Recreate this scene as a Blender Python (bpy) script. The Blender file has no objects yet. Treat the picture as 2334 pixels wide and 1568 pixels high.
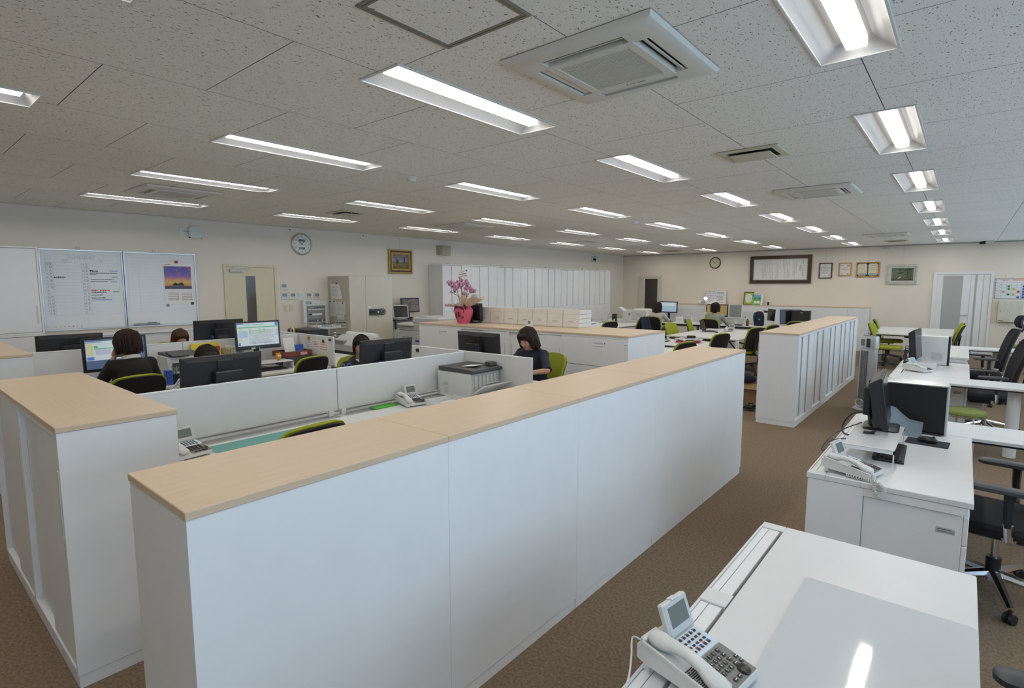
import bpy, bmesh, math, random
from mathutils import Matrix, Vector, noise as mnoise
R = random.Random(7)
PI = math.pi
SC = bpy.context.scene
C = SC.collection

# ---------------------------------------------------------------- camera
CAM_H = 1.72
YAW, PITCH, ROLL = 0.69469, 0.107143, -0.000816
cam_d = bpy.data.cameras.new('camera')
cam_d.sensor_fit = 'HORIZONTAL'
cam_d.sensor_width = 36.0
cam_d.lens = 36.0 * 1236.67 / 2334.0
cam_d.clip_start = 0.05
cam_d.clip_end = 200
cam = bpy.data.objects.new('camera', cam_d)
C.objects.link(cam)
_f = Vector((-math.sin(YAW) * math.cos(PITCH), math.cos(YAW) * math.cos(PITCH), -math.sin(PITCH)))
_r = Vector((math.cos(YAW), math.sin(YAW), 0))
_u = _r.cross(_f)
_r2 = math.cos(ROLL) * _r + math.sin(ROLL) * _u
_u2 = -math.sin(ROLL) * _r + math.cos(ROLL) * _u
cam.matrix_world = Matrix(((_r2.x, _u2.x, -_f.x, 0), (_r2.y, _u2.y, -_f.y, 0), (_r2.z, _u2.z, -_f.z, CAM_H), (0, 0, 0, 1)))
SC.camera = cam

# ---------------------------------------------------------------- world, exposure
LAMP_POWER = 25.0          # emission of the LED bars
SKY_POWER = 4.2            # daylight outside the windows
w = bpy.data.worlds.new('world')
SC.world = w
w.use_nodes = True
bg = w.node_tree.nodes['Background']
bg.inputs[0].default_value = (0.53, 0.755, 1.0, 1)
bg.inputs[1].default_value = SKY_POWER
SC.view_settings.view_transform = 'Standard'
SC.view_settings.look = 'None'
SC.view_settings.exposure = 0.17
SC.view_settings.gamma = 1.0
SC.view_settings.use_curve_mapping = False

# room frame
XL, XR, YB, YF, HC = -9.27, 2.30, 17.2, -2.2, 2.75

# ---------------------------------------------------------------- materials
def lin(c):
    return tuple((v / 12.92 if v <= 0.04045 else ((v + 0.055) / 1.055) ** 2.4) for v in c)
def rgb(r, g, b):
    return lin((r / 255.0, g / 255.0, b / 255.0))
MATS = {}
def mat(name, col, rough=0.5, metal=0.0, var=0.04, scale=8.0, bump=0.0, bscale=200.0, emit=0.0, alpha=None, trans=0.0, spec=0.5, ecol=None, coat=0.0):
    """procedural principled material: base colour with a faint noise variation and optional fine relief"""
    if name in MATS:
        return MATS[name]
    m = bpy.data.materials.new(name)
    m.use_nodes = True
    nt = m.node_tree
    p = nt.nodes['Principled BSDF']
    p.inputs['Roughness'].default_value = rough
    p.inputs['Metallic'].default_value = metal
    p.inputs['Specular IOR Level'].default_value = spec
    p.inputs['Coat Weight'].default_value = coat
    tc = nt.nodes.new('ShaderNodeTexCoord')
    if var:
        n = nt.nodes.new('ShaderNodeTexNoise')
        n.inputs['Scale'].default_value = scale
        n.inputs['Detail'].default_value = 3
        nt.links.new(tc.outputs['Object'], n.inputs['Vector'])
        r = nt.nodes.new('ShaderNodeValToRGB')
        r.color_ramp.elements[0].position = 0.3
        r.color_ramp.elements[1].position = 0.7
        r.color_ramp.elements[0].color = tuple(max(0, c * (1 - var)) for c in col) + (1,)
        r.color_ramp.elements[1].color = tuple(min(1, c * (1 + var)) for c in col) + (1,)
        nt.links.new(n.outputs['Fac'], r.inputs['Fac'])
        nt.links.new(r.outputs['Color'], p.inputs['Base Color'])
    else:
        p.inputs['Base Color'].default_value = tuple(col) + (1,)
    if bump:
        n2 = nt.nodes.new('ShaderNodeTexNoise')
        n2.inputs['Scale'].default_value = bscale
        n2.inputs['Detail'].default_value = 2
        nt.links.new(tc.outputs['Object'], n2.inputs['Vector'])
        b = nt.nodes.new('ShaderNodeBump')
        b.inputs['Strength'].default_value = bump
        b.inputs['Distance'].default_value = 0.002
        nt.links.new(n2.outputs['Fac'], b.inputs['Height'])
        nt.links.new(b.outputs['Normal'], p.inputs['Normal'])
    if emit:
        p.inputs['Emission Color'].default_value = tuple(ecol or col) + (1,)
        p.inputs['Emission Strength'].default_value = emit
    if trans:
        p.inputs['Transmission Weight'].default_value = trans
    if alpha is not None:
        p.inputs['Alpha'].default_value = alpha
    MATS[name] = m
    return m
def nodes_of(m):
    return m.node_tree.nodes, m.node_tree.links, m.node_tree.nodes['Principled BSDF']

WHITE = mat('white_steel', (0.76, 0.765, 0.765), 0.42, var=0.015, bump=0.03, bscale=900)
WHITE2 = mat('white_laminate', (0.685, 0.69, 0.685), 0.38, var=0.015)
OFFWH = mat('offwhite_plastic', (0.70, 0.70, 0.67), 0.4, var=0.02)
GREYPL = mat('light_grey_plastic', (0.52, 0.53, 0.53), 0.4, var=0.02)
MIDGREY = mat('mid_grey_plastic', (0.26, 0.265, 0.265), 0.45, var=0.03)
DARKGREY = mat('dark_grey_plastic', (0.055, 0.058, 0.062), 0.45, var=0.05)
BLACK = mat('black_plastic', (0.014, 0.015, 0.017), 0.38, var=0.06)
BLACKMAT = mat('black_fabric', (0.012, 0.012, 0.014), 0.85, var=0.1, bump=0.3, bscale=600)
SHADOWGAP = mat('dark_gap', (0.03, 0.03, 0.03), 0.8, var=0.02)
CHROME = mat('chrome', (0.72, 0.72, 0.73), 0.16, 1.0, var=0.02)
ALU = mat('brushed_aluminium', (0.60, 0.61, 0.62), 0.35, 1.0, var=0.03)
CREAM = mat('cream_paint', (0.66, 0.60, 0.43), 0.45, var=0.02)
BEIGE = mat('beige_steel', (0.50, 0.465, 0.39), 0.5, var=0.02)
ACMAT = mat('aircon_plastic', (0.70, 0.69, 0.63), 0.45, var=0.02)
ACDARK = mat('aircon_grille', (0.44, 0.44, 0.41), 0.6, var=0.03)
GREEN = mat('lime_fabric', (0.28, 0.31, 0.012), 0.85, var=0.08, scale=40, bump=0.25, bscale=700)
SAGE = mat('sage_fabric', (0.22, 0.26, 0.075), 0.9, var=0.08, scale=30, bump=0.3, bscale=600)
PAPER = mat('paper', (0.78, 0.78, 0.76), 0.8, var=0.02)
INK = mat('ink', (0.03, 0.03, 0.035), 0.7, var=0)
GREYINK = mat('grey_ink', (0.20, 0.20, 0.20), 0.7, var=0)
REDINK = mat('red_ink', (0.55, 0.05, 0.04), 0.7, var=0)
BLUEINK = mat('blue_ink', (0.04, 0.18, 0.55), 0.7, var=0)
GLASSY = mat('lcd_grey', (0.16, 0.18, 0.165), 0.15, var=0.02)
SCREENOFF = mat('screen_off', (0.012, 0.013, 0.014), 0.22, var=0)
BOARD = mat('whiteboard_enamel', (0.72, 0.74, 0.745), 0.22, var=0.01)
GOLD = mat('gilt_frame', (0.42, 0.28, 0.07), 0.4, 0.5, var=0.1, scale=20)
OAK = mat('light_oak_frame', (0.46, 0.28, 0.09), 0.5, var=0.1, scale=14)
WALNUT = mat('walnut_frame', (0.055, 0.028, 0.018), 0.4, var=0.15, scale=12)
SILVERFR = mat('silver_leaf_frame', (0.62, 0.63, 0.58), 0.35, 0.6, var=0.1, scale=16)
SKIN = mat('skin', (0.50, 0.295, 0.20), 0.55, var=0.05, scale=20)
HAIRBLK = mat('black_hair', (0.016, 0.011, 0.009), 0.62, var=0.3, scale=60, bump=0.5, bscale=140, spec=0.25)
HAIRBRN = mat('brown_hair', (0.026, 0.013, 0.009), 0.62, var=0.3, scale=60, bump=0.5, bscale=140, spec=0.25)
HAIRLT = mat('chestnut_hair', (0.075, 0.035, 0.016), 0.62, var=0.3, scale=60, bump=0.5, bscale=140, spec=0.25)

# wood laminate tops: fine straight grain along world Y
def wood_mat(name, axis):
    m = mat(name, (0.55, 0.42, 0.28), 0.42, var=0)
    n, l, p = nodes_of(m)
    tc = n.new('ShaderNodeTexCoord'); mp = n.new('ShaderNodeMapping')
    mp.inputs['Scale'].default_value = (60, 2.2, 60) if axis == 'Y' else (2.2, 60, 60)
    g = n.new('ShaderNodeTexNoise'); g.inputs['Scale'].default_value = 1.4; g.inputs['Detail'].default_value = 5
    r = n.new('ShaderNodeValToRGB')
    r.color_ramp.elements[0].position = 0.25; r.color_ramp.elements[1].position = 0.78
    r.color_ramp.elements[0].color = (0.58, 0.445, 0.305, 1)
    r.color_ramp.elements[1].color = (0.635, 0.495, 0.345, 1)
    l.new(tc.outputs['Object'], mp.inputs['Vector']); l.new(mp.outputs['Vector'], g.inputs['Vector'])
    l.new(g.outputs['Fac'], r.inputs['Fac']); l.new(r.outputs['Color'], p.inputs['Base Color'])
    return m
WOODY = wood_mat('maple_laminate_y', 'Y')
WOODX = wood_mat('maple_laminate_x', 'X')

def carpet_mat():
    m = mat('carpet_loop', (0.17, 0.12, 0.075), 0.95, var=0, spec=0.1)
    n, l, p = nodes_of(m)
    g = n.new('ShaderNodeNewGeometry')
    a = n.new('ShaderNodeTexNoise'); a.inputs['Scale'].default_value = 330; a.inputs['Detail'].default_value = 2
    b = n.new('ShaderNodeTexNoise'); b.inputs['Scale'].default_value = 70; b.inputs['Detail'].default_value = 3
    mix = n.new('ShaderNodeMath'); mix.operation = 'ADD'
    mu = n.new('ShaderNodeMath'); mu.operation = 'MULTIPLY'; mu.inputs[1].default_value = 0.5
    r = n.new('ShaderNodeValToRGB')
    r.color_ramp.elements[0].position = 0.36; r.color_ramp.elements[1].position = 0.62
    r.color_ramp.elements[0].color = (0.145, 0.102, 0.064, 1)
    r.color_ramp.elements[1].color = (0.285, 0.213, 0.146, 1)
    bm = n.new('ShaderNodeBump'); bm.inputs['Strength'].default_value = 0.5; bm.inputs['Distance'].default_value = 0.004
    l.new(g.outputs['Position'], a.inputs['Vector']); l.new(g.outputs['Position'], b.inputs['Vector'])
    l.new(a.outputs['Fac'], mix.inputs[0]); l.new(b.outputs['Fac'], mix.inputs[1])
    l.new(mix.outputs[0], mu.inputs[0]); l.new(mu.outputs[0], r.inputs['Fac'])
    l.new(r.outputs['Color'], p.inputs['Base Color'])
    l.new(a.outputs['Fac'], bm.inputs['Height']); l.new(bm.outputs['Normal'], p.inputs['Normal'])
    return m
CARPET = carpet_mat()

def tile_mat():
    """mineral-fibre ceiling tile: fissures running along Y"""
    m = mat('fissured_ceiling_tile', (0.72, 0.71, 0.68), 0.9, var=0, spec=0.15)
    n, l, p = nodes_of(m)
    g = n.new('ShaderNodeNewGeometry')
    # wobble the coordinates so that the fissures are crooked
    wn = n.new('ShaderNodeTexNoise'); wn.inputs['Scale'].default_value = 40; wn.inputs['Detail'].default_value = 1
    sub = n.new('ShaderNodeVectorMath'); sub.operation = 'MULTIPLY_ADD'
    sub.inputs[1].default_value = (0.024, 0.024, 0.0)
    l.new(g.outputs['Position'], wn.inputs['Vector']); l.new(wn.outputs['Color'], sub.inputs[0]); l.new(g.outputs['Position'], sub.inputs[2])
    def spots(sc, lo, hi, seed):
        mp = n.new('ShaderNodeMapping'); mp.inputs['Scale'].default_value = sc; mp.inputs['Location'].default_value = (seed, seed * 1.7, 0)
        l.new(sub.outputs[0], mp.inputs['Vector'])
        v = n.new('ShaderNodeTexVoronoi'); v.inputs['Scale'].default_value = 1.0; v.voronoi_dimensions = '2D'
        l.new(mp.outputs['Vector'], v.inputs['Vector'])
        sep = n.new('ShaderNodeSeparateColor'); l.new(v.outputs['Color'], sep.inputs[0])
        rad = n.new('ShaderNodeMapRange'); rad.inputs['From Min'].default_value = lo; rad.inputs['From Max'].default_value = 1.0
        rad.inputs['To Min'].default_value = 0.0; rad.inputs['To Max'].default_value = hi
        l.new(sep.outputs[0], rad.inputs['Value'])
        lt = n.new('ShaderNodeMath'); lt.operation = 'LESS_THAN'
        l.new(v.outputs['Distance'], lt.inputs[0]); l.new(rad.outputs[0], lt.inputs[1])
        return lt
    f1 = spots((84, 27, 1), 0.50, 0.22, 0.0)     # crooked fissures
    f2 = spots((115, 85, 1), 0.60, 0.20, 5.3)     # pin holes
    lt = n.new('ShaderNodeMath'); lt.operation = 'MAXIMUM'
    l.new(f1.outputs[0], lt.inputs[0]); l.new(f2.outputs[0], lt.inputs[1])
    mx = n.new('ShaderNodeMix'); mx.data_type = 'RGBA'
    mx.inputs['A'].default_value = (0.88, 0.86, 0.805, 1)
    mx.inputs['B'].default_value = (0.33, 0.285, 0.23, 1)
    l.new(lt.outputs[0], mx.inputs['Factor'])
    l.new(mx.outputs['Result'], p.inputs['Base Color'])
    return m
TILE = tile_mat()
TILEEDGE = mat('tile_raw_edge_shade', (0.27, 0.26, 0.24), 0.95, var=0)  # raw core tone, with seam shade painted in so the joints read dark
WALLP = mat('wallpaper', (0.76, 0.695, 0.605), 0.8, var=0.012, scale=3, bump=0.25, bscale=260)

# ---------------------------------------------------------------- mesh builder
PRINTS = {'print', 'digits', 'writing', 'line_names', 'line_label', 'black_handwriting', 'red_handwriting', 'blue_handwriting', 'day_names', 'dates', 'red_dates', 'ruled_grid', 'grid_lines', 'figures', 'magnet_letters', 'numerals', 'poem_lines', 'panel_print', 'serial_print', 'diploma_print', 'calendar_print', 'sticker', 'pens', 'cables', 'red_print', 'maker_mark', 'painted_bamboo', 'painted_trees', 'black_writing', 'digital_figures', 'heading', 'cells', 'name_magnets', 'inner_ribs', 'window_sill', 'camera_detail'}
class MB:
    def __init__(s):
        s.v = []; s.f = []
    def add(s, vs, fs, M=None):
        k = len(s.v)
        if M is not None:
            vs = [M @ Vector(p) for p in vs]
        s.v += [tuple(p) for p in vs]
        s.f += [tuple(i + k for i in q) for q in fs]
        return s
    def box(s, x0, x1, y0, y1, z0, z1, b=0.0, M=None):
        if x0 > x1: x0, x1 = x1, x0
        if y0 > y1: y0, y1 = y1, y0
        if z0 > z1: z0, z1 = z1, z0
        if b <= 0:
            vs = [(x, y, z) for x in (x0, x1) for y in (y0, y1) for z in (z0, z1)]
            fs = [(0, 1, 3, 2), (4, 6, 7, 5), (0, 4, 5, 1), (2, 3, 7, 6), (0, 2, 6, 4), (1, 5, 7, 3)]
            return s.add(vs, fs, M)
        b = min(b, (x1 - x0) / 2.01, (y1 - y0) / 2.01, (z1 - z0) / 2.01)
        vs = []; idx = {}
        for i, X in enumerate((x0, x1)):
            for j, Y in enumerate((y0, y1)):
                for k, Z in enumerate((z0, z1)):
                    xi = X + (b if i == 0 else -b); yi = Y + (b if j == 0 else -b); zi = Z + (b if k == 0 else -b)
                    idx[(i, j, k)] = len(vs)
                    vs += [(X, yi, zi), (xi, Y, zi), (xi, yi, Z)]
        q = lambda i, j, k, a: idx[(i, j, k)] + a
        fs = []
        for i in (0, 1):
            fs.append((q(i, 0, 0, 0), q(i, 1, 0, 0), q(i, 1, 1, 0), q(i, 0, 1, 0)))
            fs.append((q(0, i, 0, 1), q(1, i, 0, 1), q(1, i, 1, 1), q(0, i, 1, 1)))
            fs.append((q(0, 0, i, 2), q(1, 0, i, 2), q(1, 1, i, 2), q(0, 1, i, 2)))
            for j in (0, 1):
                fs.append((q(i, j, 0, 0), q(i, j, 1, 0), q(i, j, 1, 1), q(i, j, 0, 1)))
                fs.append((q(i, 0, j, 0), q(i, 1, j, 0), q(i, 1, j, 2), q(i, 0, j, 2)))
                fs.append((q(0, i, j, 1), q(1, i, j, 1), q(1, i, j, 2), q(0, i, j, 2)))
                for k in (0, 1):
                    fs.append((q(i, j, k, 0), q(i, j, k, 1), q(i, j, k, 2)))
        return s.add(vs, fs, M)
    def tube(s, pts, r, n=8, closed=False, caps=True, flat=None, M=None):
        """tube through pts; r number or list; flat=(a,b) elliptic scale"""
        pts = [Vector(p) for p in pts]; m = len(pts)
        rs = r if isinstance(r, (list, tuple)) else [r] * m
        up = None; vs = []
        for i, p in enumerate(pts):
            a = pts[i - 1] if (i > 0 or closed) else p
            c = pts[(i + 1) % m] if (i < m - 1 or closed) else p
            t = (c - a)
            if t.length < 1e-9: t = Vector((0, 0, 1))
            t.normalize()
            if up is None:
                up = Vector((0, 0, 1)) if abs(t.z) < 0.9 else Vector((0, 1, 0))
            e1 = (up - t * up.dot(t))
            if e1.length < 1e-6:
                e1 = Vector((1, 0, 0)) - t * t.x
            e1.normalize(); e2 = t.cross(e1); up = e1
            fa, fb = flat or (1, 1)
            for k in range(n):
                th = 2 * PI * k / n
                vs.append(p + e1 * (math.cos(th) * rs[i] * fa) + e2 * (math.sin(th) * rs[i] * fb))
        fs = []
        for i in range(m if closed else m - 1):
            i2 = (i + 1) % m
            for k in range(n):
                fs.append((i * n + k, i * n + (k + 1) % n, i2 * n + (k + 1) % n, i2 * n + k))
        if caps and not closed:
            fs.append(tuple(range(n - 1, -1, -1))); fs.append(tuple((m - 1) * n + k for k in range(n)))
        return s.add(vs, fs, M)
    def cyl(s, p0, p1, r0, r1=None, n=16, M=None):
        return s.tube([p0, p1], [r0, r0 if r1 is None else r1], n, M=M)
    def lathe(s, prof, n=24, c=(0, 0, 0), sx=1, sy=1, M=None):
        vs = []; m = len(prof)
        for r, z in prof:
            for k in range(n):
                th = 2 * PI * k / n
                vs.append((c[0] + r * sx * math.cos(th), c[1] + r * sy * math.sin(th), c[2] + z))
        fs = [(i * n + k, i * n + (k + 1) % n, (i + 1) * n + (k + 1) % n, (i + 1) * n + k) for i in range(m - 1) for k in range(n)]
        fs.append(tuple(range(n - 1, -1, -1))); fs.append(tuple((m - 1) * n + k for k in range(n)))
        return s.add(vs, fs, M)
    def prism(s, poly, h0, h1, axis='z', M=None):
        """extrude a 2d polygon; axis z: (x,y), axis y: (x,z), axis x: (y,z)"""
        n = len(poly)
        def P(a, b, h):
            return (a, b, h) if axis == 'z' else ((a, h, b) if axis == 'y' else (h, a, b))
        vs = [P(a, b, h0) for a, b in poly] + [P(a, b, h1) for a, b in poly]
        fs = [tuple(range(n - 1, -1, -1)), tuple(range(n, 2 * n))] + [(i, (i + 1) % n, n + (i + 1) % n, n + i) for i in range(n)]
        return s.add(vs, fs, M)
    def ell(s, c, r, nu=16, nv=10, M=None):
        vs = [(c[0], c[1], c[2] - r[2])]
        for i in range(1, nv):
            ph = -PI / 2 + PI * i / nv
            for k in range(nu):
                th = 2 * PI * k / nu
                vs.append((c[0] + r[0] * math.cos(ph) * math.cos(th), c[1] + r[1] * math.cos(ph) * math.sin(th), c[2] + r[2] * math.sin(ph)))
        vs.append((c[0], c[1], c[2] + r[2]))
        fs = []
        for k in range(nu):
            k2 = (k + 1) % nu
            fs.append((0, 1 + k2, 1 + k))
            for i in range(nv - 2):
                a = 1 + i * nu
                fs.append((a + k, a + k2, a + nu + k2, a + nu + k))
            fs.append((1 + (nv - 2) * nu + k, 1 + (nv - 2) * nu + k2, len(vs) - 1))
        return s.add(vs, fs, M)
    def sheet(s, fn, nu, nv, th, M=None):
        """closed shell from a surface fn(u,v), u,v in 0..1, thickened by th along its normal"""
        P = [[Vector(fn(i / nu, j / nv)) for j in range(nv + 1)] for i in range(nu + 1)]
        top = []; bot = []
        for i in range(nu + 1):
            for j in range(nv + 1):
                a = P[min(i + 1, nu)][j] - P[max(i - 1, 0)][j]; b = P[i][min(j + 1, nv)] - P[i][max(j - 1, 0)]
                nn = a.cross(b)
                if nn.length < 1e-12: nn = Vector((0, 0, 1))
                nn.normalize()
                top.append(P[i][j] + nn * th / 2); bot.append(P[i][j] - nn * th / 2)
        K = len(top); q = lambda i, j: i * (nv + 1) + j
        fs = []
        for i in range(nu):
            for j in range(nv):
                fs.append((q(i, j), q(i + 1, j), q(i + 1, j + 1), q(i, j + 1)))
                fs.append((K + q(i, j + 1), K + q(i + 1, j + 1), K + q(i + 1, j), K + q(i, j)))
        ring = [q(i, 0) for i in range(nu + 1)] + [q(nu, j) for j in range(1, nv + 1)] + [q(i, nv) for i in range(nu - 1, -1, -1)] + [q(0, j) for j in range(nv - 1, 0, -1)]
        for a, b in zip(ring, ring[1:] + ring[:1]):
            fs.append((b, a, K + a, K + b))
        return s.add(top + bot, fs, M)
    def mesh(s, name, smooth=35, recalc=True):
        me = bpy.data.meshes.new(name)
        me.from_pydata(s.v, [], s.f)
        if recalc:
            bm = bmesh.new(); bm.from_mesh(me)
            bmesh.ops.recalc_face_normals(bm, faces=bm.faces)
            bm.to_mesh(me); bm.free()
        if smooth:
            me.polygons.foreach_set('use_smooth', [True] * len(me.polygons))
            me.set_sharp_from_angle(angle=math.radians(smooth))
        me.update()
        return me
    def build(s, name, m, parent=None, smooth=35, loc=None):
        me = s.mesh(name, smooth)
        me.materials.append(m)
        o = bpy.data.objects.new(name, me)
        C.objects.link(o)
        if parent is not None: o.parent = parent
        if loc is not None: o.location = loc
        if name in PRINTS: o['kind'] = 'stuff'
        return o
def inst(name, me, parent=None, loc=None, rot=None):
    o = bpy.data.objects.new(name, me); C.objects.link(o)
    if parent is not None: o.parent = parent
    if loc is not None: o.location = loc
    if rot is not None: o.rotation_euler = rot
    return o
LABELS = {}
def tag(o, label, cat, group=None):
    o['label'] = label; o['category'] = cat
    if group: o['group'] = group
    return o
def thing(name, label, cat, loc=(0, 0, 0), rz=0.0, group=None):
    o = bpy.data.objects.new(name, None); C.objects.link(o)
    o.empty_display_size = 0.1
    o.location = loc; o.rotation_euler = (0, 0, rz)
    return tag(o, label, cat, group)
def struct(name, mb, m, parent=None, smooth=35):
    o = mb.build(name, m, parent, smooth)
    if parent is None: o['kind'] = 'structure'
    return o
def dup(root, loc, rz=0.0, label=None, group=None, cat=None):
    def cp(o, par):
        c = o.copy(); C.objects.link(c); c.parent = par
        for ch in o.children: cp(ch, c)
        return c
    r = cp(root, None)
    r.location = loc; r.rotation_euler = (0, 0, rz)
    if label: r['label'] = label
    if group: r['group'] = group
    return r
def RZ(a): return Matrix.Rotation(a, 4, 'Z')
def RX(a): return Matrix.Rotation(a, 4, 'X')
def RY(a): return Matrix.Rotation(a, 4, 'Y')
def T(x, y, z): return Matrix.Translation((x, y, z))

_fcache = {}
_fcurve = bpy.data.curves.new('font_source', 'FONT')
_fobj = bpy.data.objects.new('font_source', _fcurve)
def glyphs(body, size=1.0, align='CENTER', space=1.0):
    """mesh data (verts, faces) of flat lettering in the XY plane"""
    key = (body, align, space)
    if key not in _fcache:
        C.objects.link(_fobj)
        _fcurve.body = body; _fcurve.align_x = align; _fcurve.align_y = 'CENTER'; _fcurve.size = 1.0; _fcurve.resolution_u = 2; _fcurve.space_line = space
        dg = bpy.context.evaluated_depsgraph_get(); dg.update()
        me = bpy.data.meshes.new_from_object(_fobj.evaluated_get(dg))
        _fcache[key] = ([tuple(v.co) for v in me.vertices], [tuple(p.vertices) for p in me.polygons])
        bpy.data.meshes.remove(me); C.objects.unlink(_fobj)
    vs, fs = _fcache[key]
    return [(x * size, y * size, 0) for x, y, z in vs], fs
# plane frames: matrix that takes (right, up, out) of a board to the world
def face_negY(x, y, z): return T(x, y, z) @ Matrix(((1, 0, 0, 0), (0, 0, -1, 0), (0, 1, 0, 0), (0, 0, 0, 1)))   # looks towards -Y
def face_posX(x, y, z): return T(x, y, z) @ Matrix(((0, 0, 1, 0), (1, 0, 0, 0), (0, 1, 0, 0), (0, 0, 0, 1)))    # looks towards +X, right = +Y
def face_up(x, y, z, a=0.0): return T(x, y, z) @ RZ(a)
def flat(mb, M, x0, x1, y0, y1, h=0.0008):
    """thin printed patch on a board frame"""
    return mb.box(x0, x1, y0, y1, 0, h, M=M)
def letter(mb, M, body, x, y, size, align='CENTER', h=0.0012, space=1.0):
    vs, fs = glyphs(body, size, align, space)
    return mb.add(vs, fs, M @ T(x, y, h))
def scrib(mb, M, x0, x1, y, h, fill=0.75, rnd=R):
    """a run of small marks that reads as a line of tiny unreadable characters"""
    x = x0
    while x < x1:
        wd = h * rnd.uniform(0.6, 1.0)
        if rnd.random() < fill + 0.15:
            flat(mb, M, x, min(x + wd, x1), y - h / 2 * rnd.uniform(0.5, 1), y + h / 2 * rnd.uniform(0.5, 1), 0.001)
        x += wd * 1.35
    return mb
def scribv(mb, M, x, y0, y1, h, rnd=R):
    """a vertical run of tiny unreadable characters, made of small strokes"""
    y = y0
    while y > y1:
        if rnd.random() < 0.93:
            w2 = h * 0.42
            flat(mb, M, x - w2, x + w2, y - h * 0.12, y - h * 0.02, 0.001)
            flat(mb, M, x - w2 * rnd.uniform(.4, 1), x + w2, y - h * 0.55, y - h * 0.45, 0.001)
            k = rnd.uniform(-.6, .6) * w2
            flat(mb, M, x + k - h * .06, x + k + h * .06, y - h * 0.8, y - h * 0.05, 0.001)
        y -= h * 1.12
    return mb
ORD = ['first', 'second', 'third', 'fourth', 'fifth', 'sixth', 'seventh', 'eighth', 'ninth', 'tenth', 'eleventh', 'twelfth']
# ================================================================ the room
struct('floor', MB().box(XL - .15, XR + .15, YF - .15, YB + .15, -0.12, 0.0), CARPET)
struct('wall_left', MB().box(XL - .15, XL, YF - .15, YB + .15, 0.0, 3.0), WALLP)
struct('wall_back', MB().box(XL, XR, YB, YB + .15, 0.0, 3.0), WALLP)
struct('wall_front', MB().box(XL, XR, YF - .15, YF, 0.0, 3.0), WALLP)
# right wall with a band of windows
WZ0, WZ1 = 0.85, 2.35
wins = [(-2.0 + 1.93 * i, -2.0 + 1.93 * i + 1.75) for i in range(10)]
wr = MB().box(XR, XR + .15, YF - .15, YB + .15, 0.0, WZ0).box(XR, XR + .15, YF - .15, YB + .15, WZ1, 3.0)
e = YF - .15
for a, b in wins:
    wr.box(XR, XR + .15, e, a, WZ0, WZ1); e = b
wr.box(XR, XR + .15, e, YB + .15, WZ0, WZ1)
struct('wall_right', wr, WALLP)
def glass_mat():
    m = bpy.data.materials.new('window_glass'); m.use_nodes = True
    n, l = m.node_tree.nodes, m.node_tree.links
    n.remove(n['Principled BSDF'])
    tr = n.new('ShaderNodeBsdfTransparent'); tr.inputs[0].default_value = (0.93, 0.96, 0.97, 1)
    gl = n.new('ShaderNodeBsdfGlossy'); gl.inputs['Roughness'].default_value = 0.02
    fr = n.new('ShaderNodeFresnel'); fr.inputs[0].default_value = 1.35
    mx = n.new('ShaderNodeMixShader')
    l.new(fr.outputs[0], mx.inputs[0]); l.new(tr.outputs[0], mx.inputs[1]); l.new(gl.outputs[0], mx.inputs[2])
    l.new(mx.outputs[0], n['Material Output'].inputs['Surface'])
    return m
GLASS = glass_mat()
for i, (a, b) in enumerate(wins):
    fr = MB()
    for (y0, y1, z0, z1) in ((a, b, WZ0, WZ0 + .05), (a, b, WZ1 - .05, WZ1), (a, a + .05, WZ0 + .05, WZ1 - .05), (b - .05, b, WZ0 + .05, WZ1 - .05), ((a + b) / 2 - .025, (a + b) / 2 + .025, WZ0 + .05, WZ1 - .05)):
        fr.box(XR + .04, XR + .10, y0, y1, z0, z1, .004)
    o = struct('window_%d' % (i + 1), fr, ALU)
    MB().box(XR + .066, XR + .072, a + .05, b - .05, WZ0 + .05, WZ1 - .05).build('pane', GLASS, o)
    MB().box(XR - .06, XR + .04, a - .03, b + .03, WZ0 - .03, WZ0).build('window_sill', OFFWH, o)

BASEM = mat('baseboard_vinyl', (0.20, 0.185, 0.165), 0.6, var=0.03)
bb = MB()
for x0, x1 in ((XL, -8.72), (-7.78, -0.70), (0.55, XR)):
    bb.box(x0, x1, YB - .012, YB, 0, .06)
struct('baseboard_back', bb, BASEM)
bb = MB()
for y0, y1 in ((YF, 3.77), (4.75, YB)):
    bb.box(XL, XL + .012, y0, y1, 0, .06)
struct('baseboard_left', bb, BASEM)
struct('trim_1', MB().box(XL + .01, XR, YB - .015, YB, HC - .028, HC - .006), mat('picture_rail', (0.40, 0.44, 0.42), 0.4, 0.6))
struct('trim_2', MB().box(XL, XL + .015, YF, YB - .016, HC - .02, HC - .004), WALLP)

# ---------------------------------------------------------------- ceiling with tiles
LX = [-0.447 - 1.813 * i for i in range(5)]
LY = [2.345 + 2.262 * k for k in range(-1, 7)]
HOLES = [(x - .152, x + .152, y - .642, y + .642) for x in LX for y in LY] + [(1.366 - .152, 1.366 + .152, y - .642, y + .642) for y in LY]
slab = MB().box(XL, XR, YF, YB, HC + .16, HC + .26)
ceil = struct('ceiling', slab, mat('plenum', (0.25, 0.24, 0.23), 0.9))
TS, GAP = 0.91, 0.0042
def tile_cells(x0, x1, y0, y1):
    hs = [h for h in HOLES if h[0] < x1 and h[1] > x0 and h[2] < y1 and h[3] > y0]
    xs = sorted({x0, x1} | {min(max(v, x0), x1) for h in hs for v in h[:2]})
    ys = sorted({y0, y1} | {min(max(v, y0), y1) for h in hs for v in h[2:]})
    ok = {}
    for i in range(len(xs) - 1):
        for j in range(len(ys) - 1):
            mx, my = (xs[i] + xs[i + 1]) / 2, (ys[j] + ys[j + 1]) / 2
            ok[i, j] = not any(h[0] < mx < h[1] and h[2] < my < h[3] for h in hs)
    return xs, ys, ok, bool(hs)
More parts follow.
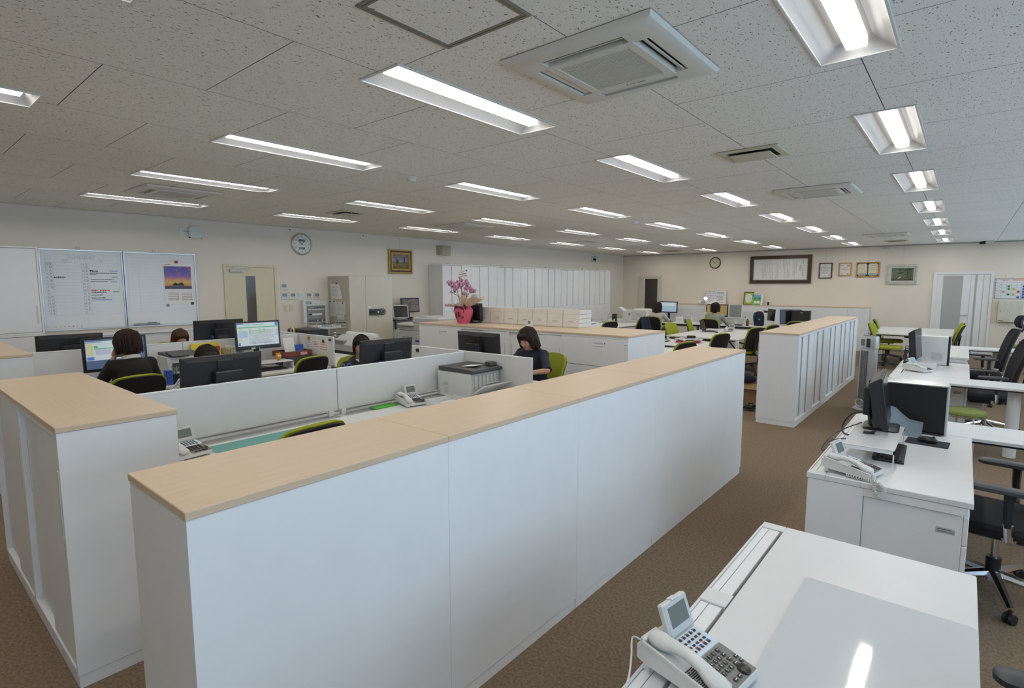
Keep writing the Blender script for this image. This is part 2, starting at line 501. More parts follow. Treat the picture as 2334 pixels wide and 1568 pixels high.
def tile_geo(mb, x0, x1, y0, y1, ox=0, oy=0):
    xs, ys, ok, holed = tile_cells(x0, x1, y0, y1)
    t = .016; vs = []; fs = []
    def quad(*p):
        k = len(vs); vs.extend(p); fs.append((k, k + 1, k + 2, k + 3))
    for (i, j), g in ok.items():
        if not g: continue
        a, b, c, d = xs[i] - ox, xs[i + 1] - ox, ys[j] - oy, ys[j + 1] - oy
        quad((a, c, 0), (a, d, 0), (b, d, 0), (b, c, 0))
        quad((a, c, t), (b, c, t), (b, d, t), (a, d, t))
        if not ok.get((i - 1, j)): quad((a, c, 0), (a, c, t), (a, d, t), (a, d, 0))
        if not ok.get((i + 1, j)): quad((b, c, 0), (b, d, 0), (b, d, t), (b, c, t))
        if not ok.get((i, j - 1)): quad((a, c, 0), (b, c, 0), (b, c, t), (a, c, t))
        if not ok.get((i, j + 1)): quad((a, d, 0), (a, d, t), (b, d, t), (b, d, 0))
    mb.add(vs, fs)
    return holed
share = {}
rest = MB()
for k in range(-10, 4):
    x0 = max(-0.44 + TS * k, XL + .002); x1 = min(-0.44 + TS * (k + 1), XR)
    if x1 - x0 < .05: continue
    off = 0.82 if k % 2 == 0 else 1.27
    j = -4
    while True:
        y0 = off + TS * j; y1 = y0 + TS; j += 1
        if y0 > YB: break
        y0 = max(y0, YF); y1 = min(y1, YB - .002)
        if y1 - y0 < .03: continue
        a, b, c, d = x0 + GAP / 2, x1 - GAP / 2, y0 + GAP / 2, y1 - GAP / 2
        if x0 > 1.3 or y1 < 0.4:
            m2 = MB(); tile_geo(m2, a, b, c, d); rest.add(m2.v, m2.f); continue
        key = (round(b - a, 4), round(d - c, 4))
        _, _, _, holed = tile_cells(a, b, c, d)
        if holed or key not in share:
            m2 = MB(); tile_geo(m2, a, b, c, d, a, c)
            me = m2.mesh('ceiling_tile', 0, False); me.materials.append(TILE); me.materials.append(TILEEDGE)
            for pl_ in me.polygons:
                if abs(pl_.normal.z) < .5: pl_.material_index = 1
            if not holed: share[key] = me
        else:
            me = share[key]
        inst('ceiling_tile', me, ceil, (a, c, HC))
o = inst('ceiling_tile_field', rest.mesh('ceiling_tile_field', 0, False), ceil, (0, 0, HC)); o.data.materials.append(TILE); o['kind'] = 'stuff'

# ---------------------------------------------------------------- recessed LED lights
LED = mat('led_diffuser', (1, 1, 1), 0.5, var=0, emit=LAMP_POWER, ecol=(1.0, 0.96, 0.895))
REFL = mat('lamp_reflector', (0.54, 0.54, 0.54), 0.35, var=0.01)
lf = MB()
for x0, x1, y0, y1 in ((-.160, -.146, -.650, .650), (.146, .160, -.650, .650), (-.146, .146, -.650, -.636), (-.146, .146, .636, .650)):
    lf.box(x0, x1, y0, y1, -.007, -.0005, .002)
lframe = lf.mesh('frame'); lframe.materials.append(OFFWH)
lr = MB()
bx_, by_, tx_, ty_, zt = .146, .636, .058, .585, .062
b4 = [(-bx_, -by_, -.001), (bx_, -by_, -.001), (bx_, by_, -.001), (-bx_, by_, -.001)]
t4 = [(-tx_, -ty_, zt), (tx_, -ty_, zt), (tx_, ty_, zt), (-tx_, ty_, zt)]
lr.add(b4 + t4, [(0, 4, 5, 1), (1, 5, 6, 2), (2, 6, 7, 3), (3, 7, 4, 0), (4, 7, 6, 5)])
lrefl = lr.mesh('reflector', 0, False); lrefl.materials.append(REFL)
lb = MB().prism([(-.040, .0195), (-.035, .016), (.035, .016), (.040, .0195)], -.582, .582, 'y')
lbar = lb.mesh('light_bar', 0); lbar.materials.append(LED)
lbh = MB().prism([(-.041, .060), (-.041, .020), (.041, .020), (.041, .060)], -.584, .584, 'y')
lhous = lbh.mesh('bar_housing', 0); lhous.materials.append(mat('led_diffuser_side', (0.9, 0.9, 0.9), 0.5, var=0, emit=LAMP_POWER * 0.03, ecol=(1.0, 0.96, 0.895)))
colname = ['in the column along the windows', 'in the column next to the window column', 'in the middle column', 'in the fourth column from the windows', 'in the column along the clock wall']
for ci, x in enumerate(LX + [1.366]):  # last column is unseen: continues the grid, added to light the window side
    for ri, y in enumerate(LY):
        if ci == 5:
            lab = 'recessed ceiling light out of view above the sills, %s from the front' % ORD[ri]; grp = 'ceiling lights out of frame at the windows'
        else:
            pos = 'nearest' if ri == 1 else ('farthest' if ri == 7 else '%s from the front' % ORD[ri - 1])
            lab = 'recessed ceiling light %s, %s' % (colname[ci], 'at the front edge overhead' if ri == 0 else pos); grp = 'recessed ceiling lights'
        t = thing('ceiling_light', lab, 'light', (x, y, HC), 0, grp)
        inst('frame', lframe, t); inst('reflector', lrefl, t); inst('light_bar', lbar, t); inst('bar_housing', lhous, t)

# ---------------------------------------------------------------- air conditioning cassettes and vents
def aircon(loc, label):
    t = thing('ceiling_air_conditioner', label, 'air conditioner', loc, 0, 'ceiling air conditioners')
    h = .372; a = MB()
    # outer rim with sloping edge
    out = [(-h, -h), (h, -h), (h, h), (-h, h)]; i1 = .335; i2 = .285
    vs = [(x, y, -.004) for x, y in out] + [(x / h * (h - .012), y / h * (h - .012), -.020) for x, y in out] + [(x / h * i1, y / h * i1, -.030) for x, y in out] + [(x / h * i2, y / h * i2, -.030) for x, y in out] + [(x / h * i2, y / h * i2, -.004) for x, y in out]
    fs = [(r * 4 + k, r * 4 + (k + 1) % 4, (r + 1) * 4 + (k + 1) % 4, (r + 1) * 4 + k) for r in range(4) for k in range(4)]
    a.add(vs, fs)
    for sx in (-1, 1):
        for sy in (-1, 1):
            a.box(sx * .205, sx * .2855, sy * .205, sy * .2855, -.030, -.004)
    a.build('panel_rim', ACMAT, t, 25)
    MB().box(-.284, .284, -.284, .284, -.0035, -.0005).build('dark_inside', SHADOWGAP, t)
    c = MB()
    for x0, x1, y0, y1 in ((-.222, -.178, -.222, .222), (.178, .222, -.222, .222), (-.178, .178, -.222, -.178), (-.178, .178, .178, .222)):
        c.box(x0, x1, y0, y1, -.033, -.004, .003)
    c.build('grille_frame', ACMAT, t)
    MB().box(-.178, .178, -.178, .178, -.020, -.004).build('grille_back', ACDARK, t)
    s = MB()
    for k in range(27):
        y = -.172 + k * .01323
        s.box(-.178, .178, y - .0036, y + .0036, -.031, -.0202)
    s.build('grille_slats', ACMAT, t, 0)['kind'] = 'stuff'
    for k in range(4):
        M = RZ(k * PI / 2)
        MB().box(-.20, .20, -.016, .016, -.0025, .0025, .001, M=M @ T(0, -.254, -.019) @ RX(math.radians(28 if k in (0, 1) else 8))).build('louver', ACMAT, t)
    lg = MB()
    M = T(.02, .2, -.0332) @ RX(PI)
    lg.prism([(0, .010), (.006, 0), (0, -.010), (-.006, 0)], 0, .0006, M=M @ T(-.045, 0, 0))
    scrib(lg, M, -.032, .05, 0, .008)
    lg.build('maker_mark', GREYINK, t, 0)
    return t
aircon((-1.345, 2.348, HC), 'large square ceiling air conditioner overhead, nearest the camera')
aircon((-1.32, 6.82, HC), 'square ceiling air conditioner beyond the small vent, second of its line')
aircon((-1.32, 13.5, HC), 'square ceiling air conditioner above the far right table, near back wall')
aircon((-6.79, 2.32, HC), 'square ceiling air conditioner between the two left light columns')
aircon((-6.75, 6.82, HC), 'flat-looking square ceiling air conditioner above the copier, left half')
aircon((-6.75, 13.5, HC), 'square ceiling air conditioner in the far left corner of the ceiling')
VENTM = mat('vent_cream', (0.60, 0.575, 0.44), 0.5, var=0.02)
def vent(loc, label):
    t = thing('ventilation_unit', label, 'vent', loc, 0, 'small ceiling vents')
    a = MB()
    for x0, x1, y0, y1 in ((-.225, -.165, -.20, .20), (.165, .225, -.20, .20), (-.165, .165, -.20, -.145), (-.165, .165, .145, .20)):
        a.box(x0, x1, y0, y1, -.016, -.0005, .006)
    a.build('frame', VENTM, t)
    MB().box(-.168, .168, -.148, .148, -.003, -.0005).build('dark_inside', SHADOWGAP, t)
    MB().box(-.15, .15, -.128, .128, -.034, -.024, .006).build('drop_panel', VENTM, t)
    g = MB()
    for s in (-1, 1): g.cyl((s * .12, 0, -.003), (s * .12, 0, -.024), .008)
    g.build('hanger', VENTM, t)
    return t
vent((-1.35, 4.575, HC), 'small cream ceiling vent between the two near right air conditioners')
vent((-6.83, 4.53, HC), 'small cream ceiling vent above the wall clock side of the room')
vent((-1.31, 15.5, HC), 'small cream ceiling vent close to the back wall at right')
vent((-6.80, 15.6, HC), 'small cream ceiling vent close to the back wall at left')
HATCHM = mat('hatch_frame_bronze', (0.27, 0.255, 0.21), 0.4, 0.4)
def hatch(x0, x1, y0, y1, label):
    t = thing('ceiling_hatch', label, 'hatch', ((x0 + x1) / 2, (y0 + y1) / 2, HC), 0, 'ceiling access hatches')
    hx, hy = (x1 - x0) / 2, (y1 - y0) / 2
    for nm, o_, i_, z in (('outer_frame', 0, .014, -.006), ('inner_frame', .017, .030, -.005)):
        a = MB()
        a.box(-hx + o_, -hx + i_, -hy + o_, hy - o_, z, -.0004, .001).box(hx - i_, hx - o_, -hy + o_, hy - o_, z, -.0004, .001)
        a.box(-hx + i_, hx - i_, -hy + o_, -hy + i_, z, -.0004, .001).box(-hx + i_, hx - i_, hy - i_, hy - o_, z, -.0004, .001)
        a.build(nm, HATCHM, t)
    MB().box(-hx + .030, hx - .030, -hy + .030, hy - .030, -.003, -.0004).build('hatch_board', TILE, t)
    return t
hatch(-1.806, -1.348, 1.262, 1.735, 'framed ceiling access hatch beside the near air conditioner')
hatch(-7.33, -6.85, 10.9, 11.4, 'framed ceiling access hatch far back above the tall white cabinets')
def smoke(loc, label):
    t = thing('smoke_detector', label, 'detector', loc, 0, 'ceiling detectors')
    MB().lathe([(.055, 0), (.055, -.012), (.050, -.02)], 20).build('base', OFFWH, t)
    MB().lathe([(.040, -.0202), (.042, -.036), (.034, -.044), (.012, -.047)], 20).build('sensor_head', OFFWH, t)
    return t
smoke((-4.144, 3.476, HC), 'round white smoke detector between the middle ceiling lights, nearest one')
smoke((-4.20, 8.147, HC), 'round white smoke detector in the middle of the ceiling')
smoke((-4.09, 12.47, HC), 'round white smoke detector far back among the ceiling lights')
t = thing('flush_speaker', 'flat round ceiling speaker grille above the whiteboard end', 'speaker', (-6.05, 3.0, HC))
MB().lathe([(.075, 0), (.075, -.004), (.06, -.007), (.01, -.007)], 24).build('speaker_grille', ACMAT, t)

# ---------------------------------------------------------------- doors
# door_1: cream steel door in the left wall
Y0, Y1, DZ = 3.815, 4.70, 2.075
d = MB()
d.box(XL, XL + .022, Y0, Y0 + .045, 0, DZ, .002).box(XL, XL + .022, Y1 - .045, Y1, 0, DZ, .002).box(XL, XL + .022, Y0 + .045, Y1 - .045, DZ - .045, DZ, .002)
d1 = struct('door_1', d, CREAM)
MB().box(XL, XL + .008, Y0 + .046, Y1 - .046, .005, DZ - .047, .001).build('door_leaf', CREAM, d1)
MB().box(XL + .008, XL + .0105, 4.165, 4.325, .35, 1.885).build('window_strip', mat('smoked_glass', (0.10, 0.095, 0.085), 0.12, var=0), d1)
cl = MB().box(XL + .008, XL + .05, 3.905, 4.115, 1.945, 2.0, .006).build('door_closer', GREYPL, d1)
MB().tube([(XL + .04, 3.97, 2.0), (XL + .045, 3.99, 2.012), (XL + .03, 4.25, 2.016)], .006, 6).build('closer_arm', ALU, cl)
MB().cyl((XL + .008, 4.60, 1.0), (XL + .05, 4.60, 1.0), .024).ell((XL + .062, 4.60, 1.0), (.018, .028, .028)).build('door_knob', ALU, d1)
# door_2: far left in the back wall
d = MB()
FRM2 = mat('door_frame_ivory', (0.62, 0.58, 0.48), 0.5)
for x0, x1, z0, z1 in ((-8.66, -8.60, 0, 2.05), (-7.88, -7.82, 0, 2.05), (-8.60, -7.88, 1.99, 2.05)):
    d.box(x0, x1, YB - .022, YB, z0, z1, .002)
d2 = struct('door_2', d, FRM2)
MB().box(-8.598, -7.882, YB - .010, YB, .005, 1.988, .001).build('door_leaf', FRM2, d2)
MB().box(-8.42, -7.97, YB - .0125, YB - .010, .12, 1.945).build('dark_pane', mat('smoked_glass_brown', (0.055, 0.05, 0.042), 0.15, var=0), d2)
MB().box(-8.46, -8.425, YB - .016, YB - .010, .12, 1.945).build('pane_trim', WHITE, d2)
# door_3: white door with frosted pane in the back wall, right
d = MB()
for x0, x1, z0, z1 in ((-0.645, -0.565, 0, 2.05), (0.43, 0.485, 0, 2.05), (-0.565, 0.43, 1.99, 2.05)):
    d.box(x0, x1, YB - .03, YB, z0, z1, .002)
d3 = struct('door_3', d, WHITE)
MB().box(-.563, .068, YB - .014, YB, .005, 1.988, .001).build('door_leaf', WHITE, d3)
FROST = mat('frosted_glass', (0.42, 0.42, 0.405), 0.22, var=0.02, spec=0.6)
MB().box(-.45, -.075, YB - .017, YB - .014, .10, 1.955).build('frosted_pane', FROST, d3)
MB().box(.074, .428, YB - .010, YB, .005, 1.988, .001).build('side_leaf', WHITE, d3)
MB().box(.15, .19, YB - .0125, YB - .010, .02, 1.97).box(.30, .312, YB - .0125, YB - .010, .02, 1.97).build('side_strip', FROST, d3)
lv = MB().cyl((.035, YB - .014, 1.0), (.035, YB - .045, 1.0), .022).tube([(.035, YB - .05, 1.0), (-.08, YB - .05, 1.0)], .009)
lv.build('lever_handle', ALU, d3)
# ================================================================ cabinets
def strip_handle(par, x, z0, z1, y):
    a = MB().box(x - .010, x + .010, y - .004, y, z0, z1, .0015)
    a.build('handle', WHITE, par)
    MB().box(x - .005, x + .005, y - .0046, y - .004, z0 + .012, z1 - .012).build('handle_slot', GREYPL, par)
STICK = mat('grey_sticker', (0.45, 0.45, 0.44), 0.6, var=0.05)
def sticker(par, x, z, y, mark=True):
    a = MB()
    M = face_negY(x, y, z)
    for k in range(4):
        scrib(a, M, -.013, .013, -.012 - k * .011, .006)
    a.box(-.010, .010, .004, .022, 0, .0007, M=M)
    a.build('sticker', STICK, par, 0)
def cabinet(label, loc, rz, w, d, h, style, z0=0.06, plinth=True, name='cabinet', group=None, cat='cabinet', hz=None, stickers=True, doors=True, back=True):
    t = thing(name, label, cat, loc, rz, group)
    if plinth:
        MB().box(.003, w - .003, .004, d - .004, 0, z0 - .001, .001).build('plinth', WHITE, t)
    fr = .022; rec = .05
    b = MB()
    if style == 'plain' or not doors:
        b.box(.0004, w - .0004, 0, d, z0, h, .002).build('body', WHITE, t); return t
    b.box(fr, w - fr, rec, d - .001, z0 + fr, h - fr)
    b.box(.0004, fr, 0, d, z0, h, .0015).box(w - fr, w - .0004, 0, d, z0, h, .0015)
    b.box(fr, w - fr, 0, d, h - fr, h, .001).box(fr, w - fr, 0, d, z0, z0 + fr, .001)
    if back:
        b.box(.0004, w - .0004, d, d + .001, z0, h, .0004)
    b.build('body', WHITE, t)
    iw = w - 2 * fr; zb, zt = z0 + fr + .004, h - fr - .004
    if hz is None: hz = (h - .46, h - .17)
    if style == 'slide2':
        for k, (xa, xb, y) in enumerate(((fr + .002, fr + iw / 2 + .02, .026), (fr + iw / 2 - .012, w - fr - .002, .006))):
            dd = MB().box(xa, xb, y, y + .014, zb, zt, .002).build('door', WHITE, t)
            strip_handle(dd, xa + .03 if k == 0 else xb - .03, hz[0], hz[1], y)
        if stickers: sticker(t, w - fr - .035, hz[0] - .05, .006)
    elif style == 'slide3':
        n = 3
        for k in range(n):
            y = (.032, .018, .004)[k]
            xa = fr + .002 + k * (iw - .004) / 3 - (.012 if k else 0); xb = fr + .002 + (k + 1) * (iw - .004) / 3
            dd = MB().box(xa, xb, y, y + .011, zb, zt, .002).build('door', WHITE, t)
            if k:
                MB().box(xa - .003, xa, y + .001, y + .010, zb, zt).build('edge_seal', GREYPL, dd)
            if k == 2: strip_handle(dd, xb - .025, hz[0], hz[1], y)
        if stickers: sticker(t, w - fr - .03, zb + .10, .004)
    elif style == 'drawers':
        n = 3
        for k in range(n):
            za = z0 + fr + k * (h - z0 - 2 * fr) / n + .003; zc = z0 + fr + (k + 1) * (h - z0 - 2 * fr) / n - .003
            dd = MB().box(fr - .012, w - fr + .012, -.002, .045, za, zc, .002).build('drawer', WHITE, t)
            hx = w * .57
            m = MB()
            m.box(hx - .062, hx + .062, -.006, -.002, zc - .052, zc - .046, .001).box(hx - .062, hx + .062, -.006, -.002, zc - .098, zc - .092, .001)
            m.box(hx - .062, hx - .056, -.006, -.002, zc - .092, zc - .052, .001).box(hx + .056, hx + .062, -.006, -.002, zc - .092, zc - .052, .001)
            m.build('handle', WHITE, dd)
            MB().box(hx - .056, hx + .056, -.0035, -.002, zc - .092, zc - .052).build('handle_recess', GREYPL, dd)
            MB().box(hx - .054, hx + .054, -.0055, -.0035, zc - .090, zc - .072, .001).build('handle_lip', WHITE, dd)
            if k == n - 1:
                MB().cyl((hx + .08, -.002, zc - .06), (hx + .08, -.005, zc - .06), .007).build('lock', DARKGREY, dd)
        if stickers: sticker(t, w - fr - .012, h - .10, -.0025)
    elif style == 'doors2':
        for k in range(2):
            xa = fr - .012 + k * (w - 2 * fr + .024) / 2 + .002; xb = fr - .012 + (k + 1) * (w - 2 * fr + .024) / 2 - .002
            dd = MB().box(xa, xb, -.002, .02, zb - .012, zt + .012, .002).build('door', WHITE, t)
            if k == 1:
                hx = xa + .04
                MB().tube([(hx, -.002, hz[0]), (hx, -.022, hz[0]), (hx, -.022, hz[1]), (hx, -.002, hz[1])], .006, 6).build('handle', GREYPL, dd)
    elif style == 'lockers':
        for k in range(2):
            xa = fr - .012 + k * (w - 2 * fr + .024) / 2 + .002; xb = fr - .012 + (k + 1) * (w - 2 * fr + .024) / 2 - .002
            dd = MB().box(xa, xb, -.002, .02, zb - .012, zt + .012, .002).build('door', WHITE, t)
            MB().box(xb - .085, xb - .045, -.005, -.002, (zb + zt) / 2 + .02, (zb + zt) / 2 + .09, .001).build('handle', GREYPL, dd)
            MB().box(xa + .08, xa + .15, -.0035, -.002, zt - .09, zt - .065).build('name_card', GREYPL, dd)
    return t
H0 = 1.123; HT = 1.148
def wood_top(label, x0, x1, y0, y1, m, group):
    o = MB().box(-(x1 - x0) / 2, (x1 - x0) / 2, -(y1 - y0) / 2, (y1 - y0) / 2, 0, HT - H0 - .0015, .002).build('wooden_top', m)
    o.location = ((x0 + x1) / 2, (y0 + y1) / 2, H0 + .0004)
    return tag(o, label, 'counter top', group)
# F: the long row in the foreground, backs towards the aisle
UW = 0.9165
for i in range(5):
    y1 = .487 + UW * (i + 1)
    nm = ['nearest', 'second', 'third', 'fourth', 'farthest'][i]
    cabinet('white low cabinet with plain back, %s of the long foreground row' % nm, (-1.94, y1, 0), -PI / 2, UW, .45, H0, 'slide2', group='foreground cabinet row', stickers=False)
tops = [(0.484, .487 + UW), (.487 + UW, .487 + 2 * UW), (.487 + 2 * UW, .487 + 3 * UW), (.487 + 3 * UW, .487 + 5 * UW + .003)]
for i, (a, b) in enumerate(tops):
    wood_top('maple counter top on the foreground cabinets, %s board' % ['nearest', 'second', 'third', 'farthest longest'][i], -1.945, -1.485, a + .0006, b - .0006, WOODY, 'foreground counter tops')
# L: pair at the left edge with sliding doors towards the camera
for i in range(2):
    x0 = -4.53 + .865 * i
    cabinet('white sliding-door cabinet in the left foreground, %s of the pair' % ('farther left' if i == 0 else 'right'), (x0, .467, 0), 0, .865, .44, H0, 'slide2', group='left foreground cabinets')
wood_top('maple counter top on the left foreground cabinet pair', -4.533, -2.797, .464, .91, WOODX, 'left foreground counter tops')
# L2: next pair beyond the gap at the left edge
for i in range(2):
    x0 = -6.06 - .865 * (i + 1)
    cabinet('white cabinet at the left picture edge, %s' % ('right unit beside the gap' if i == 0 else 'outer unit'), (x0, .467, 0), 0, .865, .44, H0, 'slide2', group='left edge cabinets')
wood_top('maple counter top at the far left picture edge', -7.793, -6.057, .464, .91, WOODX, 'left foreground counter tops')
# M: middle island carrying the flowers
st = ['drawers', 'slide2', 'slide2', 'drawers']
for i in range(4):
    x0 = -6.54 + .905 * i
    lab = ['white filing cabinet with drawers at the copier end of the flower island', 'white sliding-door cabinet below the flowers, behind a black monitor', 'white sliding-door cabinet behind the woman in navy', 'white filing cabinet with drawers at the right end of flower island'][i]
    cabinet(lab, (x0, 5.58, 0), 0, .905, .978, H0, st[i], group='flower island front cabinets')
wood_top('long maple counter top of the island with flowers and trays', -6.545, -2.915, 5.575, 6.563, WOODX, 'island counter tops')
# R: divider row between aisle and meeting tables
for i in range(5):
    y0 = 7.142 + UW * i
    cabinet('white three-door sliding cabinet of the right divider row, %s' % ['nearest unit', 'second unit', 'third unit', 'fourth unit', 'farthest unit'][i], (-1.49, y0, 0), PI / 2, UW, .452, H0, 'slide3', group='right divider cabinets', stickers=False)
wood_top('maple counter top on the right divider row of cabinets', -1.946, -1.486, 7.139, 7.145 + 5 * UW, WOODY, 'island counter tops')
# W: tall cabinets along the left wall
for i in range(8):
    y0 = 8.213 + .916 * i
    pos = ['beside the wall monitor', 'second from left', 'third from left', 'fourth from left', 'fourth from right', 'third from right', 'second from right', 'at the far right end'][i]
    cabinet('tall white upper cabinet with three sliding doors, %s' % pos, (-8.82, y0, 1.125), PI / 2, .916, .44, 1.068, 'slide3', z0=.0, plinth=False, group='upper wall cabinets', hz=(.10, .35))
    cabinet('white lower locker cabinet under the tall row, %s' % pos, (-8.82, y0, 0), PI / 2, .916, .44, 1.123, 'lockers', group='lower wall cabinets', name='locker_cabinet')
    o = MB().box(-8.86, -8.83, y0 + .17, y0 + .23, 2.1935, 2.212).box(-9.268, -8.835, y0 + .185, y0 + .215, 2.1935, 2.1985).build('wall_bracket', GREYPL)
    tag(o, 'grey steel wall bracket on top of the tall cabinets, %s' % pos, 'bracket', 'cabinet wall brackets')
# whiteboard corner cabinets on the left wall
for i in range(2):
    y0 = 1.46 - .90 * (i + 1)
    pos = 'next to the whiteboard' if i == 0 else 'at the picture edge'
    cabinet('white upper sliding cabinet %s' % pos, (-8.82, y0, 1.125), PI / 2, .90, .44, 1.075, 'slide2', z0=.0, plinth=False, group='whiteboard side upper cabinets', hz=(.12, .37), stickers=False)
    cabinet('white lower sliding cabinet %s' % pos, (-8.82, y0, 0), PI / 2, .90, .44, 1.123, 'slide2', group='whiteboard side lower cabinets', stickers=False)
for i in range(2):
    cabinet('white low cabinet under the whiteboard, %s half' % ('left' if i == 0 else 'right'), (-8.82, 1.462 + .96 * i, 0), PI / 2, .958, .44, 1.08, 'slide2', group='cabinets under the whiteboard', stickers=False)
# B: low cabinets along the back wall
for i in range(6):
    x1 = -1.935 - .9 * i
    cabinet('white two-door low cabinet against the back wall, %s from right' % ORD[i], (x1 - .9, 16.752, 0), 0, .9, .438, H0, 'doors2', group='back wall cabinets', hz=(.80, .98))
wood_top('narrow maple counter top along the back wall cabinets', -7.338, -1.930, 16.747, 17.192, WOODX, 'back wall counter tops')
# beige steel safe cabinet
t = thing('steel_safe', 'tall beige steel safe cabinet with padlocked handle beside the wall panel', 'safe', (-8.58, 5.695, 0), PI / 2)
MB().box(0, .965, .022, .67, .05, 1.898, .003).build('body', BEIGE, t)
MB().box(.01, .955, .04, .66, 0, .05).build('plinth', BEIGE, t)
BEIGE2 = mat('beige_door', (0.56, 0.525, 0.445), 0.48, var=0.02)
MB().box(.004, .348, 0, .021, .06, 1.892, .002).build('door', BEIGE2, t)
dd = MB().box(.353, .961, 0, .021, .06, 1.892, .002).build('door', BEIGE2, t)
hp = MB().prism([(.415, 1.165), (.74, 1.165), (.775, 1.18), (.79, 1.225), (.775, 1.27), (.74, 1.285), (.415, 1.285)], -.012, 0, 'y').build('lock_plate', DARKGREY, dd)
MB().box(.43, .55, -.035, -.012, 1.205, 1.25, .004).build('lock_grip', BLACK, hp)
tt = [( .72 + .038 * math.cos(a), -.016, 1.228 + .038 * math.sin(a)) for a in [2 * PI * k / 16 for k in range(16)]]
MB().tube(tt, .007, 6, closed=True).build('dial_ring', MIDGREY, hp)
MB().cyl((.60, -.012, 1.225), (.60, -.03, 1.225), .016).build('key_cylinder', CHROME, hp)
MB().box(.597, .618, -.03, -.018, 1.14, 1.175, .002).tube([(.600, -.024, 1.175), (.600, -.024, 1.20), (.615, -.024, 1.20), (.615, -.024, 1.175)], .003, 6).build('padlock', GOLD, hp)
MB().box(.86, .90, -.0008, 0, 1.845, 1.853).build('maker_mark', GREYINK, dd)
MB().box(.405, .455, -.001, 0, 1.305, 1.335).build('label_sticker', PAPER, dd)
# papers held by magnets on the side of the safe (side faces -Y at y = 5.695)
def side_paper(x0, x1, z0, z1, label, lines, mags, fold=False):
    o = thing('pinned_paper', label, 'paper', ((x0 + x1) / 2, 5.694, z0), 0, 'papers on the safe')
    hw = (x1 - x0) / 2; hh = z1 - z0
    if fold:
        MB().prism([(-hw, hh), (-hw + .02, 0), (hw, 0), (hw * .45, hh)], -.003, -.001, 'y').build('sheet', PAPER, o)
        MB().prism([(-.01, hh * .98), (hw * .55, hh * 1.0), (hw * 1.02, 0.0)], -.006, -.0035, 'y').build('front_sheet', PAPER, o)
    else:
        MB().box(-hw, hw, -.003, -.001, 0, hh).build('sheet', PAPER, o)
    p = MB(); M = face_negY(0, -.0062 if fold else -.003, 0)
    for k in range(lines):
        scrib(p, M, -hw + .02, hw * (.3 if fold else .85), hh - .05 - k * (hh - .08) / lines, .008)
    p.build('print', mat('faint_print', (0.42, 0.42, 0.44), 0.8, var=0), o, 0)
    for (mx, mz, mm) in mags:
        MB().cyl((mx, -.003, mz), (mx, -.012, mz), .017).build('magnet', mm, o)
REDP = mat('red_plastic', (0.45, 0.03, 0.02), 0.4); BLUEP = mat('blue_plastic', (0.03, 0.10, 0.42), 0.4); YELP = mat('yellow_plastic', (0.55, 0.40, 0.03), 0.4)
side_paper(-9.19, -8.80, 1.48, 1.755, 'folded calendar sheets clipped high on the side of the safe', 8, [(.02, .285, BLACK)], True)
side_paper(-9.24, -9.02, 1.155, 1.458, 'long notice under red magnet on the side of the safe', 12, [(-.07, .27, REDP), (.06, .275, BLACK)])
side_paper(-9.01, -8.72, 1.195, 1.425, 'printed notice under yellow and blue magnets on the safe side', 8, [(-.09, .20, YELP), (.075, .21, BLUEP)])
side_paper(-8.99, -8.77, 1.10, 1.185, 'small slip below the notice on the safe side', 2, [])
# ================================================================ shared small builders
def rrect(w, d, r, n=5):
    pts = []
    for cx, cy, a0 in ((w / 2 - r, d / 2 - r, 0), (-w / 2 + r, d / 2 - r, PI / 2), (-w / 2 + r, -d / 2 + r, PI), (w / 2 - r, -d / 2 + r, 3 * PI / 2)):
        for k in range(n + 1):
            a = a0 + PI / 2 * k / n
            pts.append((cx + r * math.cos(a), cy + r * math.sin(a)))
    return pts
def pad(mb, w, d, r, levels, M=None):
    """stack of rounded rectangles: levels = [(z, inset)]"""
    vs = []; n = None
    for z, ins in levels:
        p = rrect(w - 2 * ins, d - 2 * ins, max(.002, r - ins)); n = len(p)
        vs += [(x, y, z) for x, y in p]
    fs = [(i * n + k, i * n + (k + 1) % n, (i + 1) * n + (k + 1) % n, (i + 1) * n + k) for i in range(len(levels) - 1) for k in range(n)]
    fs += [tuple(range(n - 1, -1, -1)), tuple((len(levels) - 1) * n + k for k in range(n))]
    return mb.add(vs, fs, M)
def spline(pts, n=8):
    """Catmull-Rom through points"""
    P = [Vector(p) for p in pts]; out = []
    for i in range(len(P) - 1):
        a, b, c, d = P[max(i - 1, 0)], P[i], P[i + 1], P[min(i + 2, len(P) - 1)]
        for k in range(n):
            t = k / n
            out.append(0.5 * ((2 * b) + (-a + c) * t + (2 * a - 5 * b + 4 * c - d) * t * t + (-a + 3 * b - 3 * c + d) * t ** 3))
    out.append(P[-1])
    return out

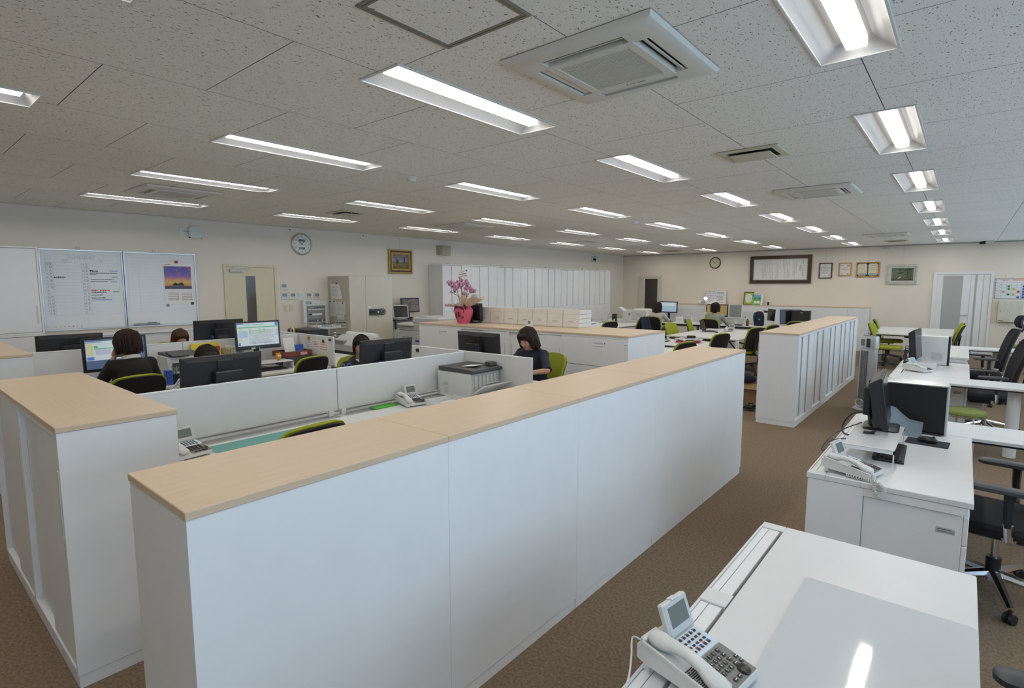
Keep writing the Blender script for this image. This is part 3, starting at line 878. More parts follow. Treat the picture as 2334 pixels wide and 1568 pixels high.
# ================================================================ chairs
def star_base(t, m, mc, r=.31, f=1.0):
    for k in range(5):
        a = 2 * PI * k / 5 + .3
        c, s = math.cos(a), math.sin(a)
        MB().tube([(c * .03, s * .03, .115), (c * .16, s * .16, .098), (c * r, s * r, .072)], [.026 * f, .02 * f, .014 * f], 8, flat=(.8, 1)).build('base_leg', m, t)
        g = MB()
        M = T(c * r, s * r, 0) @ RZ(a + .8)
        for q in (-1, 1): g.cyl((q * .006, 0, .027), (q * .022, 0, .027), .027, n=12, M=M)
        g.cyl((0, 0, .04), (0, 0, .075), .008, n=8, M=M)
        g.build('caster', mc, t)
def task_chair(label, loc, rz, arms=False, group='green task chairs'):
    t = thing('office_chair', label, 'chair', loc, rz, group)
    star_base(t, BLACK, BLACK)
    MB().cyl((0, 0, .10), (0, 0, .24), .027).cyl((0, 0, .24), (0, 0, .40), .016).build('gas_column', BLACK, t)
    MB().box(-.09, .09, -.10, .14, .385, .415, .01).build('seat_mechanism', BLACK, t)
    s = MB(); pad(s, .49, .47, .10, [(.413, .03), (.418, .006), (.440, 0), (.462, .006), (.474, .03), (.478, .07)], T(0, -.03, 0)); s.build('seat', GREEN, t)
    def surf(k, off, z0, z1):
        def fn(u, v):
            q = 2 * u - 1
            hw = .225 * k * (.86 + .14 * min(1, v * 2.2)) * (1 - .20 * max(0, (v - .82) / .18) ** 2.5) * (1 - .18 * max(0, (.12 - v) / .12) ** 2)
            return (q * hw, .195 + off + .05 * v + .075 * v * v - .035 * q * q, z0 + (z1 - z0) * v - .02 * abs(q) ** 3 * v)
        return fn
    MB().sheet(surf(1.0, 0, .49, .935), 10, 12, .026).build('back_cushion', GREEN, t, 60)
    MB().sheet(surf(.955, .022, .48, .922), 10, 12, .012).build('back_shell', BLACKMAT, t, 60)
    MB().tube([(0, .10, .395), (0, .22, .40), (0, .262, .46), (0, .268, .60), (0, .29, .72)], [.028, .03, .028, .022, .012], 8, flat=(.55, 1.4)).build('back_support', BLACK, t)
    if arms:
        for q in (-1, 1):
            pts = spline([(q * .24, .10, .43), (q * .285, .06, .50), (q * .29, -.08, .655), (q * .285, .02, .668), (q * .275, .14, .64), (q * .235, .24, .62)], 5)
            MB().tube(pts, .014, 8).build('armrest', BLACK, t)
    return t
CH0 = task_chair('lime green task chair pulled to the foreground desk', (-2.62, 1.62, 0), 0)
CH1 = task_chair('task chair with black loop arms seen from behind at the middle table', (-3.31, 10.75, 0), math.radians(-90), True)
def chair(label, x, y, rz, arms=False, group='green task chairs'):
    return dup(CH1 if arms else CH0, (x, y, 0), math.radians(rz), label, group)
# rz: a chair at 0 faces -Y; +90 faces +X; -90 faces -X; 180 faces +Y
def exec_chair(label, loc, rz, group='black high-back chairs'):
    t = thing('executive_chair', label, 'chair', loc, rz, group)
    star_base(t, CHROME, BLACK, .33, 1.35)
    MB().cyl((0, 0, .08), (0, 0, .125), .042, .03).build('hub', CHROME, t)
    MB().cyl((0, 0, .125), (0, 0, .21), .034).build('column_cover', BLACK, t)
    MB().cyl((0, 0, .21), (0, 0, .38), .016).build('gas_column', CHROME, t)
    m = MB(); pad(m, .26, .34, .05, [(.345, .03), (.36, .005), (.40, 0), (.418, .02)], T(0, .0, 0)); m.build('mechanism', BLACK, t)
    for q in (-1, 1):
        MB().tube([(q * .10, .06, .375), (q * .20, .07, .385), (q * .275, .06, .42), (q * .285, .055, .50)], [.018, .018, .02, .022], 8).cyl((q * .12, .06, .378), (q * .16, .06, .378), .03).build('arm_bracket', CHROME, t)
        MB().tube([(q * .285, .055, .49), (q * .287, .05, .58), (q * .285, .05, .665)], [.030, .032, .036], 8, flat=(.6, 1)).build('arm_post', BLACK, t)
        a = MB(); pad(a, .085, .27, .04, [(.662, .012), (.668, 0), (.684, 0), (.692, .012)], T(q * .285, .01, 0)); a.build('armrest', DARKGREY, t)
    s = MB(); pad(s, .50, .49, .10, [(.405, .04), (.412, .008), (.445, 0), (.468, .01), (.478, .04), (.481, .08)], T(0, -.02, 0)); s.build('seat', BLACKMAT, t)
    def fn(u, v):
        q = 2 * u - 1
        hw = .235 * (.80 + .2 * min(1, v * 1.8)) * (1 - .30 * max(0, (v - .8) / .2) ** 2)
        return (q * hw, .235 + .02 * math.sin(v * PI) * -1 + .15 * v - .05 * q * q, .50 + .60 * v)
    MB().sheet(fn, 10, 14, .035).build('backrest', BLACKMAT, t, 60)
    MB().tube([(0, .12, .385), (0, .25, .40), (0, .31, .47), (0, .34, .66), (0, .40, .93)], [.03, .032, .028, .022, .014], 8, flat=(.6, 1.5)).build('back_spine', CHROME, t)
    MB().tube([(-.11, .352, .70), (0, .365, .70), (.11, .352, .70)], .016, 8).build('lumbar_bar', DARKGREY, t)
    MB().tube([(0, .40, 1.06), (0, .43, 1.12), (0, .425, 1.17)], [.02, .018, .02], 8, flat=(.6, 2)).build('headrest_bracket', DARKGREY, t)
    MB().sheet(lambda u, v: ((2 * u - 1) * .135 * (1 - .25 * abs(2 * v - 1) ** 3), .385 + .03 * (2 * v - 1) ** 2 - .04 * (2 * u - 1) ** 2 + .01 * v, 1.12 + .17 * v), 8, 8, .035).build('headrest', BLACKMAT, t, 60)
    return t
def stool(label, loc):
    t = thing('round_stool', label, 'stool', loc, .4, 'round green stools')
    MB().lathe([(.12, .425), (.155, .43), (.163, .445), (.160, .468), (.145, .482), (.10, .488), (.001, .489)], 28).build('seat', SAGE, t)
    ring = [(.158 * math.cos(2 * PI * k / 28), .158 * math.sin(2 * PI * k / 28), .42) for k in range(28)]
    MB().tube(ring, .007, 6, closed=True).build('seat_ring', CHROME, t)
    for k in range(4):
        a = 2 * PI * k / 4; c, s = math.cos(a), math.sin(a)
        MB().tube([(c * .15, s * .15, .42), (c * .165, s * .165, .38), (c * .20, s * .20, .01)], .009, 8).build('leg', CHROME, t)
    return t

# ================================================================ telephone
PHONEW = mat('phone_white', (0.66, 0.66, 0.635), 0.32, var=0.01)
PHONEG = mat('phone_keypad_grey', (0.19, 0.18, 0.165), 0.42, var=0.03)
KEYB = mat('key_black', (0.012, 0.012, 0.013), 0.35, var=0)
LBLUE = mat('phone_label_sheet', (0.60, 0.68, 0.75), 0.5, var=0)
TEALM = mat('teal_mark', (0.03, 0.42, 0.40), 0.5, var=0); LGREENM = mat('light_green_mark', (0.35, 0.62, 0.14), 0.5, var=0)
TILT = math.atan2(.042, .23)
MD = T(0, -.115, .030) @ RX(TILT)
def phone(label, loc, rz, full=False, group='desk telephones', cord=None):
    t = thing('desk_telephone', label, 'telephone', loc, rz, group)
    b = MB().prism([(-.115, .010), (-.115, .028), (-.110, .030), (.112, .071), (.118, .066), (.118, .030), (.095, .022)], -.095, .095, 'x')
    b.box(-.095, -.089, .0, .225, -.004, .012, .002, M=MD).box(-.090, -.022, .218, .232, -.004, .016, .003, M=MD)
    b.build('body', PHONEW, t)
    for x in (-.075, .075):
        MB().box(x - .012, x + .012, .085, .105, .0, .028, .002).build('foot', PHONEW, t)
        MB().box(x - .012, x + .012, -.105, -.095, 0, .012, .002).build('foot', PHONEW, t)
    kp = MB().box(-.016, .093, .004, .106, -.002, .0022, .001, M=MD).build('keypad_plate', PHONEG, t)
    lp = MB().box(-.016, .093, .108, .180, -.002, .0022, .001, M=MD).build('label_plate', LBLUE, t)
    num = ['1', '2', '3', '4', '5', '6', '7', '8', '9', '*', '0', '#']
    keys = []
    for r_ in range(4):
        for c_ in range(4):
            keys.append((.001 + .0185 * c_ + (.003 if c_ == 3 else 0), .093 - .0165 * r_, .0065, .0060, num[r_ * 3 + c_] if c_ < 3 else None))
    keys += [(.083, .055, .006, .005, None), (.083, .040, .006, .005, None), (.030, .017, .0065, .0055, None), (.010, .017, .0065, .0055, None)]
    small = [(.003 + .0168 * c_, .168 - .0148 * r_) for r_ in range(4) for c_ in range(5)]
    if full:
        for x, s, hx, hs, n_ in keys:
            k = MB().box(x - hx, x + hx, s - hs, s + hs, .0022, .0052, .0015, M=MD).build('key', KEYB, kp)
        dg = MB()
        for x, s, hx, hs, n_ in keys:
            if n_: letter(dg, MD, n_, x - .0015, s - (.0015 if n_ == '*' else 0), .0095, h=.0055)
            else: scrib(dg, MD @ T(0, 0, .0054), x - .004, x + .004, s, .003)
        dg.build('digits', PAPER, kp, 0)
        for x, s in small:
            MB().box(x - .005, x + .005, s - .0035, s + .0035, .0022, .0045, .001, M=MD).build('line_key', KEYB, lp)
        for c, mm in ((0, REDINK), (1, BLUEINK), (2, REDINK), (3, BLUEINK)):
            q = MB()
            for k in range(1 + c % 2, 5, 2): flat(q, MD @ T(0, 0, .0022), small[10 + k][0] - .005, small[10 + k][0] + .005, small[10 + k][1] - .0105, small[10 + k][1] - .0065)
            if c < 2: q.build('line_label', mm, lp, 0)
        q = MB()
        for k in range(5): scrib(q, MD @ T(0, 0, .0022), small[k][0] - .005, small[k][0] + .005, small[k][1] + .006, .003)
        q.build('line_names', GREYINK, lp, 0)
        q = MB().prism([(-.010, .150), (-.006, .166), (.004, .176), (.001, .166), (-.004, .156)], .0022, .003, M=MD); q.build('emblem', LGREENM, lp, 0)
        MB().prism([(.001, .168), (.006, .176), (.009, .169)], .0022, .0032, M=MD).build('emblem_wedge', BLUEINK, lp, 0)
        q = MB()
        for i in range(11):
            for j in range(12):
                if R.random() < .97: q.box(-.084 + .0046 * i, -.0822 + .0046 * i, .045 + .0052 * j, .0475 + .0052 * j, .0, .0024, M=MD)
        q.build('speaker_holes', SHADOWGAP, t, 0)['kind'] = 'stuff'
    else:
        q = MB()
        for x, s, hx, hs, n_ in keys: q.box(x - hx, x + hx, s - hs, s + hs, .0022, .0052, M=MD)
        q.build('keys', KEYB, kp, 0)['kind'] = 'stuff'
        q = MB()
        for x, s in small: q.box(x - .005, x + .005, s - .0035, s + .0035, .0022, .0045, M=MD)
        q.build('line_keys', KEYB, lp, 0)['kind'] = 'stuff'
    MB().lathe([(.017, .0022), (.017, .0055), (.013, .0075), (.006, .006), (.001, .006)], 18, c=(.060, .021, 0), M=MD).build('navigation_disc', KEYB, kp)
    MH = MD @ T(.038, .182, .004) @ RX(math.radians(58))
    d = MB().box(-.056, .056, 0, .088, -.020, 0, .004, M=MH).box(-.014, .014, .086, .091, -.016, .003, .001, M=MH).build('display_housing', PHONEW, t)
    MB().box(-.052, .052, .004, .084, 0, .0012, M=MH).build('display_bezel', GREYPL, d)
    MB().box(-.040, .040, .022, .074, .0012, .002, M=MH).build('display_screen', GLASSY, d)
    hs = []; ra = []
    for s, hgt, rr in ((.222, .010, .010), (.214, .014, .021), (.192, .016, .0235), (.172, .019, .021), (.150, .028, .0165), (.115, .033, .0155), (.078, .029, .0165), (.052, .020, .021), (.030, .016, .0235), (.010, .014, .021), (.002, .010, .010)):
        hs.append(MD @ Vector((-.056, s, hgt))); ra.append(rr * 1.12)
    MB().tube(hs, ra, 14, flat=(.72, 1.05)).build('handset', PHONEW, t, 60)
    if cord:
        path = spline(cord, 40); pts = []
        for i, p in enumerate(path):
            a = i * 1.15
            nx = (path[min(i + 1, len(path) - 1)] - path[max(i - 1, 0)]).normalized()
            e1 = nx.orthogonal().normalized(); e2 = nx.cross(e1)
            pts.append(p + (e1 * math.cos(a) + e2 * math.sin(a)) * .0075)
        MB().tube(pts, .0024, 5).build('coiled_cord', PHONEW, t)
    return t

# ================================================================ monitors
def emat(name, col, e=0.5):
    return mat('scr_' + name, tuple(c * .3 for c in col), 0.3, var=0, emit=e, ecol=col)
S_WHITE = emat('white', (0.62, 0.70, 0.72)); S_BLUE = emat('blue', (0.10, 0.22, 0.60)); S_SKY = emat('sky', (0.40, 0.55, 0.68)); S_DESK = emat('desktop', (0.10, 0.15, 0.26))
S_GREEN = emat('green', (0.12, 0.48, 0.25)); S_YEL = emat('yellow', (0.62, 0.62, 0.35)); S_LGRN = emat('lgreen', (0.40, 0.66, 0.42)); S_TAN = emat('tan', (0.36, 0.25, 0.10)); S_GREY = emat('grey', (0.17, 0.19, 0.18)); S_LILAC = emat('lilac', (0.5, 0.52, 0.66))
def screen_ui(par, M, w, h, kind):
    def patch(nm, m, rects, k=1):
        q = MB()
        for x0, x1, y0, y1 in rects: q.box(-w / 2 + x0 * w, -w / 2 + x1 * w, y0 * h, y1 * h, .0004 * k, .0004 * k + .0003, M=M)
        q.build(nm, m, par, 0)
    if kind == 'sheet':
        patch('page', S_WHITE, [(0.02, .98, .08, .98)])
        patch('title_bar', S_BLUE, [(0.02, .17, .93, .97), (.91, .97, .85, .98), (.03, .08, .10, .22)], 2)
        patch('green_bar', S_GREEN, [(.03, .97, .79, .83), (.2, .32, .90, .93), (.35, .65, .90, .92)], 2)
        patch('side_list', S_SKY, [(.05, .25, .40, .68), (.92, .97, .45, .70), (.35, .42, .12, .2), (.62, .80, .14, .2)], 3)
        patch('notes', S_YEL, [(.04, .14, .70, .78), (.04, .12, .28, .38)], 3)
        patch('cells', S_LGRN, [(.28, .33, .55, .76), (.52, .57, .55, .76), (.62, .66, .62, .76), (.28, .84, .60, .62), (.30, .70, .74, .75)], 4)
        q = MB(); MM = M @ T(0, 0, .0024)
        for k in range(16): scrib(q, MM, -w * .22, w * R.uniform(.2, .42), h * (.16 + .035 * k), .004, .6)
        q.build('figures', S_GREY, par, 0)
    elif kind == 'desk':
        patch('desktop', S_DESK, [(0.02, .98, .02, .98)])
        patch('glow', S_BLUE, [(.80, .92, .20, .26), (.78, .9, .34, .5)], 2)
        patch('page', S_WHITE, [(.03, .68, .30, .92)], 2)
        patch('title_bar', S_BLUE, [(.03, .30, .88, .90), (.04, .15, .32, .42)], 3)
        patch('side_list', S_YEL, [(.04, .14, .46, .86)], 3)
        patch('green_bar', S_GREEN, [(.16, .66, .66, .69), (.16, .22, .70, .78), (.55, .62, .74, .78), (.40, .66, .43, .45)], 3)
        patch('form', S_LILAC, [(.18, .42, .48, .64)], 4)
    elif kind == 'blue':
        patch('page', S_SKY, [(.02, .98, .03, .97)]); patch('page_top', S_WHITE, [(.04, .9, .62, .95)], 2); patch('cells', S_LGRN, [(.45, .52, .5, .62), (.58, .64, .5, .62)], 3)
    elif kind == 'tan':
        patch('page', S_TAN, [(.02, .98, .03, .97)])
        q = MB(); MM = M @ T(0, 0, .0012)
        for k in range(12): scrib(q, MM, -w * .45, w * R.uniform(0, .45), h * (.08 + .07 * k), .006, .5)
        q.build('figures', S_YEL, par, 0)
    elif kind == 'grey':
        patch('page', S_GREY, [(.01, .99, .02, .98)])
    elif kind == 'cctv':
        cols = [emat('cctv1', (.10, .09, .085)), emat('cctv2', (.14, .12, .11)), emat('cctv3', (.07, .06, .06)), emat('cctv4', (.20, .15, .12))]
        for i in range(2):
            for j in range(2):
                patch('camera_picture', cols[(i + 2 * j) % 3], [(.02 + .49 * i, .49 + .49 * i, .03 + .48 * j, .49 + .48 * j)])
        for k in range(4):
            rs = []
            for q in range(9):
                x, y = R.uniform(.03, .85), R.uniform(.04, .85); rs.append((x, x + R.uniform(.04, .12), y, y + R.uniform(.04, .12)))
            patch('camera_detail', cols[k], rs, 2 + k)
def monitor(label, loc, rz, w=.555, h=.335, lift=.16, kind='off', minipc=True, casing=None, deep=False, tilt=4, group='computer monitors', note=False, square=False):
    m = casing or BLACK
    t = thing('computer_monitor', label, 'monitor', loc, rz, group)
    tl = math.radians(tilt)
    MT = T(0, 0, lift) @ RX(-tl)
    # shell: bezel box and a tapering back
    s = MB().box(-w / 2, w / 2, -.012, .010, 0, h, .004, M=MT)
    k = .86
    vs = [(x, .010, z) for x, z in ((-w / 2 + .004, .004), (w / 2 - .004, .004), (w / 2 - .004, h - .004), (-w / 2 + .004, h - .004))] + [(x * k, .034 if not deep else .06, h / 2 + (z - h / 2) * .80) for x, z in ((-w / 2, 0), (w / 2, 0), (w / 2, h), (-w / 2, h))]
    s.add(vs, [(0, 1, 5, 4), (1, 2, 6, 5), (2, 3, 7, 6), (3, 0, 4, 7), (4, 5, 6, 7)], MT)
    s.build('shell', m, t)
    bz = .014 if not square else .018
    MS = MT @ Matrix(((1, 0, 0, 0), (0, 0, -1, -.0124), (0, 1, 0, bz + (.008 if not square else .0)), (0, 0, 0, 1)))
    sw, sh = w - 2 * bz, h - 2 * bz - (.008 if not square else 0)
    sc = MB().box(-sw / 2, sw / 2, 0, sh, -.001, .0004, M=MS).build('screen', SCREENOFF, t)
    if kind != 'off': screen_ui(sc, MS, sw, sh, kind)
    if not square: MB().cyl((0, -.0125, .011), (0, -.0132, .011), .007, n=14, M=MT).build('maker_mark', GREYPL, t)
    if note: MB().box(-.10, -.05, -.014, -.0127, .004, .022, M=MT).build('sticky_note', mat('sticky_yellow', (.6, .55, .25), .8), t)
    yb = .034 if not deep else .06
    MB().box(-.055, .055, yb - .004, yb + .012, h * .55, h * .90, .003, M=MT).build('mount_plate', BLACK if casing is None else m, t)
    MB().tube([(0, yb + .012, lift + h * .55), (0, yb + .035, lift + h * .3), (0, yb + .03, lift * .3), (0, yb + .02, .012)], [.028, .030, .028, .03], 8, flat=(.45, 1.2)).build('stand_neck', m, t)
    q = MB(); pad(q, .24, .19, .03, [(0, .002), (.008, 0), (.013, .008)], T(0, .03, 0)); q.build('stand_base', m, t)
    if minipc:
        pc = MB().box(-.095, .095, yb + .03, yb + (.085 if not deep else .07), lift + .05, lift + .225, .006)
        for i in range(6): pc.box(-.085, .085, yb + .033 + i * .006, yb + .036 + i * .006, lift + .225, lift + .2285)
        pc = pc.build('mini_computer', BLACK, t)
        MB().box(-.06, .06, yb + (.085 if not deep else .07), yb + (.087 if not deep else .072), lift + .11, lift + .15).build('port_panel', DARKGREY, pc)
        MB().box(.10, .128, yb + .03, yb + .055, lift + .11, lift + .145, .003).build('video_plug', BLUEP, t)
        MB().tube(spline([(.12, yb + .05, lift + .12), (.16, yb + .07, lift + .08), (.15, yb + .05, .03)], 6), .004, 6).build('cable', BLACK, t)
    return t
# ================================================================ left desk islands
DZ0 = .72
def plain_desk(label, x0, x1, y0, y1, group, duct=None, legs=True, z=DZ0):
    t = thing('office_desk', label, 'desk', ((x0 + x1) / 2, (y0 + y1) / 2, 0), 0, group)
    hx, hy = (x1 - x0) / 2, (y1 - y0) / 2
    xa, xb = -hx, hx
    if duct == '-x':
        xa = -hx + .105
    elif duct == '+x':
        xb = hx - .105
    MB().box(xa, xb, -hy + .001, hy - .001, z - .028, z, .003).build('desk_top', WHITE2, t)
    if duct:
        d0, d1 = (-hx, -hx + .10) if duct == '-x' else (hx - .10, hx)
        g = MB()
        for k in range(3):
            g.box(d0 + .004 + k * .031, d0 + .030 + k * .031, -hy + .03, hy - .03, z - .030, z - .012 + .003 * k, .002)
        g.build('cable_duct', GREYPL, t)
        MB().box(d0, d1, -hy + .001, hy - .001, z - .05, z - .032).build('duct_tray', MIDGREY, t)
        e = MB()
        for s in (-1, 1): e.box(d0 + .002, d1 - .002, s * (hy - .028), s * (hy - .001), z - .028, z - .002, .002)
        e.build('duct_cap', WHITE2, t)
    for s in (-1, 1):
        f = MB().box(-hx + .03, hx - .03, s * (hy - .035), s * (hy - .006), .02, z - .052, .003)
        f.build('side_leg', WHITE, t)
    MB().box(-hx + .1, hx - .1, -hy + .05, hy - .05, z - .06, z - .052).build('under_rail', WHITE, t)
    return t
def screen_panel(label, x0, x1, y0, y1, z0, z1, group, feet=()):
    t = thing('desk_screen', label, 'partition', ((x0 + x1) / 2, (y0 + y1) / 2, 0), 0, group)
    hx, hy = (x1 - x0) / 2, (y1 - y0) / 2
    MB().box(-hx, hx, -hy, hy, z0, z1 - .012, .002).build('panel', WHITE2, t)
    if hx < hy: MB().box(-hx - .002, hx + .002, -hy, hy, z1 - .012, z1, .002).build('top_rail', WHITE, t)
    else: MB().box(-hx, hx, -hy - .002, hy + .002, z1 - .012, z1, .002).build('top_rail', WHITE, t)
    for fx, fy in feet:
        MB().box(fx - (x0 + x1) / 2 - .012, fx - (x0 + x1) / 2 + .012, fy - (y0 + y1) / 2 - .02, fy - (y0 + y1) / 2 + .02, DZ0 - .01, z0, .002).build('panel_foot', WHITE, t)
    return t
P1X, P2X = -3.73, -6.87
for (px_, isl, nm) in ((P1X, 'front island', 'nearer'), (P2X, 'whiteboard island', 'farther')):
    for k in range(2):
        y0 = .935 + 1.4 * k; half = 'near half' if k == 0 else 'far half'
        plain_desk('white desk of the %s, right side, %s' % (isl, half), px_ + .016, px_ + .80, y0, y0 + 1.398, 'desks of the %s' % isl, '-x')
        plain_desk('white desk of the %s, left side, %s' % (isl, half), px_ - .80, px_ - .016, y0, y0 + 1.398, 'desks of the %s' % isl, '+x')
        screen_panel('low white privacy panel along the %s, %s' % (isl, half), px_ - .012, px_ + .012, y0 + .002, y0 + 1.396, .757, 1.082, 'privacy panels', [(px_, y0 + .05), (px_, y0 + 1.34)])
    screen_panel('white cross panel closing the far end of the %s' % isl, px_ - .82, px_ + .826, 3.752, 3.776, .735, 1.085, 'privacy panels')
t = plain_desk('white chief desk across the end of the front island', P1X - .78, P1X + .80, 3.785, 4.52, 'end desks')
plain_desk('white chief desk across the end of the whiteboard island', P2X - .78, P2X + .80, 3.785, 4.52, 'end desks')
MATG = mat('green_desk_mat', (0.12, 0.36, 0.32), 0.35, var=0.02)
o = MB().box(-.26, .26, -.42, .42, 0, .0025, .001).build('desk_mat', MATG); o.location = (-3.30, 1.72, DZ0 + .0005)
tag(o, 'translucent sea-green desk mat on the foreground desk', 'desk mat')
# green chair tucked at the foreground desk
CH0.location = (-3.11, 1.60, 0); CH0.rotation_euler = (0, 0, math.radians(-90 + 4))
# foreground telephones
phone('white desk telephone behind the left foreground cabinet, display raised', (-3.50, 1.17, DZ0), math.radians(90 + 8))
phone('white desk telephone on the desk beside the laser printer', (-3.56, 2.93, DZ0), math.radians(90 - 14))
# --- laser printer
PRW = mat('printer_white', (0.60, 0.61, 0.60), 0.4, var=0.02)
t = thing('laser_printer', 'grey and white laser printer with open front tray, behind the counter', 'printer', (-3.265, 3.352, DZ0), 0)
MB().box(-.425, 0, 0, .38, .0, .235, .008).build('body', PRW, t)
MB().box(-.415, -.30, .012, .37, .215, .255, .004).build('rear_hump', PRW, t)
q = MB().prism([(-.40, .236), (.03, .236), (.035, .245), (.03, .262), (-.10, .272), (-.40, .272)], -.004, .384, 'y')
q.build('top_cover', DARKGREY, t)
MB().box(-.33, -.10, .05, .31, .272, .2735).build('paper_exit', BLACK, t)
MB().box(-.30, -.06, .10, .22, .2745, .277, M=T(0, 0, .0) @ T(-.18, 0, .275) @ RY(math.radians(-6)) @ T(.18, 0, -.275)).build('output_sheet', PAPER, t)
MB().prism([(-.10, .272), (-.02, .272), (-.03, .300), (-.085, .305)], .29, .375, 'y').build('control_panel', DARKGREY, t)
MB().box(.001, .003, .02, .36, .03, .225).build('opening', GREYPL, t)
g = MB()
for k in range(6): g.box(.003, .012, .05 + k * .05, .075 + k * .05, .09, .21, .002)
g.build('inner_ribs', PRW, t)
tr = MB().prism([(.004, .05), (.012, .045), (.165, .135), (.162, .147), (.15, .146)], .0, .38, 'y').build('manual_tray', PRW, t)
MB().box(.04, .14, .06, .25, .0, .004, M=T(.01, 0, .085) @ RY(math.radians(-30))).build('tray_guide', GREYPL, tr)
v = MB()
for i in range(3):
    for j in range(5): v.box(-.335 + j * .012, -.327 + j * .012, -.0015, 0, .03 + .022 * i, .048 + .022 * i)
v.build('vent_slots', GREYPL, t, 0)['kind'] = 'stuff'
sc_ = MB(); M = face_negY(-.31, -.0015, .115); flat(sc_, M, -.03, .03, -.012, .018); sc_.build('rating_plate', STICK, t, 0)
q = MB(); scrib(q, T(.085, .155, .0965) @ RY(math.radians(-30)) @ T(0, 0, .002) @ RZ(PI / 2), -.03, .03, 0, .006); q.build('maker_mark', GREYINK, t, 0)
# clear tray and paper next to the phone, green leaflet on the duct
CLEAR = mat('clear_plastic', (0.75, 0.78, 0.78), 0.15, var=0, trans=0.0, alpha=0.45)
t = thing('letter_tray', 'clear plastic letter tray in front of the printer', 'tray', (-3.30, 3.12, DZ0))
g = MB().box(-.11, .11, -.15, .15, .001, .004)
for x0, x1, y0, y1 in ((-.11, -.107, -.15, .15), (.107, .11, -.15, .15), (-.107, .107, .147, .15), (-.107, .107, -.15, -.147)): g.box(x0, x1, y0, y1, .004, .05)
g.build('tray', CLEAR, t)
MB().box(-.10, .10, -.14, .14, .0045, .010).build('papers', PAPER, t)
o = MB().box(-.05, .05, -.11, .11, 0, .012, .002).build('leaflet', mat('green_leaflet', (0.07, 0.42, 0.03), .5)); o.location = (-3.655, 2.72, DZ0 - .0012)
tag(o, 'bright green leaflet stuck under the privacy panel', 'leaflet')
# --- monitors of the islands
monitor('large black monitor seen from behind, hiding the person in plaid', (-4.10, 1.64, DZ0), math.radians(-90 + 3), lift=.175, w=.57)
monitor('large black monitor seen from behind, hiding the man', (-4.10, 3.09, DZ0), math.radians(-90 - 2), lift=.178, w=.57)
monitor('black monitor seen from behind beside the woman in navy', (-3.79, 4.03, DZ0), math.radians(180), lift=.195, w=.58)
monitor('black monitor showing a green spreadsheet on the whiteboard island', (-6.50, 3.04, DZ0), math.radians(90 + 2), kind='sheet', lift=.245, w=.55, minipc=False, note=True)
monitor('black monitor in front of the woman in black cardigan', (-6.48, 1.60, DZ0), math.radians(90 + 4), kind='desk', lift=.165, w=.55, minipc=False)
monitor('black monitor seen from behind beyond the whiteboard island, right one', (-7.18, 2.86, DZ0), math.radians(-90 + 3), lift=.245, w=.60)
monitor('black monitor seen from behind beyond the whiteboard island, left one', (-7.18, 1.38, DZ0), math.radians(-90), lift=.165, w=.56)
# --- things on the whiteboard island
t = thing('inkjet_printer', 'grey compact printer between the woman in black and the yellow folder', 'printer', (-6.50, 2.18, DZ0), math.radians(90))
MB().box(-.17, .17, -.15, .17, .0, .26, .012).build('body', PRW, t)
MB().prism([(-.15, .26), (.17, .26), (.17, .29), (.0, .285)], -.16, .16, 'x').build('top_lid', DARKGREY, t)
MB().box(-.14, .02, -.165, .05, .285, .30, .004, M=T(0, 0, 0) @ RX(math.radians(8))).build('control_panel', DARKGREY, t)
MB().box(-.12, .12, -.19, -.15, .07, .085, .003).build('paper_tray', PRW, t)
MB().box(-.13, .13, -.152, -.149, .10, .19).build('paper_slot', DARKGREY, t)
YELF = mat('yellow_folder', (0.62, 0.50, 0.02), .45, var=.02)
t = thing('folder', 'yellow plastic folder leaning on the whiteboard island panel', 'folder', (-6.72, 2.55, DZ0))
MB().box(-.012, .012, -.16, .16, .0, .345, .005, M=RY(math.radians(-14))).build('cover', YELF, t)
MB().box(.012, .014, .11, .15, .24, .30, M=RY(math.radians(-14))).build('label_sticker', REDP, t)
bk = [((.35, .33, .20), 'beige'), ((.50, .48, .30), 'cream'), ((.55, .57, .50), 'pale grey'), ((.22, .45, .12), 'leaf green'), ((.05, .2, .55), 'blue'), ((.40, .50, .20), 'olive')]
for k, (cc, nm) in enumerate(bk):
    o = MB().box(-.10, .10, -.013, .013, 0, .27 + .01 * (k % 3), .003).build('file_folder', mat('file_' + nm.replace(' ', '_'), cc, .6)); o.location = (-6.69, 2.735 + .031 * k, DZ0)
    tag(o, '%s document file standing beside the yellow folder' % nm, 'file', 'files beside the yellow folder')
WALNR = mat('mahogany_box', (0.18, 0.045, 0.03), .4, var=.1)
t = thing('black_drawer_unit', 'black desk-top drawer unit under the brown letter box', 'drawer unit', (-6.58, 3.52, DZ0))
MB().box(-.16, .16, -.17, .17, 0, .115, .004).build('casing', BLACK, t)
for k in range(2): MB().box(.1605, .166, -.16, .16, .01 + .052 * k, .055 + .052 * k, .002).build('drawer', DARKGREY, t)
t = thing('letter_box', 'reddish brown wooden letter box holding papers', 'box', (-6.58, 3.50, DZ0 + .1165))
g = MB()
for x0, x1, y0, y1 in ((-.15, .15, -.19, -.178), (-.15, .15, .178, .19), (-.15, -.138, -.178, .178), (.138, .15, -.178, .178)): g.box(x0, x1, y0, y1, 0, .065, .002)
g.box(-.138, .138, -.178, .178, 0, .008); g.build('box_body', WALNR, t)
MB().box(.1502, .1515, .03, .12, .012, .05).build('name_label', mat('pink_paper', (.65, .38, .38), .8), t)
MB().box(-.0015, .0015, -.10, .07, .01, .23, M=T(.03, -.02, 0) @ RZ(.25) @ RY(math.radians(-12))).build('upright_papers', PAPER, t)
MB().box(-.02, .02, .04, .15, .01, .13, M=RY(math.radians(-8))).build('blue_carton', BLUEP, t)
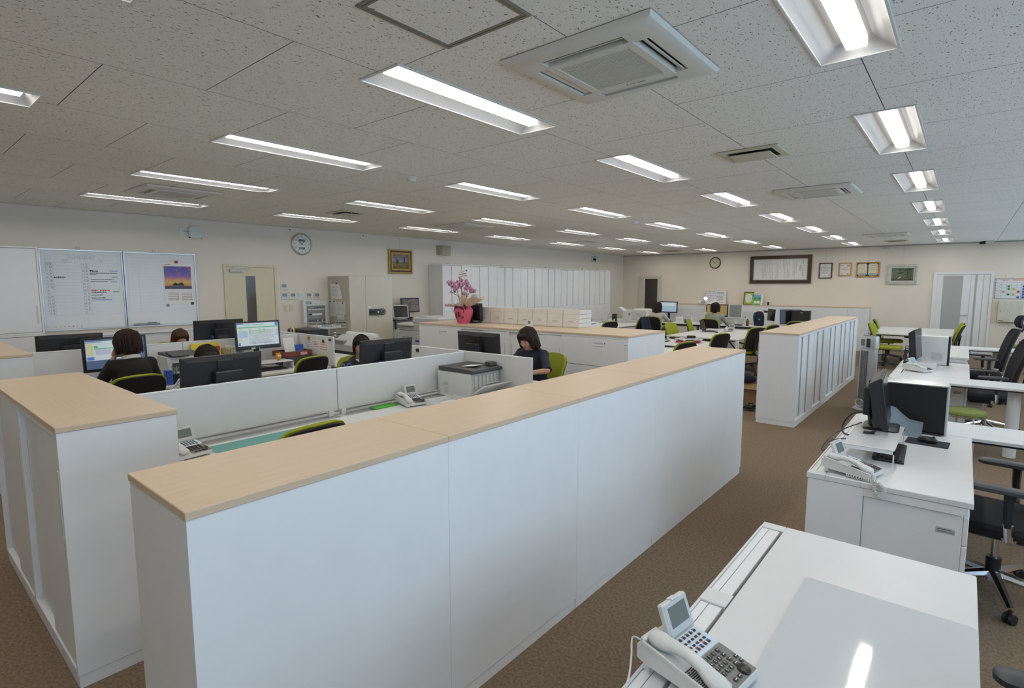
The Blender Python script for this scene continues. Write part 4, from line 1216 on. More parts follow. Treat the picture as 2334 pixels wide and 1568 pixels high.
t = thing('jar', 'brown glass jar with dark lid beside the brown letter box', 'jar', (-6.22, 3.60, DZ0))
MB().lathe([(.035, 0), (.042, .006), (.044, .02), (.044, .10), (.036, .115), (.034, .12)], 18).build('jar_body', mat('amber_glass', (.32, .13, .02), .25), t)
MB().lathe([(.039, .12), (.039, .142), (.036, .145)], 18).build('lid', DARKGREY, t)
ORG = mat('orange_plush', (.62, .27, .015), .8)
t = thing('owl_figurine', 'small orange owl figurine below the spreadsheet monitor', 'figurine', (-6.36, 3.20, DZ0 + .101))
MB().ell((0, 0, .045), (.034, .034, .045)).box(-.01, .01, -.028, -.012, .072, .095, .004).box(-.01, .01, .012, .028, .072, .095, .004).build('owl_body', ORG, t)
for s in (-1, 1): MB().lathe([(.011, 0), (.011, .003), (.001, .004)], 14, M=T(.031, s * .0125, .06) @ RY(PI / 2)).build('eye', PAPER, t)
t = thing('monitor_stand', 'white desk riser with keyboard under the spreadsheet monitor', 'stand', (-6.38, 3.06, DZ0))
MB().box(-.12, .12, -.28, .28, .088, .10, .003).build('riser_shelf', WHITE2, t)
for s in (-1, 1): MB().box(-.12, .12, s * .28, s * .27, 0, .088).build('riser_leg', WHITE2, t)
def keyboard(label, loc, rz, w=.43, d=.15, m=BLACK, keym=KEYB, group='keyboards'):
    t = thing('keyboard', label, 'keyboard', loc, rz, group)
    MB().prism([(-d / 2, 0), (-d / 2, .010), (d / 2, .024), (d / 2, .004)], -w / 2, w / 2, 'x').build('keyboard_case', m, t)
    q = MB(); M = T(0, -d / 2, .0105) @ RX(math.atan2(.014, d))
    for r_ in range(6):
        for c_ in range(int(w / .0205)):
            q.box(-w / 2 + .012 + c_ * .0200, -w / 2 + .028 + c_ * .0200, .010 + r_ * .0215, .027 + r_ * .0215, -.001, .0065, .002, M=M)
    q.build('keys', keym, t, 0)['kind'] = 'stuff'
    return t
keyboard('black keyboard under the white riser on the whiteboard island', (-6.33, 3.05, DZ0 + .0005), PI / 2)
t = thing('pen_organiser', 'blue and black desk organiser full of pens by the woman in black', 'organiser', (-6.17, 1.98, DZ0))
MB().box(-.04, .04, -.06, .0, 0, .15, .003).build('blue_rack', BLUEP, t); MB().box(-.04, .04, .001, .06, 0, .11, .003).build('black_cup', BLACK, t)
g = MB()
for k in range(6): g.cyl((R.uniform(-.03, .03), .012 + .008 * k, .10), (R.uniform(-.04, .04), .012 + .009 * k, .16 + R.uniform(0, .03)), .004, n=6)
g.build('pens', mat('mixed_pens', (.25, .3, .2), .5, var=.5, scale=60), t)
phone('telephone with large raised display left of the woman in black', (-6.40, 1.235, DZ0), math.radians(90))
o = MB().box(-.10, .10, -.14, .14, 0, .02, .002).build('notebook', mat('grey_white_cover', (.6, .6, .58), .7)); o.location = (-5.62 - .6, 2.05 + .28, DZ0); o.rotation_euler = (0, 0, .3)
tag(o, 'pale notebook lying beside the compact printer', 'notebook')
# items on the left desks of the front island (in front of the man)
t = thing('paper_stack', 'white sheets propped on a small rack beside the plaid person monitor', 'papers', (-4.17, 2.18, DZ0))
g = MB().box(-.14, .14, -.19, .19, .10, .106, .001)
for s in (-1, 1): g.box(-.14, .14, s * .19, s * .182, 0, .10)
g.build('rack', WHITE2, t)
MB().box(-.12, .12, -.15, .15, .1065, .125, .001).build('sheet_pile', PAPER, t)
MB().box(-.11, .11, -.14, .14, -.004, .004, M=T(.02, .0, .20) @ RY(math.radians(-34))).build('leaning_cover', PAPER, t)
t = thing('file_pile', 'pile of papers with blue handled scissors left of the man', 'papers', (-4.05, 2.62, DZ0))
g = MB()
for k in range(9): g.box(-.12 + R.uniform(-.01, .01), .12 + R.uniform(-.01, .01), -.17, .13 + R.uniform(-.03, .03), .03 * k, .03 * k + .028, .001)
g.build('paper_pile', mat('cream_papers', (.68, .64, .58), .8, var=.06), t)
for s in (-1, 1):
    ring = [(.02 + .0, s * .03 + .02 * math.cos(a), .31 + .026 * math.sin(a)) for a in [2 * PI * k / 14 for k in range(14)]]
    MB().tube(ring, .006, 6, closed=True).build('scissor_handle', mat('scissor_blue', (.03, .12, .25), .4), t)
MB().box(.016, .024, -.008, .008, .20, .30).build('scissor_blade', CHROME, t)
chair('lime green task chair empty before the spreadsheet monitor', -5.88, 3.17, -78)
# cross panel of the whiteboard island: pinned notes
def note(label, x0, x1, z0, z1, mag, pr=GREYINK, y=3.7515):
    o = thing('pinned_note', label, 'note', ((x0 + x1) / 2, y, z0), 0, 'notes on the cross panel')
    hw = (x1 - x0) / 2; hh = z1 - z0
    MB().box(-hw, hw, -.0025, -.0005, 0, hh).build('sheet', PAPER, o)
    q = MB(); M = face_negY(0, -.0025, 0)
    for k in range(4): scrib(q, M, -hw * .8, hw * .7, hh * (.8 - .2 * k), .010)
    q.build('writing', pr, o, 0)
    if mag: MB().cyl((mag[0], -.0025, hh + mag[1]), (mag[0], -.014, hh + mag[1]), .02).build('magnet', mag[2], o)
note('white note with red writing under a brown magnet on cross panel', -6.36, -6.13, .885, 1.03, (-.01, -.01, WALNUT), REDINK)
note('narrow note under a gold magnet on the whiteboard island panel', -6.68, -6.52, .90, 1.04, (.0, .0, GOLD))
note('faint note between the other two notes on cross panel', -6.50, -6.38, .92, 1.02, None, REDINK)
o = MB().box(-.02, .02, -.016, -.0005, 0, .03, .004).build('binder_clip', BLACK); o.location = (-6.10, 3.7515, 1.03); tag(o, 'black binder clip at the corner of the cross panel', 'clip')
note('small photo card under a magnet behind the man monitor', -4.46, -4.39, 1.02, 1.06, (0, -.02, WALNUT))
# navy woman's end desk: card, papers, clip stand
t = thing('desk_card', 'small white tent card at the right end of the chief desk', 'card', (-2.99, 3.90, DZ0))
MB().prism([(-.03, 0), (.03, 0), (.0, .07)], -.05, .05, 'y').build('card', PAPER, t)
o = MB().box(-.11, .11, -.15, .15, 0, .018, .002).build('document', PAPER); o.location = (-3.12, 4.25, DZ0); o.rotation_euler = (0, 0, .2); tag(o, 'white document stack at the elbow of the woman in navy', 'papers')
# ================================================================ right-hand executive desks
def exec_desk(label, loc, flip, wing, name='executive_desk', seam=True):
    """x: -.595 .. .095 (user side +X); main top 1.4 long in +Y from loc.y ; flip puts the pedestal at the far end; wing: None, 'far', 'near'"""
    L = 1.405
    t = thing(name, label, 'desk', (0, loc, 0), 0, 'executive desks by the windows')
    X0, X1 = -.595, .095
    y0 = 0; y1 = L
    MB().box(-.508, X1, y0 + .001, y1 - .001, .690, .72, .003).build('desk_top', WHITE2, t)
    MB().box(X0, -.508, y0 + .001, y0 + .055, .690, .7195, .002).box(X0, -.508, y1 - .055, y1 - .001, .690, .7195, .002).box(X0, -.512, L / 2 - .04, L / 2 + .04, .690, .722, .002).box(X0, -.588, y0 + .055, y1 - .055, .69, .7195).build('duct_frame', WHITE2, t)
    for a, b in ((y0 + .057, L / 2 - .042), (L / 2 + .042, y1 - .057)):
        MB().box(-.587, -.562, a, b, .692, .7155, .001).box(-.560, -.520, a, b, .692, .7155, .001).build('duct_cover', WHITE, t)
    MB().box(-.587, -.509, y0 + .056, y1 - .056, .655, .66).build('duct_tray', DARKGREY, t)
    # end panels and modesty panel
    s0 = -1 if not flip else 1
    for ye, s in ((y0, 1), (y1, -1)):
        MB().box(X0 + .005, -.335, ye + s * .004, ye + s * .028, .0, .689, .002).build('end_panel', WHITE, t)
        MB().prism([(-.335, .689), (.075, .689), (.075, .665), (.055, .65), (-.335, .65)], ye + s * .004, ye + s * .024, 'y').build('top_bracket', WHITE, t)
    MB().box(X0 + .008, X0 + .024, y0 + .03, y1 - .03, .08, .688).build('modesty_panel', WHITE, t)
    py = (y0 + .012, y0 + .40) if not flip else (y1 - .40, y1 - .012)
    ped = MB().box(-.333, .062, py[0], py[1], .035, .648, .003).build('pedestal', WHITE, t)
    hs = [(.04, .33), (.335, .50), (.505, .645)]
    for a, b in hs:
        dr = MB().box(.063, .083, py[0], py[1], a, b, .003).build('drawer', WHITE, ped)
        MB().box(.083, .087, py[0] + .12, py[1] - .12, b - .035, b - .022, .001).build('pull', GREYPL, dr)
    st = MB(); M = face_negY(.0, py[0] - .0002, .56)
    st.box(-.036, .036, -.014, .014, 0, .0007, M=M); st.build('serial_plate', STICK, ped, 0)
    pl = MB(); scrib(pl, M @ T(0, 0, .0008), -.03, .03, .006, .006); scrib(pl, M @ T(0, 0, .0008), -.03, .03, -.004, .006); pl.build('serial_print', GREYINK, ped, 0)
    for a in (.25, .34, .78, .87):   # little seams in the edge band
        MB().box(-.5 + .6 * a, -.4985 + .6 * a, -.0004, .0012, .692, .718).build('edge_joint', GREYPL, t)
    if wing:
        wy0, wy1 = (L + .002, L + .47) if wing == 'far' else (-.47, -.002)
        # rounded outline; the outer left corner is rounded, the right end is a half round
        rr_ = .16; pts = []
        if wing == 'far':
            pts = [(X0, wy0), (.86, wy0)] + [(.86 + (wy1 - wy0) / 2 * math.sin(a), (wy0 + wy1) / 2 - (wy1 - wy0) / 2 * math.cos(a)) for a in [PI * k / 14 for k in range(15)]] + [(X0 + rr_ - rr_ * math.sin(a), wy1 - rr_ + rr_ * math.cos(a)) for a in [PI / 2 * k / 7 for k in range(8)]]
        else:
            pts = [(X0 + rr_ - rr_ * math.cos(a), wy0 + rr_ - rr_ * math.sin(a)) for a in [PI / 2 * k / 7 for k in range(8)]] + [(.86 + (wy1 - wy0) / 2 * math.sin(a), (wy0 + wy1) / 2 - (wy1 - wy0) / 2 * math.cos(a)) for a in [PI * k / 14 for k in range(15)]] + [(X0, wy1)]
        MB().prism(pts, .700, .72, 'z').build('wing_top', WHITE2, t)
        cx = sum(p[0] for p in pts) / len(pts); cy = sum(p[1] for p in pts) / len(pts)
        MB().prism([(cx + (x - cx) * .985, cy + (y - cy) * .97) for x, y in pts], .686, .6995, 'z').build('wing_edge', BLACK, t)
        g = MB().cyl((.44, cy, 0.004), (.44, cy, .686), .052, n=24).build('wing_leg', WHITE, t)
    return t
exec_desk('white executive desk in the right foreground with clear mat', .99, False, None)
exec_desk('white executive desk with black monitor on riser and black tower', 3.202, False, 'far')
exec_desk('white executive desk behind the black tower, rounded wing towards camera', 7.55, False, 'near')
exec_desk('farthest white executive desk by the windows with rounded wing', 9.74, False, 'far')
MATC = mat('clear_grey_mat', (0.60, 0.63, 0.65), 0.055, var=0.0, spec=0.7, bump=0.06, bscale=14)
q = MB(); pad(q, .452, .92, .018, [(0, 0), (.0022, 0)]); o = q.build('desk_mat', MATC); o.location = (-.133, 1.552, DZ0 + .0003)
tag(o, 'glossy grey transparent desk mat on the right foreground desk', 'desk mat')
phone('white desk telephone in the right foreground, keypad facing the mat', (-.468, 1.305, DZ0 + .003), math.radians(90 - 9), full=True)
o = MB().tube(spline([(-.575, 1.285, .745), (-.62, 1.30, .75), (-.655, 1.315, .735), (-.625, 1.25, .727), (-.59, 1.16, .724), (-.575, 1.05, .7225)], 6), .0028, 6).build('telephone_cable', PHONEW)
tag(o, 'thin white telephone line at the right foreground phone', 'cable')
phone('white desk telephone with coiled cord hanging over the desk edge', (-.405, 3.335, DZ0 + .002), math.radians(90 - 12), full=True,
      cord=[((T(-.405, 3.335, DZ0 + .002) @ RZ(math.radians(78))).inverted() @ Vector(p)) for p in ((-.42, 3.245, .732), (-.34, 3.222, .731), (-.275, 3.20, .732), (-.245, 3.184, .708), (-.258, 3.182, .668), (-.285, 3.183, .690), (-.29, 3.205, .733), (-.30, 3.25, .748))])
# riser, monitor, keyboard, mouse on second desk
t = thing('monitor_riser', 'glossy white monitor riser over a black keyboard', 'stand', (-.365, 3.86, DZ0))
MB().box(-.12, .125, -.32, .32, .098, .106, .003).build('riser_shelf', mat('gloss_white', (.72, .73, .74), .12, var=0), t)
for s in (-1, 1):
    MB().box(-.12, .125, s * .32, s * .314, 0, .004).box(-.12, -.114, s * .32, s * .314, .004, .098).box(.119, .125, s * .32, s * .314, .004, .098).box(-.12, .125, s * .32, s * .314, .080, .098).build('riser_leg', MATS['gloss_white'], t)
monitor('black monitor on the white riser, seen from its left side', (-.325, 4.08, DZ0 + .1065), math.radians(90 + 3), w=.50, h=.31, lift=.035, minipc=True, deep=True, tilt=8)
keyboard('black keyboard half under the white riser by the window desk', (-.285, 3.88, DZ0 + .0005), math.radians(90 + 2))
q = MB(); pad(q, .22, .17, .006, [(0, 0), (.003, 0)]); o = q.build('mouse_pad', mat('navy_pad', (.018, .02, .032), .7)); o.location = (-.125, 4.29, DZ0 + .0003); o.rotation_euler = (0, 0, -.05)
tag(o, 'dark navy mouse pad in front of the black tower', 'mouse pad')
t = thing('computer_mouse', 'black wireless mouse on the navy pad', 'mouse', (-.125, 4.30, DZ0 + .004), math.radians(80))
MB().ell((0, 0, .012), (.032, .055, .024)).build('mouse_body', BLACK, t); MB().cyl((-.004, -.03, .034), (.004, -.03, .034), .008, n=10).build('wheel', DARKGREY, t)
t = thing('computer_tower', 'large black desktop tower with silver trim on the window desk', 'computer', (-.05, 4.545, DZ0))
MB().box(-.42, 0, 0, .165, .012, .325, .004).build('casing', mat('tower_black', (.010, .011, .013), .42), t)
MB().box(-.42, .012, -.004, .169, .325, .339, .004).build('top_trim', ALU, t); MB().box(0, .014, -.002, .167, .0, .335, .004).build('front_bezel', GREYPL, t)
MB().box(-.40, -.25, -.02, .185, 0, .012, .002).box(-.16, -.01, -.02, .185, 0, .012, .002).build('foot_stand', BLACK, t)
CLEARB = mat('frosted_blue_plastic', (.42, .52, .60), .3, var=0, alpha=.55)
t = thing('file_holder', 'translucent blue-grey file holder beside the black tower', 'file holder', (-.255, 4.455, DZ0))
MB().prism([(-.115, 0), (.09, 0), (.095, .085), (.02, .095), (-.02, .125), (-.06, .165), (-.115, .18)], -.05, -.046, 'y').prism([(-.115, 0), (.09, 0), (.095, .085), (.02, .095), (-.02, .125), (-.06, .165), (-.115, .18)], .046, .05, 'y').box(-.115, .09, -.046, .046, 0, .003).box(.088, .091, -.046, .046, .003, .085).build('holder', CLEARB, t)
t = thing('cable_bundle', 'black monitor cables looping over the desk edge', 'cables', (-.52, 4.02, DZ0))
MB().tube(spline([(.08, .02, .20), (.0, .02, .17), (-.035, -.04, .10), (.0, -.12, .07), (.09, -.18, .10), (.16, -.17, .13)], 8), .006, 6).build('thick_cable', BLACK, t)
MB().tube(spline([(.06, .06, .12), (-.05, .0, .06), (-.09, -.14, .03), (-.11, -.22, -.015), (-.095, -.25, -.02), (-.08, -.15, .02), (.0, -.06, .03)], 8), .0035, 6).build('thin_cable', BLACK, t)
MB().box(.07, .13, -.19, -.165, .095, .118, .004, M=RZ(.15)).build('plug', BLACK, t)
# third desk
monitor('black monitor on the third window desk, seen edge-on', (-.40, 8.42, DZ0), math.radians(90 - 4), w=.52, h=.36, lift=.10, minipc=False, deep=True, tilt=6)
t = thing('computer_tower', 'white computer tower with black front on the third window desk', 'computer', (-.125, 8.62, DZ0))
MB().box(-.36, 0, 0, .17, .004, .36, .004).build('casing', WHITE, t)
MB().box(0, .022, -.002, .172, .0, .362, .006).build('front_bezel', BLACK, t)
g = MB()
for i in range(12): g.box(-.16, -.045, -.0012, 0, .06 + i * .0085, .0645 + i * .0085)
g.build('vent_grille', GREYPL, t, 0)['kind'] = 'stuff'
phone('white desk telephone on the third window desk', (-.37, 7.86, DZ0), math.radians(90 - 25))
t = thing('monitor_riser', 'clear-topped white riser with small keyboard on third window desk', 'stand', (-.33, 8.22, DZ0))
MB().box(-.10, .12, -.12, .12, .085, .09, .002).build('riser_shelf', CLEAR, t)
for s in (-1, 1): MB().box(-.10, .12, s * .12, s * .116, 0, .085).build('riser_leg', WHITE2, t)
q = MB(); o = None
t = thing('cable_cluster', 'tangle of white plugs and black cables behind third desk', 'cables', (-.52, 8.35, DZ0))
MB().box(-.03, .03, -.16, .16, 0, .03, .004).build('power_strip', OFFWH, t)
for k in range(4): MB().box(-.02, .02, -.13 + .08 * k, -.09 + .08 * k, .03, .075, .006).build('adapter', OFFWH if k % 2 else BLACK, t)
g = MB()
for k in range(4):
    g.tube(spline([(0, -.11 + .08 * k, .07), (-.02, -.12 + .07 * k, .14 + .03 * k), (.05, -.05 + .07 * k, .2), (.1, 0, .12)], 6), .004, 5)
g.build('cables', BLACK, t)
t = thing('desk_cup', 'white paper cup by the cables on the third window desk', 'cup', (-.45, 8.05, DZ0)); MB().lathe([(.025, 0), (.032, .09), (.030, .09), (.024, .004)], 16).build('cup', PAPER, t)
# chairs by the windows
exec_chair('black high-back chair with chrome base at the second window desk', (.22, 3.95, 0), math.radians(-90 - 6))
exec_chair('black high-back chair at the third window desk', (.25, 8.42, 0), math.radians(-90 + 8))
exec_chair('black high-back chair at the farthest window desk', (.24, 10.44, 0), math.radians(-90 + 6))
exec_chair('black chair in the lower right corner, armrest showing', (.25, 1.60, 0), math.radians(-90))
stool('round sage green stool with chrome legs beside the black tower', (.08, 7.02, 0))
stool('round green stool far back beneath the grey wall cabinet', (.95, 15.4, 0))
# tower fan
t = thing('tower_fan', 'tall silver tower fan standing in the right aisle', 'fan', (-.97, 8.85, 0), math.radians(-28))
SILV = mat('silver_plastic', (.50, .51, .52), .35, .3)
MB().lathe([(.15, 0), (.155, .01), (.14, .03), (.06, .05)], 28).build('fan_foot', SILV, t)
q = MB()
for z0_, z1_ in ((.05, .86),): pad(q, .205, .19, .09, [(z0_, .01), (z0_ + .02, 0), (z1_, 0)])
q.build('column', SILV, t)
q = MB(); pad(q, .215, .20, .095, [(.86, .004), (.865, 0), (1.01, 0), (1.03, .008)]); q.build('head', SILV, t)
q = MB(); pad(q, .17, .155, .075, [(1.03, 0), (1.036, .008)]); q.build('control_dial', mat('smoky_blue', (.05, .06, .09), .2), t)
MB().box(-.055, .0, -.1025, -.099, .90, .99, .002).build('display_window', GLASSY, t)
MB().box(.02, .075, -.1025, -.095, .88, 1.0, .004).build('sensor_panel', BLACK, t)
g = MB()
for i in range(52):
    for j in range(5): g.box(-.05 + .021 * j, -.034 + .021 * j, -.0975, -.0945, .14 + .0133 * i, .149 + .0133 * i)
g.build('air_slots', DARKGREY, t, 0)['kind'] = 'stuff'
ring = [(-.02 + .06 * math.cos(a), -.099, .10 + .05 * math.sin(a)) for a in [2 * PI * k / 20 for k in range(20)]]
MB().tube(ring, .008, 6, closed=True).build('carry_ring', OFFWH, t)

# ================================================================ meeting tables in the middle and far right
def table(label, x0, x1, y0, y1, group='white meeting tables', z=DZ0):
    t = thing('meeting_table', label, 'table', ((x0 + x1) / 2, (y0 + y1) / 2, 0), 0, group)
    hx, hy = (x1 - x0) / 2, (y1 - y0) / 2
    MB().box(-hx, hx, -hy, hy, z - .028, z, .004).build('table_top', WHITE2, t)
    MB().box(-hx + .06, hx - .06, -hy + .02, hy - .02, z - .048, z - .0285).build('under_frame', BLACK, t)
    for sx in (-1, 1):
        for sy in (-1, 1): MB().box(sx * (hx - .06), sx * (hx - .005), sy * (hy - .06), sy * (hy - .005), 0, z - .0285, .003).build('leg', WHITE, t)
    MB().box(-.10, .10, -hy * .6, hy * .6, z - .11, z - .055, .003).build('cable_tray', BLACK, t)
    for k in (-1, 1): MB().box(-.12, .12, k * hy * .35 - .003, k * hy * .35 + .003, z, z + .0008).build('outlet_flap_line', GREYPL, t)
    return t
table('white meeting table with laptop and telephone, middle of room', -4.60, -3.185, 10.40, 12.75)
table('white table with pink folder, right behind the flower island', -4.60, -3.165, 7.05, 9.70)
table('white table far right by the white double door', -1.54, -.145, 13.70, 15.95)
table('white table by the tall wall cabinets with stacked papers', -7.80, -6.42, 10.5, 13.25)
chair('task chair seen from behind at the near corner of the pink folder table', -3.25, 7.50, -106)
chair('task chair seen from behind at the middle of the pink folder table', -3.33, 9.20, -108)
CH1.location = (-3.27, 10.92, 0); CH1.rotation_euler = (0, 0, math.radians(-108))
chair('task chair behind the divider row, farther side of the middle table', -3.22, 11.85, -106, True)
chair('lime green chair front facing, near left corner of the middle table', -4.52, 10.98, 82)
chair('lime green chair front facing, far left side of the middle table', -4.68, 12.45, 100)
chair('lime green chair against the lockers, far side of paper table', -7.72, 12.72, 84)
chair('task chair seen from behind at the paper table, near one', -6.27, 10.70, -108)
chair('task chair with a navy jacket over its back', -6.35, 12.3, -88)
chair('green chair at the near left corner of the far right table', -1.20, 13.62, 84)
chair('green chair at the far left side of the far right table', -1.30, 15.25, 96)
chair('green chair on the right side of the far right table, near one', -.30, 14.05, -92)
chair('green chair on the right side of the far right table, far one', -.31, 14.75, -88)
chair('task chair peeking over the divider row near the back cabinets', -2.95, 13.45, -150)
# jacket over the chair back
t = thing('jacket', 'dark navy jacket hanging over a chair back', 'jacket', (-6.04, 12.3, 0))
NAVY = mat('navy_cloth', (.012, .016, .038), .85, var=.2, bump=.3, bscale=300)
def jk(u, v):
    a = (v - .5) * 2
    return (.03 + .07 * a * (1 if a > 0 else .6) + .012 * math.sin(u * 17), (u - .5) * (.44 + .12 * abs(a)) + .01 * math.sin(v * 9), .955 - .40 * abs(a) ** 1.25 + .01 * math.cos(u * 13))
MB().sheet(jk, 18, 16, .014).build('jacket_cloth', NAVY, t, 80)
# laptop, phone, folders
def laptop(label, loc, rz, m=DARKGREY, ang=105, group='laptops'):
    t = thing('laptop', label, 'laptop', loc, rz, group)
    MB().box(-.17, .17, -.12, .12, 0, .02, .004).build('base', m, t)
    g = MB()
    for i in range(5):
        for j in range(13): g.box(-.15 + .0228 * j, -.131 + .0228 * j, -.03 + .0245 * i, -.010 + .0245 * i, .02, .0215)
    g.build('keys', KEYB, t, 0)['kind'] = 'stuff'
    ML = T(0, .12, .018) @ RX(math.radians(ang - 90) * -1)
    l = MB().box(-.17, .17, -.006, .008, 0, .235, .004, M=ML).build('lid', m, t)
    MB().box(-.155, .155, -.0068, -.006, .015, .22, M=ML).build('screen', SCREENOFF, l)
    MB().box(-.025, .025, .008, .0086, .12, .128, M=ML).build('maker_mark', GREYPL, l)
    return t
laptop('open dark laptop on the middle meeting table', (-4.25, 11.85, DZ0), math.radians(125))
phone('white telephone beside the dark laptop on the middle table', (-3.93, 12.15, DZ0), math.radians(10))
phone('white telephone on the pink folder table, half hidden by island', (-4.15, 8.45, DZ0), math.radians(-60))
t = thing('folder_stack', 'bright pink folder under clear plastic bags on a table', 'folder', (-3.72, 9.35, DZ0), .25)
MB().box(-.20, .20, -.14, .14, 0, .03, .004).build('pink_folder', mat('pink_cover', (.45, .03, .14), .5), t)
def crum(u, v): return ((u - .5) * .46, (v - .5) * .32, .055 + .03 * mnoise.noise(Vector((u * 6, v * 5, 1.3))) + .02 * mnoise.noise(Vector((u * 14, v * 12, 4))))
MB().sheet(crum, 20, 16, .002).build('clear_bag', mat('crinkled_clear', (.72, .73, .74), .15, var=0, alpha=.6), t, 20)
MB().box(-.03, .12, -.04, .04, .075, .12, .012, M=RZ(.2)).build('black_case', BLACK, t)
t = thing('power_adapter', 'black power adapter with coiled cable beside the pink folder', 'adapter', (-4.12, 9.05, DZ0), .4)
MB().box(-.06, .06, -.03, .03, 0, .03, .005).build('adapter_block', BLACK, t)
MB().tube(spline([(.06, 0, .015), (.12, .05, .02), (.16, -.03, .03), (.1, -.08, .02), (.05, -.05, .04), (.12, .0, .05), (.18, .04, .02)], 8), .006, 6).build('adapter_cable', BLACK, t)
o = MB().box(-.15, .15, -.10, .10, 0, .03, .004).build('binder', mat('slate_cover', (.30, .31, .33), .5)); o.location = (-3.95, 8.0, DZ0); o.rotation_euler = (0, 0, .3); tag(o, 'grey binder lying on the pink folder table, near side', 'binder')
o = MB().box(-.13, .13, -.05, .05, 0, .022, .004).build('pencil_case', BLACK); o.location = (-3.72, 8.42, DZ0); o.rotation_euler = (0, 0, .1); tag(o, 'flat black case on the pink folder table', 'case')
t = thing('computer_mouse', 'small black mouse in front of the dark laptop', 'mouse', (-4.02, 11.62, DZ0), .5); MB().ell((0, 0, .008), (.028, .05, .02)).build('mouse_body', BLACK, t)
t = thing('document_stack', 'stack of papers and blue clear file under a black tray', 'papers', (-7.55, 12.1, DZ0), .1)
MB().box(-.17, .17, -.22, .22, 0, .02, .003).build('clear_file', mat('blue_clear_file', (.20, .28, .50), .3), t); MB().box(-.16, .16, -.21, .21, .02, .075, .003).build('papers', PAPER, t); MB().box(-.10, .10, -.10, .12, .075, .095, .003).build('black_tray', BLACK, t)
laptop('silver laptop standing open on the paper table', (-7.55, 12.95, DZ0), math.radians(-60), ALU, 95)
o = MB().box(-.03, .03, -.09, .09, 0, .24, .006).build('speaker_box', BLACK); o.location = (-7.30, 13.12, DZ0); tag(o, 'small black upright box beside the silver laptop', 'speaker')
phone('white telephone at the far edge of the paper table', (-7.0, 12.35, DZ0), math.radians(-50))
o = MB().box(-.11, .11, -.15, .15, 0, .01, .002).build('document', PAPER); o.location = (-6.75, 12.2, DZ0); o.rotation_euler = (0, 0, .5); tag(o, 'loose white sheets at the right side of the paper table', 'papers')
# box, bag and cables on the floor behind the divider row
t = thing('cardboard_box', 'open cardboard box on the floor behind the divider row', 'box', (-2.30, 8.35, 0), .1)
g = MB()
for x0, x1, y0, y1 in ((-.17, .17, -.14, -.134), (-.17, .17, .134, .14), (-.17, -.164, -.134, .134), (.164, .17, -.134, .134)): g.box(x0, x1, y0, y1, 0, .30)
g.box(-.164, .164, -.134, .134, 0, .006); CARDB = mat('cardboard', (.36, .24, .13), .85, var=.06); g.build('box_walls', CARDB, t); MB().box(-.17, .17, -.005, 0, 0, .12, M=T(0, -.14, .30) @ RX(math.radians(125))).build('flap', CARDB, t)
t = thing('shopping_bag', 'dark blue cloth bag spilling out of the cardboard box', 'bag', (-2.40, 8.25, .305))
MB().ell((0, 0, .06), (.15, .11, .075), 14, 9).ell((-.06, -.05, .10), (.09, .07, .07), 12, 8).build('bag_cloth', NAVY, t, 60)
t = thing('cable_coil', 'coil of black cable on the carpet beside the counter end', 'cables', (-2.20, 7.75, 0))
g = MB()
for k in range(4): g.tube([(.08 * math.cos(a) + .02 * k, .055 * math.sin(a), .03 + .02 * k + .012 * math.sin(2 * a + k)) for a in [2 * PI * i / 18 for i in range(18)]], .010, 6, closed=True)
g.build('cable', BLACK, t)

# ================================================================ far desks with two people
for k, (x0, x1, nm) in enumerate(((-6.75, -5.32, 'left'), (-5.31, -3.88, 'right'), (-3.87, -2.45, 'empty right-hand'))):
    t = plain_desk('white desk with black edge before the back wall, %s one' % nm, x0, x1, 13.95, 14.65, 'far desks')
    MB().box(-(x1 - x0) / 2 + .02, (x1 - x0) / 2 - .02, -.352, -.345, .655, .70).build('front_rail', BLACK, t)
    pd = MB().box((x1 - x0) / 2 - .46, (x1 - x0) / 2 - .06, -.33, .30, .04, .64, .003).build('pedestal', WHITE, t)
    for j, (a, b) in enumerate(((.05, .33), (.335, .48), (.485, .63))):
        dr = MB().box((x1 - x0) / 2 - .455, (x1 - x0) / 2 - .065, -.345, -.331, a, b, .002).build('drawer', WHITE, pd); MB().box((x1 - x0) / 2 - .33, (x1 - x0) / 2 - .19, -.35, -.345, b - .05, b - .04).build('pull', GREYPL, dr)
screen_panel('white low screen behind the far desks, between the two monitors', -5.80, -5.20, 14.66, 14.684, .60, 1.10, 'far privacy panels')
screen_panel('white low screen behind the far left desk', -6.75, -5.81, 14.66, 14.684, .60, 1.10, 'far privacy panels')
screen_panel('white low screen behind the far right desk', -5.19, -3.9, 14.66, 14.684, .60, 1.06, 'far privacy panels')
monitor('far monitor with blue page in front of the woman in beige', (-6.32, 14.35, DZ0), 0, w=.53, h=.31, lift=.25, kind='blue', minipc=False)
monitor('far wide monitor with tan page in front of the man in green', (-4.98, 14.35, DZ0), 0, w=.57, h=.32, lift=.19, kind='tan', minipc=False)
monitor('far square grey monitor right of the man in green', (-4.50, 14.33, DZ0), 0, w=.33, h=.33, lift=.185, kind='grey', minipc=False, casing=OFFWH, square=True)
monitor('white-framed monitor turned sideways on the far right desk', (-3.62, 14.25, DZ0), math.radians(-55), w=.50, h=.32, lift=.12, minipc=False, casing=OFFWH)
monitor('large black display seen from behind on the far right desk', (-3.22, 14.42, DZ0), math.radians(35), w=.50, h=.36, lift=.06, minipc=False)
t = thing('computer_tower', 'black computer box standing behind the far right display', 'computer', (-2.98, 14.35, DZ0), .1); MB().box(-.20, .20, -.09, .09, 0, .40, .005).build('casing', BLACK, t); MB().box(-.02, .05, -.0915, -.09, .35, .36).build('maker_mark', GREYPL, t)
